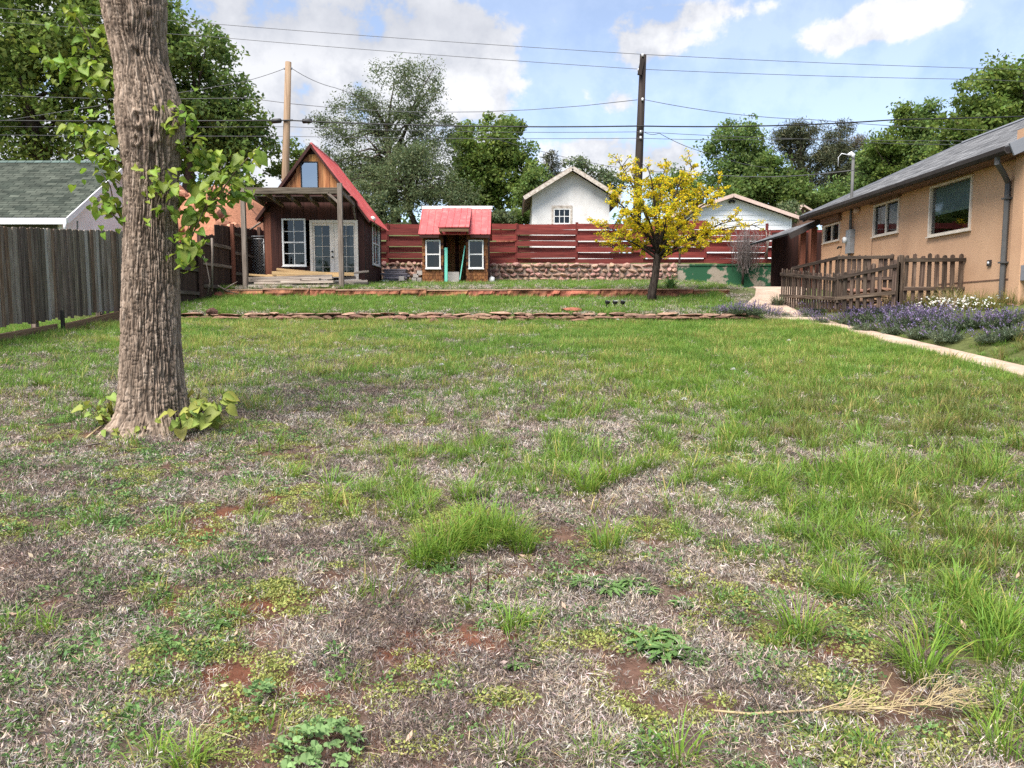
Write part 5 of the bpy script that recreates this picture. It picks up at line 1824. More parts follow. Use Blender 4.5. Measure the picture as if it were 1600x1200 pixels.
def slab_block(root, x0, x1, y, z0, z1, depth, m='sandstone', sub=0.06):
    """a rough-faced dressed slab: split front face, flat pale top"""
    nx = max(3, int((x1 - x0) / sub))
    nz = 4
    vs, fs = [], []
    sd = random.uniform(0, 90)
    for j in range(nz + 1):
        for i in range(nx + 1):
            t, q = i / nx, j / nz
            x = x0 + (x1 - x0) * t
            z = z0 + (z1 - z0) * q
            ed = 0.02 if (i in (0, nx) or j == nz) else 0.0
            d = (float(fbm(x * 5 + sd, z * 9, 3, 3)) - 0.5) * 0.24 * (0.35 if j == nz else 1) + (0.03 if j == 1 else 0)
            vs.append((x, y + d + ed, z))
    W = nx + 1
    for j in range(nz):
        for i in range(nx):
            a = j * W + i
            fs.append((a, a + 1, a + W + 1, a + W))
    b = len(vs)
    for i in range(nx + 1):
        f = vs[nz * W + i]
        vs.append((f[0], y + depth, z1 + 0.004 * math.sin(i)))
    for i in range(nx):
        fs.append((nz * W + i, nz * W + i + 1, b + i + 1, b + i))
    c_ = len(vs)
    vs += [(x0, y + depth, z0), (x1, y + depth, z0)]
    left = [j * W for j in range(nz + 1)]
    right = [j * W + nx for j in range(nz + 1)]
    fs.append(tuple([c_] + left + [b]))
    fs.append(tuple([b + nx] + right[::-1] + [c_ + 1]))
    o = MB().add(vs, [f[::-1] if len(f) > 4 else f for f in fs]).build('slab', m, root)
    if m == 'sandstone':
        cv = []
        for i in range(nx + 1):
            f = vs[nz * W + i]
            cv += [(f[0], f[1] - 0.02, z1 + 0.004), (f[0], y + depth, z1 + 0.004), (f[0], y + depth, z1 + 0.028), (f[0], f[1] - 0.014, z1 + 0.026)]
        cf = [(3, 2, 1, 0), tuple(4 * nx + q for q in range(4))]
        for i in range(nx):
            for q in range(4):
                cf.append((4 * i + q, 4 * i + (q + 1) % 4, 4 * i + 4 + (q + 1) % 4, 4 * i + 4 + q))
        MB().add(cv, cf).build('cap', 'slab_top', root)
    return o


def build_slab_wall():
    root = thing('slab_wall', (0, Y2, H(0, Y2 - .1)), 'low wall of long split red sandstone slabs below the cabin', 'stone wall')
    zt = at(700, 453.5, Y2).z
    x = at(352, 455, Y2).x
    xe = at(1139, 455, Y2).x
    while x < xe - 0.05:
        w = min(random.uniform(0.5, 1.9), xe - x)
        if xe - x - w < 0.3:
            w = xe - x
        slab_block(root, x + 0.006, x + w - 0.006, Y2 - 0.14 + random.uniform(-.03, .03), H(x, Y2 - 0.3) - 0.12, zt + random.uniform(-0.02, 0.015), 0.34)
        x += w
    place('stone', SLB[2], root, (at(342, 455, 21.4).x, 21.3, H(-8, 21.3) + 0.1), rotm(0.3, 0.2, 0.4), (0.4, 0.35, 0.3))
    rt = thing('slab_wall', (at(1165, 460, 22.3).x, 22.3, H(6.5, 22)), 'short end of the slab wall with pale flat top beside the path', 'stone wall')
    slab_block(rt, at(1141, 465, 21.9).x, at(1186, 465, 21.9).x, 21.9, H(6.6, 21.8) - 0.15, at(1165, 459, 21.9).z, 1.2, 'slab_top')


build_slab_wall()


# ------------------------------------------------------------------ concrete wall with peeling green paint
mat('peeling', [(0.16, 0.13, 0.10), (0.28, 0.235, 0.185), (0.22, 0.175, 0.13)], (3, 3, 3), bump=0.5, bscale=(25, 25, 25), wear=((0.016, 0.075, 0.034), 1.1, 0.455, 0.485))
x0, x1 = at(1057.5, 430, Y3).x, at(1262, 430, Y3).x
cwz = at(1100, 413, Y3).z
cw = MB().box(x0, x1, Y3 - 0.12, Y3 + 0.3, H(9, 28) - 0.4, cwz - 0.06).box(x0 - 0.01, x1, Y3 - 0.15, Y3 + 0.32, cwz - 0.058, cwz).build('concrete_wall', 'peeling')
tag(cw, 'concrete wall with peeling dark green paint below the red fence', 'wall')
# ------------------------------------------------------------------ red woven board fence
def build_red_fence():
    Yf = Y3 + 0.12
    zb, zt = at(800, 412.5, Yf).z, at(800, 349.5, Yf).z
    root = thing('woven_fence', (0, Yf, zb), 'long red woven fence of horizontal boards above the stone wall', 'fence')
    posts = [606 - 98, 606, 704, 807, 901, 1003, 1102, 1197, 1290]
    xs = [at(p, 400, Yf).x for p in posts]
    n = 7
    hb = (zt - zb) / n
    for i, x in enumerate(xs[1:-1]):
        board('post', root, (x, Yf, zb - 0.2), (x, Yf, zt + (0.05 if i % 2 else 0.01)), 0.10, 0.05, 'red_fence')
    mids = [(a + b) / 2 for a, b in zip(xs[:-1], xs[1:])]
    for i in range(len(xs) - 1):
        a, b = xs[i], xs[i + 1]
        drop = 0.10 if i >= 6 else 0.0
        for j in range(n):
            if i >= 6 and j == n - 1:
                continue
            s = 1 if (i + j) % 2 else -1
            zc_ = zb + hb * (j + 0.5) + random.uniform(-0.012, 0.012)
            w = hb * random.uniform(0.86, 0.97)
            # bowed plank: passes one side of the posts and round the mid spacer
            seg = 8
            vs, fs = [], []
            tl = random.uniform(-0.012, 0.012)
            for k in range(seg + 1):
                t = k / seg
                x = a + (b - a) * t
                y = Yf + s * (0.038 + 0.045 * math.sin(math.pi * t))
                zz = zc_ + tl * (t - 0.5) * 2
                vs += [(x, y - 0.009, zz - w / 2), (x, y + 0.009, zz - w / 2), (x, y + 0.009, zz + w / 2), (x, y - 0.009, zz + w / 2)]
            for k in range(seg):
                q = 4 * k
                for m_ in range(4):
                    fs.append((q + m_, q + (m_ + 1) % 4, q + 4 + (m_ + 1) % 4, q + 4 + m_))
            fs += [(3, 2, 1, 0), tuple(4 * seg + m_ for m_ in range(4))]
            mb = MB()
            # grain runs along local Z in the wood materials: store the plank on its end
            org = Vector((a, Yf, zc_))
            R = Matrix(((0, 0, 1), (0, 1, 0), (-1, 0, 0)))
            mb.add([R.transposed() @ (Vector(p) - org) for p in vs], fs)
            me = mb.mesh('plank')
            me.materials.append(MATS['red_fence'])
            place('plank', me, root, org, R)
    # the raised piece behind the yellow tree
    board('plank', root, (at(1060, 345, Yf).x, Yf + 0.05, at(1060, 347.5, Yf).z), (at(1104, 345, Yf).x, Yf + 0.05, at(1104, 347.5, Yf).z), 0.14, 0.02, 'red_fence', (0, 0, 1))
    for px_ in (1061, 1240):
        board('post', root, (at(px_, 400, Yf).x, Yf - 0.09, zb - 0.1), (at(px_, 400, Yf).x, Yf - 0.09, at(px_, 385 if px_ < 1100 else 350, Yf).z), 0.07, 0.04, 'brown_fence')


build_red_fence()


# ------------------------------------------------------------------ garages behind the fence
def build_white_garage():
    Y0, Y1_ = 36.0, 41.0
    xl, xr = at(831.5, 330, Y0).x, at(952, 330, Y0).x
    xm = at(893, 330, Y0).x
    zg = 3.3
    ze, za = at(850, 305, Y0).z, at(893, 268, Y0).z
    root = thing('garage', (xm, Y0, zg), 'old white stucco garage with steep gable and small barred window', 'garage')
    u = lambda p: at(p, 340, Y0).x
    v = lambda p: at(880, p, Y0).z
    hole = (u(865), u(891), v(350), v(326))
    mb = MB()
    wall_panel(mb, (0, Y0, 0), (1, 0, 0), (0, 0, 1), (0, -1, 0), xl, xr, zg, ze, [hole], 0.2)
    mb.prism([(xl, Y0, ze), (xr, Y0, ze), (xm, Y0, za)], (0, 0.2, 0))
    mb.box(xl, xl + 0.2, Y0 + 0.2, Y1_, zg, ze).box(xr - 0.2, xr, Y0 + 0.2, Y1_, zg, ze).box(xl + 0.2, xr - 0.2, Y1_ - 0.2, Y1_, zg, ze)
    mb.prism([(xl, Y1_ - 0.2, ze), (xr, Y1_ - 0.2, ze), (xm, Y1_ - 0.2, za)], (0, 0.2, 0))
    mb.build('wall', 'white_stucco', root)
    # heavy weathered timber surround, then the small multi-light sash
    f = MB()
    f.box(hole[0] - 0.09, hole[0], Y0 - 0.03, Y0 + 0.1, hole[2], hole[3] + 0.14)
    f.box(hole[1], hole[1] + 0.09, Y0 - 0.03, Y0 + 0.1, hole[2], hole[3] + 0.14)
    f.box(hole[0], hole[1], Y0 - 0.03, Y0 + 0.1, hole[3], hole[3] + 0.14)
    f.build('window_surround', 'worn_trim', root)
    window(root, (0, Y0, 0), (1, 0, 0), (0, -1, 0), hole[0], hole[1], hole[2], hole[3], 'white_paint', 'glass_dark', 0.045, 1, 3, 2, 0.03)
    pitch_ = (za - ze) / (xm - xl)
    for s in (-1, 1):
        ov = 0.42
        e = Vector((xm + s * ((xr - xl) / 2 + ov), 0, ze - pitch_ * ov + 0.06))
        a = Vector((xm, 0, za + 0.08))
        d = (e - a).normalized()
        n = Vector((-d.z, 0, d.x))
        if n.z < 0: n = -n
        y0, y1 = Y0 - 0.5, Y1_ + 0.4
        poly = [Vector((a.x, y0, a.z)), Vector((e.x, y0, e.z)), Vector((e.x, y0, e.z)) + n * 0.09, Vector((a.x, y0, a.z)) + n * 0.09]
        MB().prism(poly, (0, y1 - y0, 0)).build('roof', 'shingle_old', root)
        MB().beam(Vector((a.x, y0 - 0.022, a.z - 0.02)), Vector((e.x, y0 - 0.022, e.z - 0.02)), 0.04, 0.17, (0, 1, 0)).build('rake_board', 'worn_trim', root)
        MB().beam(Vector((e.x - s * 0.02, y0 + 0.05, e.z - 0.09)), Vector((e.x - s * 0.02, y1, e.z - 0.09)), 0.03, 0.14, (1, 0, 0)).build('fascia', 'brown_trim', root)


def build_siding_garage():
    Y0, Y1_ = 38.0, 44.0
    xm = at(1142, 330, Y0).x
    xr = at(1237, 345, Y0).x
    hw = xr - xm
    xl = xm - hw
    zg = 3.3
    ze, za = at(1142, 341, Y0).z, at(1142, 309, Y0).z
    root = thing('garage', (xm, Y0, zg), 'low white garage with horizontal siding and pinkish trim behind the yellow tree', 'garage')
    mb = MB()
    mb.box(xl, xr, Y0 + 0.03, Y0 + 0.2, zg, ze)
    mb.prism([(xl, Y0 + 0.03, ze), (xr, Y0 + 0.03, ze), (xm, Y0 + 0.03, za)], (0, 0.17, 0))
    mb.box(xl, xl + 0.15, Y0 + 0.2, Y1_, zg, ze).box(xr - 0.15, xr, Y0 + 0.2, Y1_, zg, ze).box(xl + 0.15, xr - 0.15, Y1_ - 0.15, Y1_, zg, ze)
    mb.build('wall', 'pink_trim', root)
    z = ze - 2.2
    h = 0.235
    while z < za - 0.1:
        zt = min(z + h, za)
        wid = lambda q: hw if q < ze else hw * (za - q) / (za - ze)
        a0, a1 = wid(z), max(wid(zt), 0.02)
        vs = [(xm - a0, Y0 - 0.012, z), (xm + a0, Y0 - 0.012, z), (xm + a1, Y0 + 0.012, zt - 0.004), (xm - a1, Y0 + 0.012, zt - 0.004),
              (xm - a0, Y0 + 0.028, z), (xm + a0, Y0 + 0.028, z), (xm + a1, Y0 + 0.028, zt - 0.004), (xm - a1, Y0 + 0.028, zt - 0.004)]
        MB().add(vs, [(0, 1, 2, 3), (5, 4, 7, 6), (0, 4, 5, 1), (3, 2, 6, 7), (1, 5, 6, 2), (4, 0, 3, 7)]).build('siding_board', 'white_siding', root)
        z += h
    pitch_ = (za - ze) / hw
    for s in (-1, 1):
        ov = 0.25
        e = Vector((xm + s * (hw + ov), 0, ze - pitch_ * ov + 0.05))
        a = Vector((xm, 0, za + 0.06))
        d = (e - a).normalized()
        n = Vector((-d.z, 0, d.x))
        if n.z < 0: n = -n
        y0, y1 = Y0 - 0.4, Y1_ + 0.3
        poly = [Vector((a.x, y0, a.z)), Vector((e.x, y0, e.z)), Vector((e.x, y0, e.z)) + n * 0.07, Vector((a.x, y0, a.z)) + n * 0.07]
        MB().prism(poly, (0, y1 - y0, 0)).build('roof', 'shingle_old', root)
        MB().beam(Vector((a.x, y0 - 0.022, a.z)), Vector((e.x, y0 - 0.022, e.z)), 0.04, 0.16, (0, 1, 0)).build('rake_board', 'pink_trim', root)
        MB().box(xm + s * hw - 0.09 * (s > 0), xm + s * hw + 0.09 * (s < 0), Y0 - 0.03, Y0 - 0.014, zg, ze - 0.02).build('corner_board', 'white_siding', root)
    lt = MB().tube([(xm, Y0 - 0.14, za - 0.12), (xm, Y0 - 0.02, za - 0.16)], [0.03, 0.05], 10)
    for s in (-1, 1):
        lt.tube([(xm, Y0 - 0.1, za - 0.15), (xm + s * 0.12, Y0 - 0.2, za - 0.22)], [0.035, 0.075], 10)
    lt.build('floodlight', 'black', root, True)


mat('shingle_old', [(0.13, 0.10, 0.085), (0.24, 0.19, 0.165)], (6, 6, 6), bump=0.4, bscale=(18, 6, 18))


def shingle_mat(name, cols, rowh=0.14, width=0.3, gap=(0.02, 0.02, 0.02)):
    """asphalt shingles: brick pattern in the roof plane, laid on real sloping slabs (too small to build singly)"""
    m = bpy.data.materials.new(name)
    MATS[name] = m
    m.use_nodes = True
    N, L = m.node_tree.nodes, m.node_tree.links
    bs = N['Principled BSDF']
    uv = N.new('ShaderNodeAttribute')
    uv.attribute_name = 'roofuv'
    br = N.new('ShaderNodeTexBrick')
    br.inputs['Scale'].default_value = 1
    br.inputs['Brick Width'].default_value = width
    br.inputs['Row Height'].default_value = rowh
    br.inputs['Mortar Size'].default_value = 0.012
    br.inputs['Mortar Smooth'].default_value = 0.3
    br.inputs['Color1'].default_value = (*cols[0], 1)
    br.inputs['Color2'].default_value = (*cols[1], 1)
    br.inputs['Mortar'].default_value = (*gap, 1)
    br.offset = 0.37
    br.squash = 1.0
    L.new(uv.outputs['Vector'], br.inputs['Vector'])
    nz = N.new('ShaderNodeTexNoise')
    nz.inputs['Scale'].default_value = 2.2
    nz.inputs['Detail'].default_value = 8
    L.new(uv.outputs['Vector'], nz.inputs['Vector'])
    mx = N.new('ShaderNodeMixRGB')
    mx.blend_type = 'OVERLAY'
    mx.inputs[0].default_value = 0.75
    L.new(br.outputs['Color'], mx.inputs[1])
    L.new(nz.outputs[0], mx.inputs[2])
    L.new(mx.outputs[0], bs.inputs['Base Color'])
    bs.inputs['Roughness'].default_value = 0.95
    bs.inputs['Specular IOR Level'].default_value = 0.08
    bn = N.new('ShaderNodeBump')
    bn.inputs['Strength'].default_value = 0.8
    bn.inputs['Distance'].default_value = 0.02
    bn.invert = True
    L.new(br.outputs['Fac'], bn.inputs['Height'])
    L.new(bn.outputs[0], bs.inputs['Normal'])
    return m


shingle_mat('shingle_green', ((0.034, 0.041, 0.033), (0.074, 0.082, 0.066)), 0.17, 0.36, (0.016, 0.020, 0.016))
shingle_mat('shingle_grey', ((0.070, 0.071, 0.074), (0.190, 0.190, 0.194)), 0.15, 0.36, (0.035, 0.035, 0.037))


def roof_slab(root, A, B, C, D, t, m, name='roof'):
    """A,B along the eave, C above B, D above A; roofuv carries metres in the roof plane"""
    A, B, C, D = map(Vector, (A, B, C, D))
    n = (B - A).cross(D - A).normalized()
    if n.z < 0: n = -n
    vs = [A, B, C, D, A - n * t, B - n * t, C - n * t, D - n * t]
    mb = MB().add(vs, [(0, 1, 2, 3), (7, 6, 5, 4), (0, 4, 5, 1), (1, 5, 6, 2), (2, 6, 7, 3), (3, 7, 4, 0)])
    o = mb.build(name, m, root)
    uvx = (B - A).normalized()
    uvy = n.cross(uvx)
    if uvy.z < 0: uvy = -uvy
    at_ = o.data.attributes.new('roofuv', 'FLOAT_VECTOR', 'POINT')
    at_.data.foreach_set('vector', np.array([((p - A).dot(uvx), (p - A).dot(uvy), 0) for p in vs], np.float32).ravel())
    return o


build_white_garage()
build_siding_garage()


# ------------------------------------------------------------------ neighbour's house on the left
def build_left_house():
    ye, yr, yb = 24.0, 28.0, 32.0
    ze, zr = at(60, 339, ye).z, at(60, 253, yr).z
    xe = -13.7
    xw = -30.0
    zg = 1.9
    root = thing('neighbour_house', (-18, 26, zg), 'white house with green shingle roof behind the grey board fence', 'house')
    roof_slab(root, (xw, ye, ze), (xe, ye, ze), (xe, yr, zr), (xw, yr, zr), 0.12, 'shingle_green')
    roof_slab(root, (xe, yb, ze), (xw, yb, ze), (xw, yr + 0.005, zr), (xe, yr + 0.005, zr), 0.12, 'shingle_green')
    x = xw
    while x < xe:
        MB().prism([(x, yr - 0.14, zr - 0.05), (x, yr, zr + 0.05), (x, yr + 0.14, zr - 0.05)], (0.29, 0, 0)).build('ridge_cap', 'ridge_green', root)
        x += 0.31
    gx_ = xe - 0.45
    MB().box(xw, gx_ - 0.1, ye + 0.45, ye + 0.6, zg, ze + 0.15).build('wall', 'green_wall_olive', root)
    s = (zr - ze) / (yr - ye)
    g = MB()
    g.prism([(gx_ - 0.1, ye + 0.45, zg), (gx_ - 0.1, yb - 0.45, zg), (gx_ - 0.1, yb - 0.45, ze + 0.45 * s - 0.14), (gx_ - 0.1, yr, zr - 0.15), (gx_ - 0.1, ye + 0.45, ze + 0.45 * s - 0.14)], (0.1, 0, 0))
    g.build('wall', 'white_siding', root)
    MB().box(xw, xw + 0.2, ye + 0.6, yb, zg, ze).build('wall', 'white_siding', root)
    MB().box(gx_, gx_ + 0.09, ye + 0.36, ye + 0.46, zg, ze + 0.1).build('corner_board', 'white_siding', root)
    # rake boards, eave fascia, gutter
    for (ya, yb_) in ((ye, yr), (yb, yr)):
        MB().beam((xe + 0.02, ya, ze - 0.11), (xe + 0.02, yb_, zr - 0.11), 0.035, 0.18, (1, 0, 0)).build('rake_board', 'white_siding', root)
    MB().box(xw, xe, ye - 0.03, ye + 0.02, ze - 0.22, ze - 0.03).build('fascia', 'white_siding', root)
    MB().beam((gx_ + 0.25, ye + 0.03, ze - 0.17), (gx_ + 0.25, yr, zr - 0.17), 0.42, 0.02, (1, 0, 0)).build('soffit', 'white_siding', root)
    MB().tube([(xe - 0.05, ye - 0.03, ze - 0.12), (xe - 0.05, ye - 0.03, ze - 0.45)], 0.04, 8).build('downspout', 'white_siding', root, True)
    # gable vent with louvres
    vy, vz = yr - 1.4, zr - 1.45
    vt = MB().box(gx_ + 0.0, gx_ + 0.03, vy - 0.25, vy + 0.25, vz - 0.2, vz + 0.2).build('gable_vent', 'white_paint', root)
    for k in range(6):
        z_ = vz - 0.15 + k * 0.06
        MB().beam((gx_ + 0.04, vy - 0.21, z_), (gx_ + 0.04, vy + 0.21, z_), 0.03, 0.012, (1, 0, -0.8)).build('louvre', 'meter_grey', vt)
    MB().tube([at(121, 345, 24.95), at(121, 358, 24.95)], 0.03, 6).build('conduit', 'meter_grey', root)


mat('ridge_green', [(0.055, 0.085, 0.073), (0.09, 0.125, 0.11)], (6, 6, 6), rnd=0.2)
build_left_house()


# ------------------------------------------------------------------ tan stucco house on the right
HX0, HK = 8.715, 0.0175


def hwall(px_, py_):
    k = at(px_, py_, 1.0).x
    return HX0 / (k - HK)


def build_house():
    D = Vector((HK, 1, 0)).normalized()
    Nn = Vector((-1, HK, 0)).normalized()
    O = Vector((HX0, 0, 0))
    Yn, Yf_ = hwall(1591, 330), hwall(1283, 400)
    un, uf = Yn / D.y, Yf_ / D.y
    zb = 1.2
    eaveY = hwall(1420, 290)
    zgut = at(1574, 229, Yn - 0.35).z           # gutter top edge level
    zw = zgut + 0.05
    root = thing('stucco_house', (HX0 + HK * Yn, Yn, H(9, Yn)), 'tan stucco house with grey shingle roof beside the lavender bed', 'house')
    P = lambda u, z_, d=0.0: O + D * u + Vector((0, 0, z_)) + Nn * d
    def rect(px0, px1, pyt, pyb):
        pm = (pyt + pyb) / 2
        ya, yb = hwall(px1, pm), hwall(px0, pm)          # nearer edge first
        ym = (ya + yb) / 2
        return (ya / D.y, yb / D.y, at((px0 + px1) / 2, pyb, ym).z, at((px0 + px1) / 2, pyt, ym).z)
    big = rect(1453.5, 1519, 282.5, 365)
    mid = rect(1365.5, 1405, 315.5, 367)
    sml = rect(1287.5, 1312.5, 350, 378)
    mb = MB()
    wall_panel(mb, O, D, (0, 0, 1), Nn, un, uf, zb, zw, [big, mid, sml], 0.2)
    mb.build('wall', 'tan_stucco', root)
    # end walls and back
    W = 8.4
    E = -Nn
    ms = MB()
    rise = 0.455
    for (u_, sgn) in ((un, 1), (uf, -1)):
        a = P(u_, zb) + D * (0.0 if sgn > 0 else -0.2) + E * 0.2
        poly = [a, a + E * (W - 0.4), a + E * (W - 0.4) + Vector((0, 0, zw - zb + 0.05)), a + E * (W / 2 - 0.2) + Vector((0, 0, zw - zb + rise * W / 2 - 0.1)), a + Vector((0, 0, zw - zb + 0.05))]
        ms.prism(poly, D * 0.2)
    b = P(un, 0) + E * (W - 0.2)
    ms.prism([b + Vector((0, 0, zb)), b + D * (uf - un) + Vector((0, 0, zb)), b + D * (uf - un) + Vector((0, 0, zw)), b + Vector((0, 0, zw))], E * 0.2)
    ms.build('wall', 'tan_stucco', root)
    # pilaster of the wing beyond the downspout
    cz = P(un, zb, 0.002)
    MB().prism([P(un - 0.30, zb, 0.10), P(un - 0.003, zb, 0.10), P(un - 0.003, zb, -1.0), P(un - 0.30, zb, -1.0)], (0, 0, zw + 0.3 - zb)).build('wall', 'tan_stucco', root)
    # dark expansion joint
    zj = at(1550, 436.5, hwall(1550, 436)).z
    MB().prism([P(un + 0.01, zj, 0.0), P(un + 2.6, zj - 0.02, 0.0), P(un + 2.6, zj - 0.045, 0.0), P(un + 0.01, zj - 0.025, 0.0)], Nn * 0.008).build('flashing', 'brown_trim', root)
    uj = hwall(1363, 380) / D.y
    MB().prism([P(uj, zb, 0), P(uj + 0.015, zb, 0), P(uj + 0.015, zw - 0.4, 0), P(uj, zw - 0.4, 0)], Nn * 0.006).build('joint', 'brown_trim', root)
    # windows
    window(root, O, D, Nn, *big, 'cream_paint', 'glass_big', 0.045, 1, 1, 1, proud=0.035)
    window(root, O, D, Nn, *mid, 'cream_paint', 'glass_dark', 0.042, 2, 1, 1, split='h', proud=0.03)
    window(root, O, D, Nn, *sml, 'cream_paint', 'glass_dark', 0.036, 2, 1, 1, split='h', proud=0.03)
    # blind, sofa and dark room behind the big window
    bz = big[2] + (big[3] - big[2]) * 0.42
    MB().prism([P(big[0] + 0.04, bz, -0.09), P(big[1] - 0.04, bz, -0.09), P(big[1] - 0.04, big[3] - 0.04, -0.09), P(big[0] + 0.04, big[3] - 0.04, -0.09)], -Nn * 0.01).build('blind', 'blind', root)
    MB().prism([P(big[0] - 0.1, zb + 0.9, -0.6), P(big[1] - 0.2, zb + 0.9, -0.6), P(big[1] - 0.2, big[2] + (big[3] - big[2]) * 0.24, -0.6), P(big[0] - 0.1, big[2] + (big[3] - big[2]) * 0.24, -0.6)], -Nn * 0.5).build('sofa_back', 'red_cloth', root)
    MB().prism([P(un + 0.3, zb, -2.8), P(uf - 0.3, zb, -2.8), P(uf - 0.3, zw, -2.8), P(un + 0.3, zw, -2.8)], -Nn * 0.1).build('partition', 'interior', root)
    MB().prism([P(un + 0.25, zw - 0.12, -0.22), P(uf - 0.25, zw - 0.12, -0.22), P(uf - 0.25, zw - 0.12, -W + 0.45), P(un + 0.25, zw - 0.12, -W + 0.45)], (0, 0, 0.06)).build('ceiling', 'interior', root)
    MB().prism([P(mid[0] + 0.02, mid[2] + 0.02, -0.12), P((mid[0] + mid[1]) / 2, mid[2] + 0.02, -0.12), P((mid[0] + mid[1]) / 2, mid[3] - 0.02, -0.12), P(mid[0] + 0.02, mid[3] - 0.02, -0.12)], -Nn * 0.01).build('blind', 'blind', root)
    # brown hoods over the two smaller windows
    for (w_, hgt) in ((mid, 0.24), (sml, 0.22)):
        MB().prism([P(w_[0] - 0.08, w_[3] + 0.03, 0.003), P(w_[1] + 0.10, w_[3] + 0.03, 0.003), P(w_[1] + 0.10, w_[3] + hgt, 0.003), P(w_[0] - 0.08, w_[3] + hgt, 0.003)], Nn * 0.09).build('window_hood', 'brown_trim', root)
    # roof
    ov = 0.42
    e0, e1 = un - 0.40, uf + 0.45
    zo = zgut + 0.02
    A_, B_ = P(e0, zo, ov), P(e1, zo, ov)
    zr = zo + rise * (W / 2 + ov)
    C_, D_ = P(e1, zr, -W / 2), P(e0, zr, -W / 2)
    roof_slab(root, A_, B_, C_, D_, 0.08, 'shingle_grey')
    roof_slab(root, P(e1, zo, -W - ov), P(e0, zo, -W - ov), D_, C_, 0.08, 'shingle_grey')
    MB().tube([D_ + Vector((0, 0, 0.01)), C_ + Vector((0, 0, 0.01))], 0.05, 6).build('ridge_cap', 'grey_fascia', root)
    # soffit, fascia, gutter
    MB().prism([P(e0 + 0.02, zo - 0.13, ov - 0.02), P(e1 - 0.02, zo - 0.13, ov - 0.02), P(e1 - 0.02, zo - 0.13, 0.003), P(e0 + 0.02, zo - 0.13, 0.003)], (0, 0, 0.02)).build('soffit', 'brown_trim', root)
    gp = [(ov + 0.005, -0.015), (ov + 0.005, -0.13), (ov + 0.07, -0.14), (ov + 0.115, -0.09), (ov + 0.12, -0.015), (ov + 0.105, -0.015), (ov + 0.10, -0.085), (ov + 0.065, -0.12), (ov + 0.02, -0.115), (ov + 0.02, -0.015)]
    ga = [P(e0 + 0.02, zo + q[1], q[0]) for q in gp]
    MB().prism(ga, D * (e1 - e0 - 0.04)).build('gutter', 'brown_gutter', root)
    MB().prism([P(e0 + 0.02, zo - 0.125, ov - 0.02), P(e0 + 0.02, zo - 0.125, ov + 0.003), P(e0 + 0.02, zo - 0.02, ov + 0.003), P(e0 + 0.02, zo - 0.02, ov - 0.02)], D * (e1 - e0 - 0.04)).build('fascia', 'brown_gutter', root)
    # rake fascia towards the camera and at the far end
    for u_ in (e0 - 0.02, e1 + 0.02):
        for (q0, z0, q1, z1) in ((ov + 0.02, zo - 0.08, -W / 2, zr - 0.08), (-W - ov, zo - 0.08, -W / 2, zr - 0.08)):
            MB().beam(P(u_, z0, q0), P(u_, z1, q1), 0.035, 0.22, D).build('rake_board', 'grey_fascia', root)
    # roof vents
    for (pq, t) in (((un + 4.3), 0.80), ((un + 1.2), 0.92)):
        c_ = A_.lerp(D_, t) + D * (pq - e0)
        MB().prism([c_ + Vector((0, -0.35, -0.02)), c_ + Vector((0, 0.35, -0.02)), c_ + Vector((0, 0.35, 0.13)), c_ + Vector((0, -0.35, 0.13))], (0.5, 0, 0.16)).build('roof_vent', 'galvanised', root)
    # downspout: elbow under the gutter, down the wall
    ud = hwall(1580, 330) / D.y + 0.05
    zt = at(1560, 243, Yn).z
    pts = [P(ud - 0.30, zgut - 0.1, ov + 0.03), P(ud - 0.30, zgut - 0.22, ov + 0.03), P(ud - 0.15, zgut - 0.36, 0.24), P(ud, zgut - 0.50, 0.06), P(ud, zgut - 0.65, 0.055), P(ud, H(9, Yn) + 0.02, 0.055)]
    MB().tube(pts, 0.048, 8).build('downspout', 'grey_metal', root, False)
    for z_ in (zgut - 0.8, 2.5):
        MB().prism([P(ud - 0.07, z_, 0.0), P(ud + 0.07, z_, 0.0), P(ud + 0.07, z_ + 0.03, 0.0), P(ud - 0.07, z_ + 0.03, 0.0)], Nn * 0.115).build('strap', 'grey_metal', root)
    # electric mast, meter box and conduit
    um = hwall(1334, 330) / D.y
    zm1 = at(1334.5, 247, um).z
    MB().tube([P(um, zw - 1.6, 0.07), P(um, zm1, 0.07)], 0.04, 8).build('service_mast', 'grey_metal', root, True)
    hd = MB().tube([P(um, zm1 - 0.02, 0.07), P(um, zm1 + 0.07, 0.07), P(um + 0.02, zm1 + 0.12, 0.12), P(um + 0.02, zm1 + 0.08, 0.20)], [0.05, 0.06, 0.06, 0.04], 8).build('weatherhead', 'porcelain', root, True)
    MB().tube([P(um, zm1 + 0.08, 0.2), P(um, zm1 + 0.12, 0.38), P(um, zm1 + 0.02, 0.46), P(um, zm1 - 0.22, 0.46)], 0.012, 6).build('drip_loop', 'porcelain', root, True)
    bm0, bm1 = at(1332, 396, um).z, at(1332, 359, um).z
    bx_ = MB().prism([P(um - 0.14, bm0, 0.002), P(um + 0.16, bm0, 0.002), P(um + 0.16, bm1, 0.002), P(um - 0.14, bm1, 0.002)], Nn * 0.12).build('meter_box', 'meter_grey', root)
    MB().tube([P(um + 0.12, bm0 + 0.36, 0.12), P(um + 0.12, bm0 + 0.36, 0.2)], 0.085, 14).build('meter', 'porcelain', bx_, True)
    ul = hwall(1342, 328) / D.y
    zl = at(1342, 329, ul).z
    MB().tube([P(ul, zl, 0.0), P(ul, zl, 0.08), P(ul, zl - 0.05, 0.13)], [0.09, 0.08, 0.03], 12).build('lamp', 'pink_trim', root, True)
    uo = hwall(1547, 411) / D.y
    zo_ = at(1547, 411, uo).z
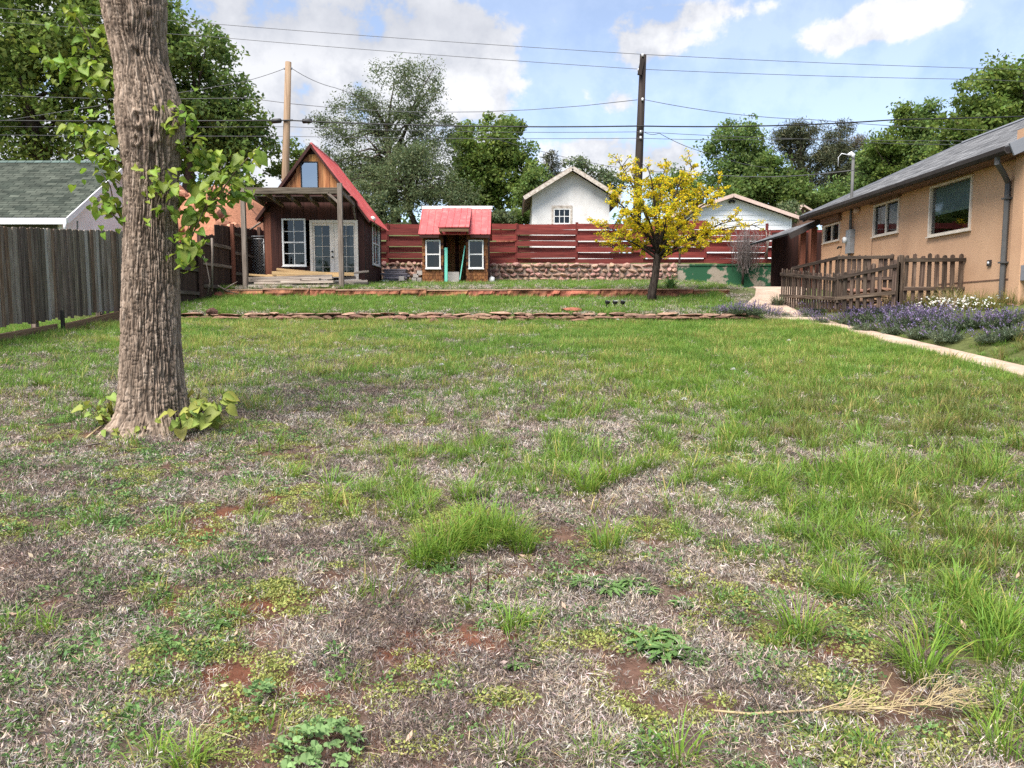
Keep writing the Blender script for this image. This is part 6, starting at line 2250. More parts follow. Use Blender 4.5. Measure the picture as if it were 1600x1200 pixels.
    ob = MB().prism([P(uo - 0.055, zo_ - 0.055, 0.002), P(uo + 0.055, zo_ - 0.055, 0.002), P(uo + 0.055, zo_ + 0.055, 0.002), P(uo - 0.055, zo_ + 0.055, 0.002)], Nn * 0.03).build('outlet_plate', 'brown_gutter', root)
    MB().tube([P(uo, zo_, 0.03), P(uo, zo_, 0.045)], 0.028, 10).build('outlet_cover', 'porcelain', ob, True)
    us = hwall(1315, 386) / D.y
    zs_ = at(1315, 386, us).z
    MB().tube([P(us, zs_, 0), P(us, zs_, 0.09), P(us, zs_ - 0.05, 0.11)], 0.025, 8).build('spigot', 'black', root, True)
    # grille and box on the end wall that faces the camera
    q = P(un - 0.30, 0, 0.10)
    g0, g1 = at(1598, 406, Yn - 0.4).z, at(1598, 336, Yn - 0.4).z
    gl = MB()
    for k in range(4):
        gl.tube([q + Vector((0.10 + k * 0.13, -0.06, g0)), q + Vector((0.10 + k * 0.13, -0.06, g1))], 0.011, 6)
    for z_ in (g0, g1):
        gl.tube([q + Vector((0.04, -0.06, z_)), q + Vector((0.60, -0.06, z_))], 0.018, 6)
    gl.build('window_grille', 'black', root)
    b0, b1 = at(1598, 438, Yn - 0.4).z, at(1598, 414, Yn - 0.4).z
    MB().box(q.x + 0.015, q.x + 0.8, q.y - 0.25, q.y - 0.004, b0, b1).build('planter_ledge', 'grey_fascia', root)
    # lean-to porch beyond the far corner
    l0, l1 = P(uf + 0.1, 0, 0.05), P(uf + 3.0, 0, 0.05)
    zp0 = at(1222, 367, Yf_ + 0.8).z
    xw0 = at(1222, 367, Yf_ + 0.8).x
    zp1 = at(1283, 338, Yf_ + 0.3).z
    roof_slab(root, (xw0, Yf_ + 0.25, zp0), (xw0, Yf_ + 4.0, zp0), (P(uf + 4, 0).x + 0.3, Yf_ + 4.0, zp1), (P(uf, 0).x + 0.3, Yf_ + 0.25, zp1), 0.06, 'shingle_grey', 'porch_roof')
    MB().beam((xw0 + 0.02, Yf_ + 0.22, zp0 - 0.10), (P(uf, 0).x + 0.1, Yf_ + 0.22, zp1 - 0.11), 0.03, 0.17, (0, 1, 0)).build('rake_board', 'brown_gutter', root)
    for (px_, yy) in ((1254, 0.5), (1251, 3.6), (1271, 0.5), (1266, 3.6)):
        x_ = at(px_, 400, Yf_ + yy).x
        board('porch_post', root, (x_, Yf_ + yy, H(x_, Yf_ + yy)), (x_, Yf_ + yy, zp0 + 0.1 + (x_ - xw0) * (zp1 - zp0) / (P(uf, 0).x + 0.3 - xw0) - 0.24), 0.13, 0.13, 'corner_wood')
    MB().box(P(uf, 0).x - 0.1, P(uf, 0).x + 4, Yf_ + 4.0, Yf_ + 4.1, 2.2, zp1 - 0.1).build('porch_wall', 'dark_red_wood', root)


build_house()


# small dwelling with pinkish gable glimpsed past the eave
def build_far_gable():
    Y0 = 48
    c_ = at(1252, 325, Y0)
    root = thing('far_house', (c_.x, Y0, 3.6), 'distant small house with pinkish gable trim beyond the stucco house', 'house')
    xl, xr, za, ze = at(1243, 330, Y0).x, at(1275, 330, Y0).x, at(1252, 324, Y0).z, at(1252, 338, Y0).z
    MB().prism([(xl, Y0, 3.4), (xr, Y0, 3.4), (xr, Y0, ze), (c_.x, Y0, za), (xl, Y0, ze)], (0, 5, 0)).build('wall', 'brown_trim', root)
    MB().beam((c_.x, Y0 - 0.1, za + 0.08), (xl - 0.3, Y0 - 0.1, ze - 0.1), 0.3, 0.14, (0, 1, 0)).build('rake_board', 'pink_trim', root)
    roof_slab(root, (xr + 0.5, Y0 - 0.3, ze - 0.1), (xr + 0.5, Y0 + 5.3, ze - 0.1), (c_.x, Y0 + 5.3, za + 0.16), (c_.x, Y0 - 0.3, za + 0.16), 0.1, 'pink_trim')
    roof_slab(root, (xl - 0.3, Y0 + 5.3, ze - 0.1), (xl - 0.3, Y0 - 0.3, ze - 0.1), (c_.x - .01, Y0 - 0.3, za + 0.16), (c_.x - .01, Y0 + 5.3, za + 0.16), 0.1, 'pink_trim')


build_far_gable()


# ------------------------------------------------------------------ old picket fence round the ramp
def picket_run(root, p0, p1, n, t0, t1, b0, b1, w=0.075, rails=(0.30, 0.85), missing=(), m='picket_wood', railside=-1):
    """p: (x, y) ends; t/b: top and bottom heights at the two ends"""
    p0, p1 = Vector((*p0, 0)), Vector((*p1, 0))
    d = (p1 - p0).normalized()
    nrm = Vector((-d.y, d.x, 0)) * railside
    for k in range(n):
        if k in missing:
            continue
        t = k / (n - 1)
        c_ = p0.lerp(p1, t)
        zt = t0 + (t1 - t0) * t + random.uniform(-0.03, 0.03)
        zb = b0 + (b1 - b0) * t
        zb = min(zb, zt - 0.4)
        lx = random.uniform(-0.02, 0.02)
        board('picket', root, (c_.x, c_.y, zb), (c_.x + d.x * lx, c_.y + d.y * lx + random.uniform(-.01, .01), zt), w * random.uniform(0.85, 1.15), 0.022, m, d, 'round')
    for f in rails:
        a = p0 + nrm * 0.034 + Vector((0, 0, b0 + (t0 - b0) * f)) - d * 0.05
        b = p1 + nrm * 0.034 + Vector((0, 0, b1 + (t1 - b1) * f)) + d * 0.05
        board('rail', root, a, b, 0.075, 0.04, m, (0, 0, 1))


mat('picket_wood', [(0.020, 0.012, 0.008), (0.058, 0.038, 0.027), (0.135, 0.098, 0.072)], WG, rnd=0.5, bump=0.6, hue=0.01)
SA = at(1222, 450, 20.0)
SB = at(1306, 450, 16.5)
SCp = at(1402, 430, 15.4)
SD = at(1513, 430, 15.4)
f1 = thing('picket_fence', (SA.x, SA.y, H(SA.x, SA.y)), 'close-set grey picket fence running back beside the flagstone path', 'fence')
picket_run(f1, (SA.x, SA.y), (SB.x, SB.y), 22, at(1222, 419, 20).z, at(1306, 428, 16.5).z, at(1222, 480, 20).z, at(1306, 476, 16.5).z - 0.1)
f2 = thing('picket_fence', (SB.x, SB.y, H(SB.x, SB.y)), 'sloping old picket fence behind the lavender with a mended post', 'fence')
picket_run(f2, (SB.x + 0.03, SB.y - 0.05), (SCp.x - 0.05, SCp.y), 9, at(1306, 427, 16.5).z, at(1402, 404, 15.4).z, at(1306, 476, 16.5).z - 0.1, at(1402, 472, 15.4).z - 0.1, 0.085, missing=(7,))
for (px_, yt, w) in ((1400, 408, 0.13), (1406, 398, 0.11), (1311, 427, 0.11)):
    p = at(px_, 440, 15.5 if px_ > 1350 else 16.45)
    board('post', f2, (p.x, p.y, p.z - 0.45), (p.x, p.y, at(px_, yt, p.y).z), w, 0.09, 'picket_wood', (1, 0, 0), 'round')
f3 = thing('picket_fence', (SD.x, SD.y, H(SD.x, SD.y)), 'tall spaced picket fence meeting the tan house wall', 'fence')
picket_run(f3, (SCp.x + 0.17, SCp.y), (SD.x, SD.y), 9, at(1420, 398, 15.4).z, at(1513, 397, 15.4).z, at(1420, 466, 15.4).z - 0.05, at(1513, 466, 15.4).z - 0.05, 0.085, (0.26, 0.88))
BA, BB, BC = at(1240, 430, 20.2), at(1307, 420, 18.2), at(1392, 420, 17.4)
f4 = thing('picket_fence', (BB.x, BB.y, H(BB.x, BB.y)), 'rear picket fence with a rising handrail behind the ramp', 'fence')
picket_run(f4, (BA.x, BA.y), (BB.x, BB.y), 9, at(1240, 417, 20.2).z, at(1307, 400, 18.2).z, at(1240, 440, 20.2).z - .45, at(1307, 450, 18.2).z - 0.3, 0.085, (0.95,))
picket_run(f4, (BB.x + 0.04, BB.y), (BC.x, BC.y), 11, at(1307, 399, 18.2).z, at(1392, 398, 17.4).z, at(1307, 460, 18.2).z - 0.2, at(1392, 458, 17.4).z - 0.2, 0.085, (0.5, 0.95), missing=(7,))

# ramp steps inside the fence: stone slabs
for k, (px_, py_, d) in enumerate(((1345, 470, 16.8), (1362, 462, 17.2), (1378, 455, 16.6), (1340, 456, 17.6))):
    p = at(px_, py_, d)
    o = place('step_slab', BRN[k], None, (p.x, p.y, max(p.z, H(p.x, p.y))), rotm(0.05, 0.02, 0.3 * k), (0.9, 0.7, 0.16))
    tag(o, 'rough stone slab seen through the picket fence', 'stone', 'slabs behind the pickets')

# pale block with a vent slot between the pickets and the lavender
vb = ground_at(1312, 487)
r = thing('vent_box', (vb.x, vb.y, H(vb.x, vb.y)), 'low pinkish box with a dark slot in front of the pickets', 'box')
z0 = H(vb.x, vb.y) - 0.05
zt = at(1312, 469, vb.y).z
MB().box(vb.x - 0.24, vb.x + 0.24, vb.y, vb.y + 0.5, z0, zt - 0.04).build('box_body', 'brown_trim', r)
MB().box(vb.x - 0.27, vb.x + 0.27, vb.y - 0.03, vb.y + 0.53, zt - 0.038, zt).build('lid', 'pink_trim', r)
MB().box(vb.x + 0.04, vb.x + 0.2, vb.y - 0.012, vb.y - 0.002, zt - 0.16, zt - 0.06).build('slot', 'black', r)


# ------------------------------------------------------------------ poles and wires
def build_poles():
    Yp = 34.0
    a, b = at(450.5, 97, Yp), at(446, 275, Yp)
    a0 = Vector((b.x - 0.1, Yp, H(b.x, Yp) - 0.3))
    r = thing('utility_pole', a0, 'pale tan wooden utility pole behind the cabin', 'utility pole')
    MB().tube([a0, b, a], [0.19, 0.16, 0.13], 14).build('pole', 'pole_pale', r, True)
    for (x_, y_, dx) in ((450, 107, -1), (450, 107, 1)):
        p = at(x_ + dx * 5, y_, Yp)
        MB().tube([p + Vector((-0.06 * dx, 0, 0)), p + Vector((0.04 * dx, 0, 0))], 0.05, 8).build('insulator', 'meter_grey', r, True)
    p = at(452, 190, Yp)
    MB().tube([p + Vector((-0.2, -0.16, 0)), p + Vector((0.2, -0.16, 0.02))], 0.04, 8).build('bracket', 'black', r, True)
    Yd = 32.0
    t, m_ = at(1005, 86, Yd), at(998, 262, Yd)
    g = Vector((m_.x - (t.x - m_.x) * 0.8, Yd, 3.2))
    r2 = thing('utility_pole', g, 'dark leaning utility pole behind the yellow tree', 'utility pole')
    MB().tube([g, m_, t], [0.19, 0.165, 0.13], 14).build('pole', 'pole_dark', r2, True)
    MB().beam(at(1004, 92, Yd - 0.16), at(999, 117, Yd - 0.22), 0.09, 0.16, (0, 1, 0)).build('bracket', 'pole_dark', r2)
    for (x_, y_) in ((1004, 86), (998, 109), (1004, 155), (1001, 206), (1001, 215)):
        p = at(x_, y_, Yd - 0.16)
        MB().tube([p + Vector((0, 0, -0.06)), p + Vector((0, 0, 0.05))], [0.05, 0.035], 8).build('insulator', 'porcelain', r2, True)

    def wire(pts, rad, m, label, sag=0.0):
        P = [at(x, y, d) for (x, y, d) in pts]
        out = []
        for i in range(len(P) - 1):
            for k in range(8):
                t_ = k / 8
                q = P[i].lerp(P[i + 1], t_)
                q.z -= sag * 4 * t_ * (1 - t_)
                out.append(q)
        out.append(P[-1])
        o = MB().tube(out, rad, 5).build('power_line', m, None, True)
        tag(o, label, 'wire', 'overhead wires')
    wire([(-500, -28, 37), (305, 35, 34), (1005, 85, 32), (1575, 108, 34), (2100, 128, 36)], 0.011, 'wire', 'topmost thin overhead wire tied to the tip of the dark pole', 0.05)
    wire([(-500, -5, 37), (325, 57, 34), (998, 108, 32), (1520, 124, 34), (2100, 140, 36)], 0.011, 'wire', 'thin overhead wire just below the topmost one on the dark pole', 0.05)
    wire([(-500, 100, 37), (385, 153, 35), (996, 156, 31.8)], 0.013, 'wire', 'sagging wire meeting the dark pole from the cabin side', 0.55)
    wire([(1008, 156, 31.8), (1270, 187, 33), (1700, 205, 35)], 0.013, 'wire', 'wire leaving the dark pole at the same height toward the pines', 0.15)
    wire([(-500, 180, 36), (450, 188, 33.8), (1000, 197, 31.8), (1400, 187, 33), (2000, 160, 35)], 0.028, 'wire_black', 'thick black cable running level past both poles', 0.12)
    wire([(-500, 190, 36), (450, 198, 34), (1001, 206, 31.8), (1490, 220, 33), (2000, 232, 35)], 0.011, 'wire', 'thin wire just below the thick black cable', 0.1)
    wire([(-500, 205, 36), (450, 213, 34), (1001, 216, 31.8), (1250, 217, 32.5), (1490, 226, 33), (2000, 236, 35)], 0.011, 'wire', 'lowest level wire crossing both poles', 0.05)
    wire([(-400, 250, 36), (365, 131, 34.2), (445, 107, 34)], 0.012, 'wire', 'wire climbing to the tip of the pale pole', 0.05)
    wire([(456, 107, 34), (523, 137, 36), (840, 235, 40), (1010, 268, 44)], 0.012, 'wire', 'wire falling from the tip of the pale pole through the trees', 0.1)
    wire([(1003, 204, 31.8), (1030, 208, 32), (1110, 240, 35), (1200, 262, 38)], 0.012, 'wire', 'drop wire falling from the dark pole toward the white garage', 0.1)
    wire([(1003, 255, 31.8), (1050, 262, 30), (1334, 266, 20.2)], 0.012, 'wire', 'service wire from the dark pole to the house mast', 0.25)
    for (x_, lab) in ((432, 'black splice case on the thick cable left of the pale pole'), (480, 'black splice case on the thick cable right of the pale pole')):
        p, q = at(x_ - 8, 189.5, 33.8), at(x_ + 8, 188.5, 33.8)
        o = MB().tube([p, p.lerp(q, 0.1), p.lerp(q, 0.9), q], [0.05, 0.10, 0.10, 0.05], 8).build('splice_case', 'wire_black', None, True)
        tag(o, lab, 'splice case')


build_poles()


# ------------------------------------------------------------------ trees
def leaf_cloud(centers, rad, per, size, rng, narrow=0.6, up=0.6, shell=0.5, squash=0.75, lo=0.7, hi=1.3):
    n = len(centers) * per
    c_ = np.repeat(centers, per, 0)
    rr = np.repeat(rad, per)[:, None]
    d = rng.normal(0, 1, (n, 3))
    d /= np.linalg.norm(d, axis=1)[:, None]
    p = c_ + d * rr * (rng.uniform(0, 1, n) ** shell)[:, None] * np.array([1, 1, squash])
    nrm = rng.normal(0, 1, (n, 3)) + np.array([0, 0, up])
    nrm /= np.linalg.norm(nrm, axis=1)[:, None]
    a = np.cross(nrm, rng.normal(0, 1, (n, 3)))
    a /= np.linalg.norm(a, axis=1)[:, None] + 1e-6
    b = np.cross(nrm, a)
    s = size * rng.uniform(0.6, 1.4, n)[:, None]
    w = s * narrow * 0.5
    v = np.stack([p - a * s * 0.5, p + b * w + nrm * s * 0.1, p + a * s * 0.5, p - b * w + nrm * s * 0.1], 1)
    cl = rng.uniform(lo, hi, n)[:, None] * np.repeat(rng.uniform(0.82, 1.18, len(centers)), per)[:, None]
    col = cl * np.stack([rng.uniform(0.85, 1.2, n), np.ones(n), rng.uniform(0.8, 1.2, n)], 1)
    return v.reshape(-1, 3), np.arange(n * 4).reshape(n, 4), np.repeat(col, 4, 0)


def tree(name, label, Y, ells, base_px, m, ncl, per, leaf, crad=(0.5, 1.0), seed=1, trunk_r=0.25, narrow=0.6, group='trees beyond the red fence',
         depth=0.9, limbs=14, squash=0.75, bark='bark_far', up=0.6, shell=0.5, trunks=None):
    """ells: photo ellipses (x, y, rx, ry) of the crown at depth Y"""
    rng = np.random.default_rng(seed)
    w = np.array([e[2] * e[3] for e in ells], float)
    w /= w.sum()
    cs = []
    pick = rng.choice(len(ells), ncl, p=w)
    for k in pick:
        x, y, rx, ry = ells[k]
        d = rng.normal(0, 1, 3)
        d /= np.linalg.norm(d)
        q = rng.uniform(0.05, 1) ** 0.42
        yy = Y + d[1] * q * depth * 0.5 * (rx + ry) / F * Y
        p = at(x + d[0] * q * rx, y - d[2] * q * ry, Y)
        cs.append((p.x, yy, p.z))
    cs = np.array(cs)
    bx_ = at(base_px, 330, Y).x
    root = thing(name, (bx_, Y, H(bx_, Y)), label, 'tree', group)
    rad = rng.uniform(crad[0], crad[1], ncl)
    v, f, col = leaf_cloud(cs, rad, per, leaf, rng, narrow, squash=squash, up=up, shell=shell)
    place('crown', np_mesh('crown', v, f, m, col), root)
    zt = float(np.percentile(cs[:, 2], 70))
    b0 = Vector((bx_, Y, H(bx_, Y) - 0.2))
    cen = Vector(cs.mean(0))
    tb = MB()
    for (tx, r_) in (trunks or [(base_px, trunk_r)]):
        q0 = Vector((at(tx, 330, Y).x, Y, b0.z))
        q1 = q0.lerp(Vector((cen.x, cen.y, zt)), 0.5) + Vector((rng.normal(0, .2), rng.normal(0, .2), 0))
        q2 = Vector((cen.x + (tx - base_px) / F * Y * 0.7, cen.y, zt))
        tb.tube([q0, q1, q2], [r_, r_ * 0.75, r_ * 0.25], 9)
    tb.build('trunk', bark, root, True)
    lb = MB()
    for k in rng.choice(ncl, min(limbs, ncl), replace=False):
        e = Vector(cs[k])
        s = b0.lerp(Vector((cen.x, cen.y, zt)), float(rng.uniform(0.45, 0.95)))
        if e.z < s.z - 0.6:
            s.z = e.z + 0.3
        mid = s.lerp(e, 0.5) + Vector((0, 0, 0.12 * (e - s).length))
        lb.tube([s, mid, e], [trunk_r * 0.35, trunk_r * 0.2, trunk_r * 0.06], 5)
    lb.build('limbs', bark, root, True)
    return root


tree('leafy_tree', 'huge dark leafy tree above the green roofed house', 40, [(40, 120, 190, 150), (150, 60, 160, 110), (60, 30, 200, 110), (-120, 100, 160, 190), (30, 215, 150, 60)], 60, 'leaf_mid', 460, 95, 0.26, (0.6, 1.3), 11, 0.45)
tree('leafy_tree', 'dark leafy tree with drooping right side beside the pale pole', 42, [(300, 130, 75, 100), (345, 200, 75, 75), (270, 60, 50, 60), (260, 200, 80, 90), (380, 225, 42, 45), (360, 285, 50, 30)], 280, 'leaf_dark', 300, 85, 0.24, (0.45, 0.95), 12, 0.35)
tree('leafy_tree', 'small sparse tree at the foot of the pale pole', 44, [(455, 245, 28, 24), (440, 262, 20, 18)], 450, 'leaf_mid', 34, 45, 0.2, (0.3, 0.6), 13, 0.12, limbs=8)
tree('olive_tree', 'tall feathery grey green tree behind the cabin roof', 48, [(625, 160, 75, 62), (560, 190, 60, 48), (650, 125, 42, 28), (530, 250, 50, 55), (600, 255, 95, 60), (670, 230, 60, 60), (505, 195, 22, 16)], 620, 'leaf_olive', 300, 110, 0.17, (0.5, 1.1), 14, 0.3, narrow=0.35, limbs=40, shell=0.7)
tree('olive_tree', 'drooping pale olive tree just behind the playhouse', 44, [(640, 290, 75, 45), (580, 300, 60, 38), (700, 310, 60, 28), (650, 255, 50, 30)], 655, 'leaf_olive', 210, 110, 0.16, (0.4, 0.85), 15, 0.22, narrow=0.35, limbs=30)
tree('maple_tree', 'fresh green tree with dark trunks behind the playhouse', 52, [(790, 215, 45, 48), (745, 255, 42, 50), (800, 275, 42, 40), (765, 300, 70, 26), (722, 210, 18, 30), (730, 290, 40, 40)], 770, 'leaf_mid', 240, 95, 0.24, (0.45, 1.0), 16, 0.22, trunks=[(740, 0.25), (758, 0.18), (782, 0.28), (800, 0.2)])
tree('conifer', 'small dark conifer beside the white stucco garage', 56, [(862, 246, 10, 18), (862, 270, 18, 24), (860, 292, 26, 20)], 862, 'needle', 60, 90, 0.2, (0.3, 0.6), 17, 0.15, narrow=0.2)
tree('leafy_tree', 'dark green shrubby tree touching the stucco garage eave', 48, [(835, 285, 26, 26), (822, 305, 22, 22)], 832, 'leaf_dark', 50, 80, 0.2, (0.35, 0.7), 18, 0.14)
tree('pale_tree', 'pale thin tree rising behind the stucco garage ridge', 58, [(925, 262, 40, 16), (945, 285, 38, 25), (900, 258, 18, 10)], 930, 'leaf_pale', 50, 60, 0.2, (0.4, 0.8), 19, 0.12)
tree('pale_tree', 'pale bush between the dark pole and the siding garage', 56, [(1090, 300, 30, 22), (1060, 290, 35, 30), (1030, 300, 30, 30)], 1080, 'leaf_fresh', 70, 70, 0.2, (0.4, 0.8), 20, 0.12)
tree('leafy_tree', 'tall airy light green tree beside the pines', 56, [(1150, 210, 34, 26), (1130, 230, 30, 30), (1165, 240, 34, 34), (1140, 275, 36, 30), (1185, 255, 22, 26)], 1150, 'leaf_fresh', 130, 80, 0.22, (0.45, 0.95), 21, 0.2, limbs=24)
tree('leafy_tree', 'dense dark green tree above the siding garage', 50, [(1190, 290, 42, 28), (1230, 300, 45, 30), (1160, 305, 40, 18), (1205, 262, 26, 22), (1268, 318, 36, 18)], 1205, 'leaf_dark', 180, 90, 0.21, (0.4, 0.85), 22, 0.2)
tree('pine_tree', 'broad dark pine with open top beyond the siding garage', 60, [(1255, 205, 34, 18), (1240, 230, 34, 20), (1270, 250, 32, 22), (1228, 215, 16, 18), (1250, 280, 34, 22)], 1252, 'needle', 150, 90, 0.34, (0.5, 0.95), 23, 0.3, narrow=0.14, limbs=30, trunks=[(1228, 0.22), (1252, 0.3)])
tree('pine_tree', 'narrower dark pine right of the broad pine', 62, [(1310, 210, 24, 18), (1305, 240, 28, 22), (1320, 265, 28, 24), (1300, 290, 30, 20)], 1310, 'needle', 130, 90, 0.34, (0.5, 0.9), 24, 0.26, narrow=0.14, limbs=26)
tree('pine_tree', 'small brownish pine between the dark pines and the poplars', 64, [(1345, 222, 22, 14), (1348, 250, 26, 24), (1342, 280, 26, 22)], 1346, 'needle_dry', 60, 80, 0.32, (0.45, 0.85), 25, 0.2, narrow=0.14, limbs=20)
tree('poplar', 'slender fresh green tree with a pointed top above the shingle roof', 46, [(1448, 165, 12, 18), (1445, 195, 20, 30), (1440, 240, 30, 40)], 1445, 'leaf_fresh', 70, 75, 0.2, (0.35, 0.75), 26, 0.16)
tree('poplar', 'slender green tree beside the mast of the stucco house', 47, [(1412, 180, 20, 18), (1420, 215, 32, 34), (1400, 250, 34, 32), (1375, 225, 20, 22)], 1415, 'leaf_mid', 110, 75, 0.2, (0.35, 0.8), 27, 0.16)
tree('leafy_tree', 'mixed green trees filling the slope behind the mast', 49, [(1345, 300, 55, 22), (1380, 270, 45, 32), (1300, 312, 50, 16), (1365, 250, 25, 20)], 1360, 'leaf_fresh', 150, 80, 0.2, (0.4, 0.85), 28, 0.16)
tree('leafy_tree', 'large green tree rising over the shingle roof', 40, [(1560, 160, 75, 52), (1600, 130, 80, 40), (1520, 205, 60, 42), (1640, 190, 110, 80), (1490, 230, 30, 40)], 1580, 'leaf_mid', 300, 90, 0.21, (0.45, 1.0), 29, 0.35)

# distant treeline on the rise
def treeline():
    rng = np.random.default_rng(77)
    n = 420
    X = rng.uniform(-90, 120, n)
    Yt = rng.uniform(72, 110, n)
    Z = gh(X, Yt) + rng.uniform(0, 5.0, n)
    v, f, col = leaf_cloud(np.stack([X, Yt, Z], 1), rng.uniform(1.2, 2.6, n), 45, 0.55, rng, 0.6)
    n2 = 300
    X2, Y2_ = rng.uniform(-70, 70, n2), rng.uniform(-48, -34, n2)
    v2, f2, c2 = leaf_cloud(np.stack([X2, Y2_, gh(X2, Y2_) + rng.uniform(0.5, 9.5, n2) * (0.6 + 0.4 * np.sin(X2 * 0.25))], 1), rng.uniform(1.6, 3.2, n2), 60, 0.7, rng, 0.6)
    v, f, col = np.concatenate([v, v2]), np.concatenate([f, f2 + len(v)]), np.concatenate([col, c2])
    o = place('far_wood', np_mesh('far_wood', v, f, 'leaf_dark', col))
    tag(o, 'far-off mass of trees closing the view around the gardens', 'woodland', kind='stuff')


treeline()
# shrubs and rocks on the bank behind the fence
for k, (px_, py_, Yd, rx, ry) in enumerate(((815, 338, 42, 16, 12), (780, 342, 40, 20, 8), (700, 345, 40, 40, 14), (590, 330, 38, 40, 22), (400, 318, 36, 30, 14), (1225, 330, 46, 26, 14))):
    tree('shrub', ['dark shrub against the stucco garage wall', 'low scrub on the bank right of the playhouse', 'low scrub behind the playhouse roof', 'bushy scrub behind the cabin eave', 'scrub on top of the red bank', 'bush squeezed behind the siding garage'][k],
         Yd, [(px_, py_, rx, ry)], px_, 'leaf_olive' if k % 2 else 'leaf_dark', 30, 80, 0.15, (0.3, 0.55), 60 + k, 0.05, group='scrub behind the fence', limbs=6)
for k, (px_, py_) in enumerate(((785, 340), (792, 343), (800, 346), (808, 344), (780, 347))):
    p = at(px_, py_, 39)
    o = place('bank_rock', SLB[k], None, (p.x, 39, H(p.x, 39) + 0.5), rotm(k, k * 2, k), (0.5, 0.4, 0.35))
    tag(o, 'small red rock on the grassy bank behind the fence', 'rock', 'rocks on the bank')


mat('bank_stone', [(0.17, 0.070, 0.040), (0.32, 0.145, 0.088), (0.43, 0.23, 0.155)], (4, 4, 4), rnd=0.25, bump=0.8, bscale=(14, 14, 14))
BNK = [rock_mesh('stone', 'bank_stone', 560 + k) for k in range(4)]


# ------------------------------------------------------------------ red bank behind the kennel
def red_bank():
    rng = np.random.default_rng(5)
    n = 0
    for k in range(30):
        px_, yy = rng.uniform(275, 415), rng.uniform(28.9, 32.5)
        p = at(px_, 350, yy)
        p.z = H(p.x, p.y) + 0.2
        o = place('bank_rock', BNK[k % 4], None, (p.x, p.y, p.z - 0.2), rotm(rng.uniform(0, 3), rng.uniform(0, 3), rng.uniform(0, 3)), tuple(rng.uniform(0.25, 0.85, 3) * np.array([1.2, 1, 0.8])))
        tag(o, 'rough red sandstone lump in the bank behind the kennel', 'rock', 'red rocks behind the kennel')


red_bank()


# ------------------------------------------------------------------ golden tree
def golden_tree():
    Yd = 19.0
    rng = np.random.default_rng(42)
    b = ground_at(1018, 473)
    Yd = b.y
    root = thing('golden_tree', b, 'young tree with bright golden leaves and dark leaning trunk', 'tree')
    A = lambda x, y, d=0.0: at(x, y, Yd + d)
    fork = A(1027, 402)
    MB().tube([b - Vector((0, 0, 0.15)), A(1019, 455), A(1024, 430), fork, A(1030, 385)], [0.145, 0.115, 0.10, 0.095, 0.06], 12).build('trunk', 'bark_yellow', root, True)
    tg = [(946, 305, -.3), (985, 262, .5), (962, 246, .2), (1010, 258, -.4), (1045, 252, .6), (1070, 262, -.3), (1083, 258, .2), (1100, 300, .6), (1135, 300, -.5), (1150, 345, .2), (1185, 352, 0), (960, 372, -.6), (930, 352, .3), (955, 388, .4),
          (1110, 378, -.8), (1140, 375, .6), (1060, 310, -1.0), (1000, 310, -1.0), (1040, 340, -1.2), (1075, 350, 1.1), (985, 345, 1.0), (1020, 285, 1.2), (1095, 330, -1.1), (975, 330, -.9), (1068, 372, -1.0), (1128, 292, 0.9)]
    lb = MB()
    tw = MB()
    cs = []
    for (x, y, d) in tg:
        e = A(x, y, d)
        s = fork + Vector((0, 0, float(rng.uniform(-0.1, 0.25))))
        c1 = s.lerp(e, 0.33) + Vector((rng.normal(0, .08), rng.normal(0, .08), 0.16 * (e - s).length * (0.4 if y > 340 else 0.9)))
        c2 = s.lerp(e, 0.68) + Vector((rng.normal(0, .1), rng.normal(0, .1), 0.10 * (e - s).length))
        path = []
        for k in range(9):
            t = k / 8
            path.append(s * (1 - t) ** 3 + c1 * 3 * t * (1 - t) ** 2 + c2 * 3 * t * t * (1 - t) + e * t ** 3)
        lb.tube(path, [0.036 * (1 - t / 8) + 0.007 for t in range(9)], 6)
        Ln = (e - s).length
        for k in range(int(9 + 4 * Ln)):
            t = float(rng.uniform(0.30, 1.0))
            q = min(int(t * 8), 7)
            p = path[q].lerp(path[q + 1], t * 8 - q)
            dv = Vector((rng.normal(0, 1), rng.normal(0, 1), rng.normal(0.35, 0.55))).normalized() * float(rng.uniform(0.14, 0.52))
            tw.tube([p, p + dv * 0.5 + Vector((0, 0, 0.02)), p + dv], [0.011, 0.008, 0.004], 4, False)
            for q2 in (0.45, 0.75, 1.0):
                if rng.uniform() < 0.85:
                    cs.append(tuple(p + dv * q2))
    lb.build('limbs', 'bark_yellow', root, True)
    tw.build('twigs', 'bark_yellow', root, True)['kind'] = 'stuff'
    cs = np.array(cs)
    v, f, col = leaf_cloud(cs, rng.uniform(0.05, 0.14, len(cs)), 20, 0.058, rng, 0.55, up=0.8, lo=0.65, hi=1.25)
    # some leaves are still greenish
    grn = np.repeat(rng.uniform(0, 1, len(f)) < 0.16, 4)
    col[grn] *= np.array([0.45, 0.75, 1.2])
    place('crown', np_mesh('crown', v, f, 'leaf_gold', np.clip(col, 0, 1.6)), root)


golden_tree()

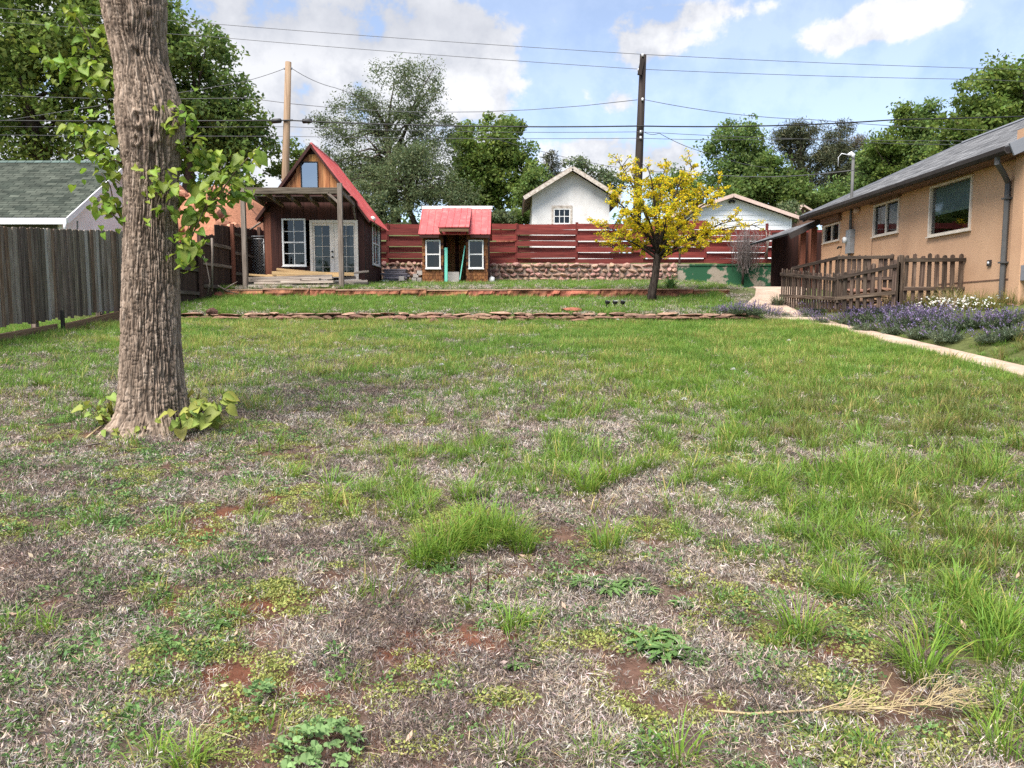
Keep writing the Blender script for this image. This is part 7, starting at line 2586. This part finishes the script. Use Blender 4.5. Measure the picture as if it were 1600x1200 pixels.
# bare grey bush against the red fence
def bare_bush():
    rng = np.random.default_rng(8)
    c_ = at(1162, 415, Y3 - 0.3)
    root = thing('bare_bush', (c_.x, Y3 - 0.3, 2.6), 'leafless grey twiggy bush against the red fence', 'bush')
    mb = MB()
    for k in range(90):
        a = rng.normal(0, 0.55)
        p0 = Vector((c_.x + rng.normal(0, .16), Y3 - 0.35 + rng.normal(0, .08), 3.05 + rng.uniform(-.1, .5)))
        L_ = rng.uniform(0.5, 1.5)
        e = p0 + Vector((a * L_ * 0.5, rng.normal(0, .25) - 0.1, L_ * (1 - 0.25 * abs(a))))
        m_ = p0.lerp(e, 0.5) + Vector((a * 0.12, 0, 0.05))
        mb.tube([p0, m_, e], [0.010, 0.007, 0.003], 4, False)
        for q in range(7):
            t = rng.uniform(0.4, 1)
            s = p0.lerp(e, t)
            mb.tube([s, s + Vector((rng.normal(0, .16), rng.normal(0, .1), abs(rng.normal(.15, .1))))], [0.006, 0.003], 3, False)
    mb.build('twigs', 'twig', root)['kind'] = 'stuff'
    MB().tube([at(1160, 445, Y3 - 0.4), at(1162, 412, Y3 - 0.4)], 0.045, 7).build('stem', 'bark_yellow', root, True)
    mb = MB()
    for (x0, y0, x1, y1) in ((1197, 360, 1199, 405), (1196, 405, 1203, 362), (1200, 370, 1196, 400)):
        mb.tube([at(x0, y0, Y3 - 0.1), at((x0 + x1) / 2 + 1, (y0 + y1) / 2, Y3 - 0.12), at(x1, y1, Y3 - 0.1)], 0.02, 5)
    o = mb.build('dry_vine', 'grey_post', None, True)
    tag(o, 'pale dry vine climbing the red fence post', 'vine')


bare_bush()


# ------------------------------------------------------------------ lavender bed
def lavender_mesh(name, seed, R=0.42, n=240, hmin=0.14, hmax=0.36, keepf=0.5):
    rng = np.random.default_rng(seed)
    a = rng.uniform(0, 6.283, n)
    q = np.sqrt(rng.uniform(0, 1, n))
    bx_, by_ = q * R * 0.55 * np.cos(a), q * R * 0.55 * np.sin(a)
    h = rng.uniform(hmin, hmax, n) * (1.1 - 0.4 * q)
    tip = np.stack([bx_ + np.cos(a) * q * R * 0.5, by_ + np.sin(a) * q * R * 0.5, h], 1)
    base = np.stack([bx_, by_, np.zeros(n)], 1)
    d = (tip - base)
    d /= np.linalg.norm(d, axis=1)[:, None]
    sd = np.cross(d, np.array([0, 0, 1.0]))
    sd /= np.linalg.norm(sd, axis=1)[:, None] + 1e-6
    w = 0.004
    sv = np.stack([base - sd * w, base + sd * w, tip + sd * w * .6, tip - sd * w * .6], 1).reshape(-1, 3)
    v2, f2, c2 = leaf_cloud(np.stack([bx_, by_, h * rng.uniform(0.2, 0.6, n)], 1), np.full(n, 0.06), 7, 0.045, rng, 0.3, up=0.2)
    fv = np.concatenate([sv, v2])
    ff = np.concatenate([np.arange(n * 4).reshape(n, 4), f2 + n * 4])
    col = np.concatenate([np.full((n * 4, 3), 0.9), c2])
    fol = np_mesh(name, fv, ff, 'lav_leaf', col)
    spk = []
    sel = rng.uniform(0, 1, n) < keepf
    tip, d, n = tip[sel], d[sel], int(sel.sum())
    for k in range(3):
        spk.append(tip + d * 0.03 * (k - 0.6))
    vf, f3, c3 = leaf_cloud(np.concatenate(spk), np.full(3 * n, 0.011), 4, 0.024, rng, 0.7, up=0.3)
    return fol, np_mesh('flower_spikes', vf, f3, 'lav_flower', c3)


LAV = [lavender_mesh('foliage', 700 + k, keepf=0.42) for k in range(4)]
LGR = [lavender_mesh('foliage', 710 + k, hmax=0.28, keepf=0.10) for k in range(2)]
LSP = [(1150, 492, 0.9), (1175, 494, 1.0), (1200, 496, 0.9), (1225, 497, 0.7), (1128, 490, 0.6), (1275, 490, 1.1), (1262, 498, 0.8), (1284, 506, 0.7), (1330, 508, 1.1), (1362, 503, 1.2), (1392, 508, 1.2), (1425, 512, 1.2), (1350, 518, 1.0), (1400, 522, 1.1), (1455, 512, 1.15),
       (1490, 516, 1.1), (1440, 528, 1.1), (1480, 534, 1.1), (1380, 496, 1.0), (1410, 497, 1.0), (1440, 500, 0.9), (1520, 512, 1.0), (1560, 512, 1.0), (1590, 508, 1.0), (1585, 528, 1.0), (1335, 495, 0.9), (1550, 535, 1.0), (1100, 487, 0.45), (1470, 500, 0.9)]
for k, (px_, py_, s) in enumerate(LSP):
    p = ground_at(px_, py_)
    near_path = px_ < 1240
    s *= 0.88
    r = thing('lavender', p, 'purple lavender clump spilling over the flagstone end of the path' if near_path else ('mostly green lavender clump with few flowers at the bed edge' if (py_ > 515 or k % 7 == 3) else 'purple flowering lavender clump in the bed below the pickets'), 'lavender',
              'lavender at the path end' if near_path else 'lavender in the bed')
    fo, fl = LGR[k % 2] if (py_ > 515 or k % 7 == 3) else LAV[k % 4]
    R = rotm(0, 0, random.uniform(0, 6))
    place('foliage', fo, r, p, R, (s, s, s))
    place('flower_spikes', fl, r, p, R, (s, s, s))


def clump(name, label, cat, px_, py_, me, s, group=None, dz=0.0, part='blades'):
    p = ground_at(px_, py_)
    o = place(name, me, None, (p.x, p.y, p.z + dz), rotm(0, 0, random.uniform(0, 6)), (s, s, s))
    return tag(o, label, cat, group)


# grey-green clump at the picket corner, broad-leaved plant behind the golden tree, yellowish grass by the wall
clump('grey_shrub', 'small grey green shrub at the corner of the close pickets', 'shrub', 1214, 478, blades('grey_shrub', 'lav_leaf', 260, 0.12, 0.34, 0.12, 0.012, 0.9, 0.7, 1.3, 0.1, 3, 801), 1.1)
clump('lily_plant', 'bright strap-leaved plant at the foot of the rubble wall', 'plant', 1047, 452, blades('lily_plant', 'weed', 60, 0.25, 0.6, 0.08, 0.05, 1.1, 0.9, 1.3, 0.0, 4, 802), 0.95)
YG = [blades('wild_grass', 'straw', 120, 0.15, 0.42, 0.12, 0.006, 0.7, 0.45, 0.9, 0.0, 4, 810 + k) for k in range(2)]
OG = [blades('wild_grass', 'grass_olive', 120, 0.15, 0.42, 0.14, 0.008, 0.8, 0.8, 1.3, 0.25, 4, 815 + k) for k in range(3)]
for k, px_ in enumerate(range(1388, 1520, 9)):
    clump('wild_grass', 'tall dry wild grass in front of the spaced pickets', 'grass', px_, 477 + (k % 3) * 3, (YG + OG)[k % 5], random.uniform(0.8, 1.2), 'wild grass before the pickets')
for k, (px_, py_) in enumerate(((1530, 476), (1548, 474), (1566, 472), (1580, 474), (1592, 476), (1555, 482), (1540, 484))):
    clump('wild_grass', 'green weeds at the foot of the tan wall', 'weeds', px_, py_, OG[k % 3], random.uniform(0.5, 0.9), 'weeds along the tan wall')


def daisies():
    rng = np.random.default_rng(31)
    cs, st = [], []
    for k in range(170):
        px_ = rng.normal(1480, 40)
        py_ = rng.uniform(485, 497) + (px_ - 1480) * 0.03
        if not 1400 < px_ < 1590:
            continue
        cs.append((px_, py_))
    pts = []
    for (a, b_) in cs:
        p = ground_at(a, b_)
        pts.append((p.x, p.y, p.z + rng.uniform(0.14, 0.30)))
    pts = np.array(pts)
    v, f, c_ = leaf_cloud(pts, np.full(len(pts), 0.018), 6, 0.026, rng, 0.7, up=1.0)
    o = place('white_daisies', np_mesh('white_daisies', v, f, 'white_flower', c_))
    tag(o, 'white daisy flowers massed behind the lavender', 'flowers', kind='stuff')


daisies()

# ------------------------------------------------------------------ single tufts and weeds that stand out on the bare ground
TUF = [blades('blades', 'grass', 130, 0.12, 0.30, 0.10, 0.0075, 1.0, 0.72, 1.25, 0.06, 4, 900 + k) for k in range(4)]
TUS = [blades('blades', 'grass', 60, 0.08, 0.20, 0.07, 0.0070, 1.15, 0.8, 1.3, 0.05, 4, 910 + k) for k in range(4)]
# the big tussock is several clumps grown together
tp = ground_at(730, 862)
tuss = thing('grass_tussock', tp, 'big bright green grass tussock standing alone on the dry thatch', 'grass')
for i, (px_, py_, s) in enumerate(((668, 875, 0.85), (690, 858, 0.95), (715, 850, 0.95), (745, 840, 0.95), (770, 838, 0.95), (795, 850, 0.9), (730, 862, 0.9), (655, 885, 0.7), (815, 862, 0.7), (760, 858, 0.8), (700, 880, 0.7))):
    p = ground_at(px_, py_)
    place('clump', TUF[i % 4], tuss, p, rotm(0, 0, random.uniform(0, 6)), (s, s, s * random.uniform(0.85, 1.1)))
solo = [(950, 862, 0.85, 'bushy grass tuft beside the big tussock, toward the stucco house'), (915, 770, 0.9, 'wide bright tuft above the bushy one'), (945, 758, 0.9, None), (890, 752, 0.8, None), (975, 745, 0.85, None), (1010, 735, 0.8, None), (860, 740, 0.7, None),
        (725, 782, 0.8, None), (640, 745, 0.55, None), (570, 772, 0.55, None), (465, 745, 0.6, None), (375, 765, 0.55, None), (440, 690, 0.5, None), (850, 660, 0.7, None), (790, 700, 0.6, None), (700, 715, 0.6, None), (620, 725, 0.6, None), (760, 690, 0.6, None), (690, 690, 0.6, None), (880, 690, 0.65, None), (820, 640, 0.6, None), (930, 700, 0.6, None), (1060, 760, 0.6, None),
        (1070, 850, 0.6, None), (590, 860, 0.55, None), (1250, 1000, 0.85, 'spiky dark green tuft near the fallen yellow weed stalk'), (1205, 1010, 0.45, None), (1440, 1060, 0.9, 'rounded dark tuft just above the fallen weed stalk tip'),
        (1120, 945, 0.5, None), (800, 985, 0.7, 'sprawling tuft beside two upright reddish stalks'), (830, 975, 0.5, None), (75, 990, 0.6, None), (350, 890, 0.5, None), (790, 1195, 0.55, None), (300, 1200, 0.6, None), (930, 1195, 0.6, None), (1060, 1195, 0.7, None), (1560, 990, 0.9, None), (1510, 950, 0.9, None), (1580, 1120, 0.7, None), (1560, 1180, 0.7, None), (1330, 940, 0.8, None), (1360, 1180, 0.5, None), (1285, 1185, 0.5, None),
        (560, 935, 0.4, None), (20, 985, 0.5, None), (660, 890, 0.5, None), (110, 830, 0.4, None), (65, 605, 0.8, None), (240, 1185, 0.5, None)]
def spot(x, y, big):
    size = 'large' if big else 'small'
    if x < 560:
        return size + ' single grass tuft on the thatch between thick trunk and big tussock' if y < 800 else size + ' single grass tuft on the open thatch near the round-leaved mallow'
    if y < 800:
        return size + ' single grass tuft between the big tussock and the stone edging'
    if x > 1100:
        return size + ' single grass tuft close to the fallen yellow stalk'
    return size + ' single grass tuft on the thatch around thistles and reddish stalks'


for i, (px_, py_, s, lab) in enumerate(solo):
    big = s > 0.75
    clump('grass_tuft', lab or spot(px_, py_, big), 'grass', px_, py_, (TUF if big else TUS)[i % 4], s * (1.0 if big else 1.25),
          None if lab else ('large grass tufts' if big else 'small grass tufts'))


def rosette(name, n, ln, w, m, seed, lobed=True):
    """toothed leaves spread flat from one crown"""
    rng = random.Random(seed)
    mb = MB()
    for k in range(n):
        a = rng.uniform(0, 6.283)
        L_ = ln * rng.uniform(0.6, 1.1)
        el = rng.uniform(0.1, 1.0)
        d = Vector((math.cos(a), math.sin(a), 0))
        s = Vector((-d.y, d.x, 0))
        steps = 9
        lft, rgt, md = [], [], []
        for i in range(steps + 1):
            t = i / steps
            ww = w * math.sin(math.pi * min(1, 0.1 + t * 0.9)) * (1.0 if (i % 2 or not lobed) else 0.45)
            c_ = d * L_ * t + Vector((0, 0, el * L_ * (t - t * t * 0.9) + 0.01))
            lft.append(c_ + s * ww - d * (0.02 if i % 2 else 0))
            rgt.append(c_ - s * ww - d * (0.02 if i % 2 else 0))
            md.append(c_ - Vector((0, 0, 0.004)))
        vs = lft + md + rgt
        q = steps + 1
        fs = []
        for i in range(steps):
            fs += [(i, q + i, q + i + 1, i + 1), (q + i, 2 * q + i, 2 * q + i + 1, q + i + 1)]
        mb.add(vs, fs)
    me = mb.mesh(name)
    at_ = me.attributes.new('tint', 'FLOAT_COLOR', 'POINT')
    cc = np.repeat(np.array([rng.uniform(0.7, 1.25) for _ in range(n)]), len(mb.v) // n)
    at_.data.foreach_set('color', np.stack([cc, cc, cc, np.ones_like(cc)], 1).astype(np.float32).ravel())
    me.materials.append(MATS[m])
    return me


leafmat('thistle', (0.095, 0.180, 0.050), (0.160, 0.260, 0.085), 0.3)
RO = [rosette('rosette', 34, 0.13, 0.015, 'thistle', 60 + k) for k in range(3)]
for i, (px_, py_, s) in enumerate(((1010, 1015, 0.9), (1040, 1030, 1.0), (1070, 1025, 0.85), (1025, 1000, 0.7), (1085, 1040, 0.6))):
    clump('thistle_weed', 'toothed thistle rosette in the dark green patch on bare soil', 'weed', px_, py_, RO[i % 3], s * 1.1, 'thistle patch on bare soil', 0.012)
for i, (px_, py_, s) in enumerate(((920, 920, 0.9), (950, 928, 1.0), (985, 918, 0.9), (1065, 950, 0.6), (1010, 930, 0.7))):
    clump('dandelion_plant', 'low dandelion rosette in the row above the thistle patch', 'weed', px_, py_, RO[i % 3], s * 1.1, 'dandelions above the thistles', 0.012)
for i, (px_, py_, s) in enumerate(((345, 985, 0.6), (300, 975, 0.5), (770, 955, 0.5), (720, 945, 0.5), (805, 1050, 0.45))):
    clump('weed_rosette', 'small flat weed rosette alone on the thatch', 'weed', px_, py_, RO[i % 3], s * 1.0, 'lone weed rosettes', 0.012)


def mallow(name, n, seed, R):
    """round scalloped leaves on short stalks"""
    rng = random.Random(seed)
    mb = MB()
    tint = []
    for k in range(n):
        a, q = rng.uniform(0, 6.283), math.sqrt(rng.random()) * R
        c_ = Vector((q * math.cos(a), q * math.sin(a), rng.uniform(0.03, 0.10) * (1.3 - q / R)))
        r_ = rng.uniform(0.013, 0.024)
        nrm = Vector((rng.gauss(0, .35), rng.gauss(0, .35), 1)).normalized()
        u = nrm.orthogonal().normalized()
        v = nrm.cross(u)
        vs = [c_ - nrm * 0.006]
        m_ = 20
        for i in range(m_):
            t = 2 * math.pi * i / m_
            rr = r_ * (0.88 + 0.13 * math.cos(5 * t + math.pi)) * (0.4 if i == 0 else 1)
            vs.append(c_ + (u * math.cos(t) + v * math.sin(t)) * rr + nrm * 0.004 * math.sin(3 * t))
        mb.add(vs, [(0, 1 + i, 1 + (i + 1) % m_) for i in range(m_)])
        tint += [rng.uniform(0.75, 1.25)] * len(vs)
    me = mb.mesh(name)
    at_ = me.attributes.new('tint', 'FLOAT_COLOR', 'POINT')
    cc = np.array(tint)
    at_.data.foreach_set('color', np.stack([cc, cc, cc, np.ones_like(cc)], 1).astype(np.float32).ravel())
    me.materials.append(MATS['mallow'])
    return me


leafmat('mallow', (0.15, 0.25, 0.09), (0.22, 0.33, 0.13), 0.3)
clump('mallow_weed', 'bright round-leaved mallow weed among dry thatch', 'weed', 505, 1172, mallow('mallow_weed', 90, 3, 0.15), 1.0)
clump('mallow_weed', 'tiny round-leaved weed above the bright mallow', 'weed', 408, 1092, mallow('mallow_weed', 20, 4, 0.05), 1.0)


# fallen yellow weed stalk
def dry_stalk():
    rng = random.Random(4)
    A = [ground_at(x, y) + Vector((0, 0, 0.042)) for (x, y) in ((1115, 1130), (1170, 1136), (1260, 1130), (1345, 1126), (1420, 1122), (1480, 1120))]
    root = thing('dry_stalk', A[0], 'fallen straw-yellow weed stalk with fine side branches', 'dead stalk')
    MB().tube(A, [0.004, 0.0048, 0.0046, 0.0038, 0.0027, 0.0015], 6).build('stem', 'straw_stem', root, True)
    mb = MB()
    for k in range(36):
        t = rng.uniform(0.42, 0.99) * 5
        q = min(int(t), 4)
        p = A[q].lerp(A[q + 1], t - q)
        s = 1 if k % 2 else -1
        L_ = rng.uniform(0.08, 0.26) * (1.2 - t / 8)
        d = Vector((rng.uniform(0.5, 1.0), s * rng.uniform(0.05, 0.9), rng.uniform(0.0, 0.5))).normalized()
        e = p + d * L_
        e.z = max(e.z, H(e.x, e.y) + 0.02)
        mb.tube([p, p.lerp(e, 0.5) + Vector((0, 0, 0.01)), e], [0.0018, 0.0013, 0.0008], 4, False)
        for j in range(3):
            b_ = p.lerp(e, rng.uniform(0.4, 1))
            mb.tube([b_, b_ + Vector((rng.uniform(0, .06), rng.uniform(-.04, .04), rng.uniform(0, .04)))], [0.0016, 0.0008], 3, False)
    mb.build('side_branches', 'straw_stem', root)['kind'] = 'stuff'


mat('straw_stem', [(0.26, 0.19, 0.095), (0.40, 0.32, 0.18)], (20, 20, 20), rough=0.8)
dry_stalk()
for i, (px_, py_, h) in enumerate(((735, 935, 0.16), (762, 935, 0.20))):
    p = ground_at(px_, py_)
    o = MB().tube([p, p + Vector((0.004, 0, h * 0.6)), p + Vector((-0.004, 0.01, h))], [0.004, 0.003, 0.001], 5).build('red_stalk', 'dark_red_wood', None, True)
    tag(o, 'thin upright reddish stalk by the sprawling tuft', 'stalk', 'reddish stalks')
# dead twigs round the trunk
for i, (x0, y0, x1, y1) in enumerate(((135, 687, 165, 668), (218, 688, 224, 672), (196, 690, 228, 680), (250, 684, 300, 672), (160, 695, 130, 705), (90, 640, 120, 655))):
    p, q = ground_at(x0, y0), ground_at(x1, y1)
    o = MB().tube([p + Vector((0, 0, 0.012)), p.lerp(q, 0.5) + Vector((0, 0, 0.03)), q + Vector((0, 0, 0.04))], [0.010, 0.008, 0.004], 6).build('dead_twig', 'straw_stem' if i == 0 else 'grey_post', None, True)
    tag(o, 'pale dead twig on the soil at the foot of the thick trunk', 'twig', 'twigs round the trunk')

# dandelion clocks and flowers
CK = sprigs('seed_head', 'white_flower', 60, 0.022, 0.03, 0.016, 960, narrow=0.25)
for i, (px_, py_) in enumerate(((850, 625), (1068, 650), (1145, 598), (965, 512), (800, 560), (690, 590), (1232, 548), (560, 575))):
    p = ground_at(px_, py_)
    r = thing('dandelion_clock', p, 'white dandelion seed head above the grass', 'dandelion', 'dandelion clocks')
    MB().tube([p, p + Vector((0, 0, 0.17))], 0.003, 5).build('stalk', 'stem', r)
    place('seed_head', CK, r, p + Vector((0, 0, 0.16)))

# three small solar lights by the golden tree
for i, px_ in enumerate((948, 960, 972)):
    p = ground_at(px_, 484)
    r = thing('solar_light', p, 'small black solar path light stuck in the terrace grass', 'garden light', 'solar lights near the golden tree')
    MB().tube([p, p + Vector((0, 0, 0.14))], 0.012, 6).build('stake', 'black', r)
    MB().tube([p + Vector((0, 0, 0.14)), p + Vector((0.02, -0.02, 0.20))], [0.05, 0.065], 8).build('lamp_head', 'black', r)
    MB().box(p.x - 0.03, p.x + 0.07, p.y - 0.07, p.y + 0.02, p.z + 0.203, p.z + 0.212).build('solar_cell', 'porcelain' if i == 1 else 'meter_grey', r)
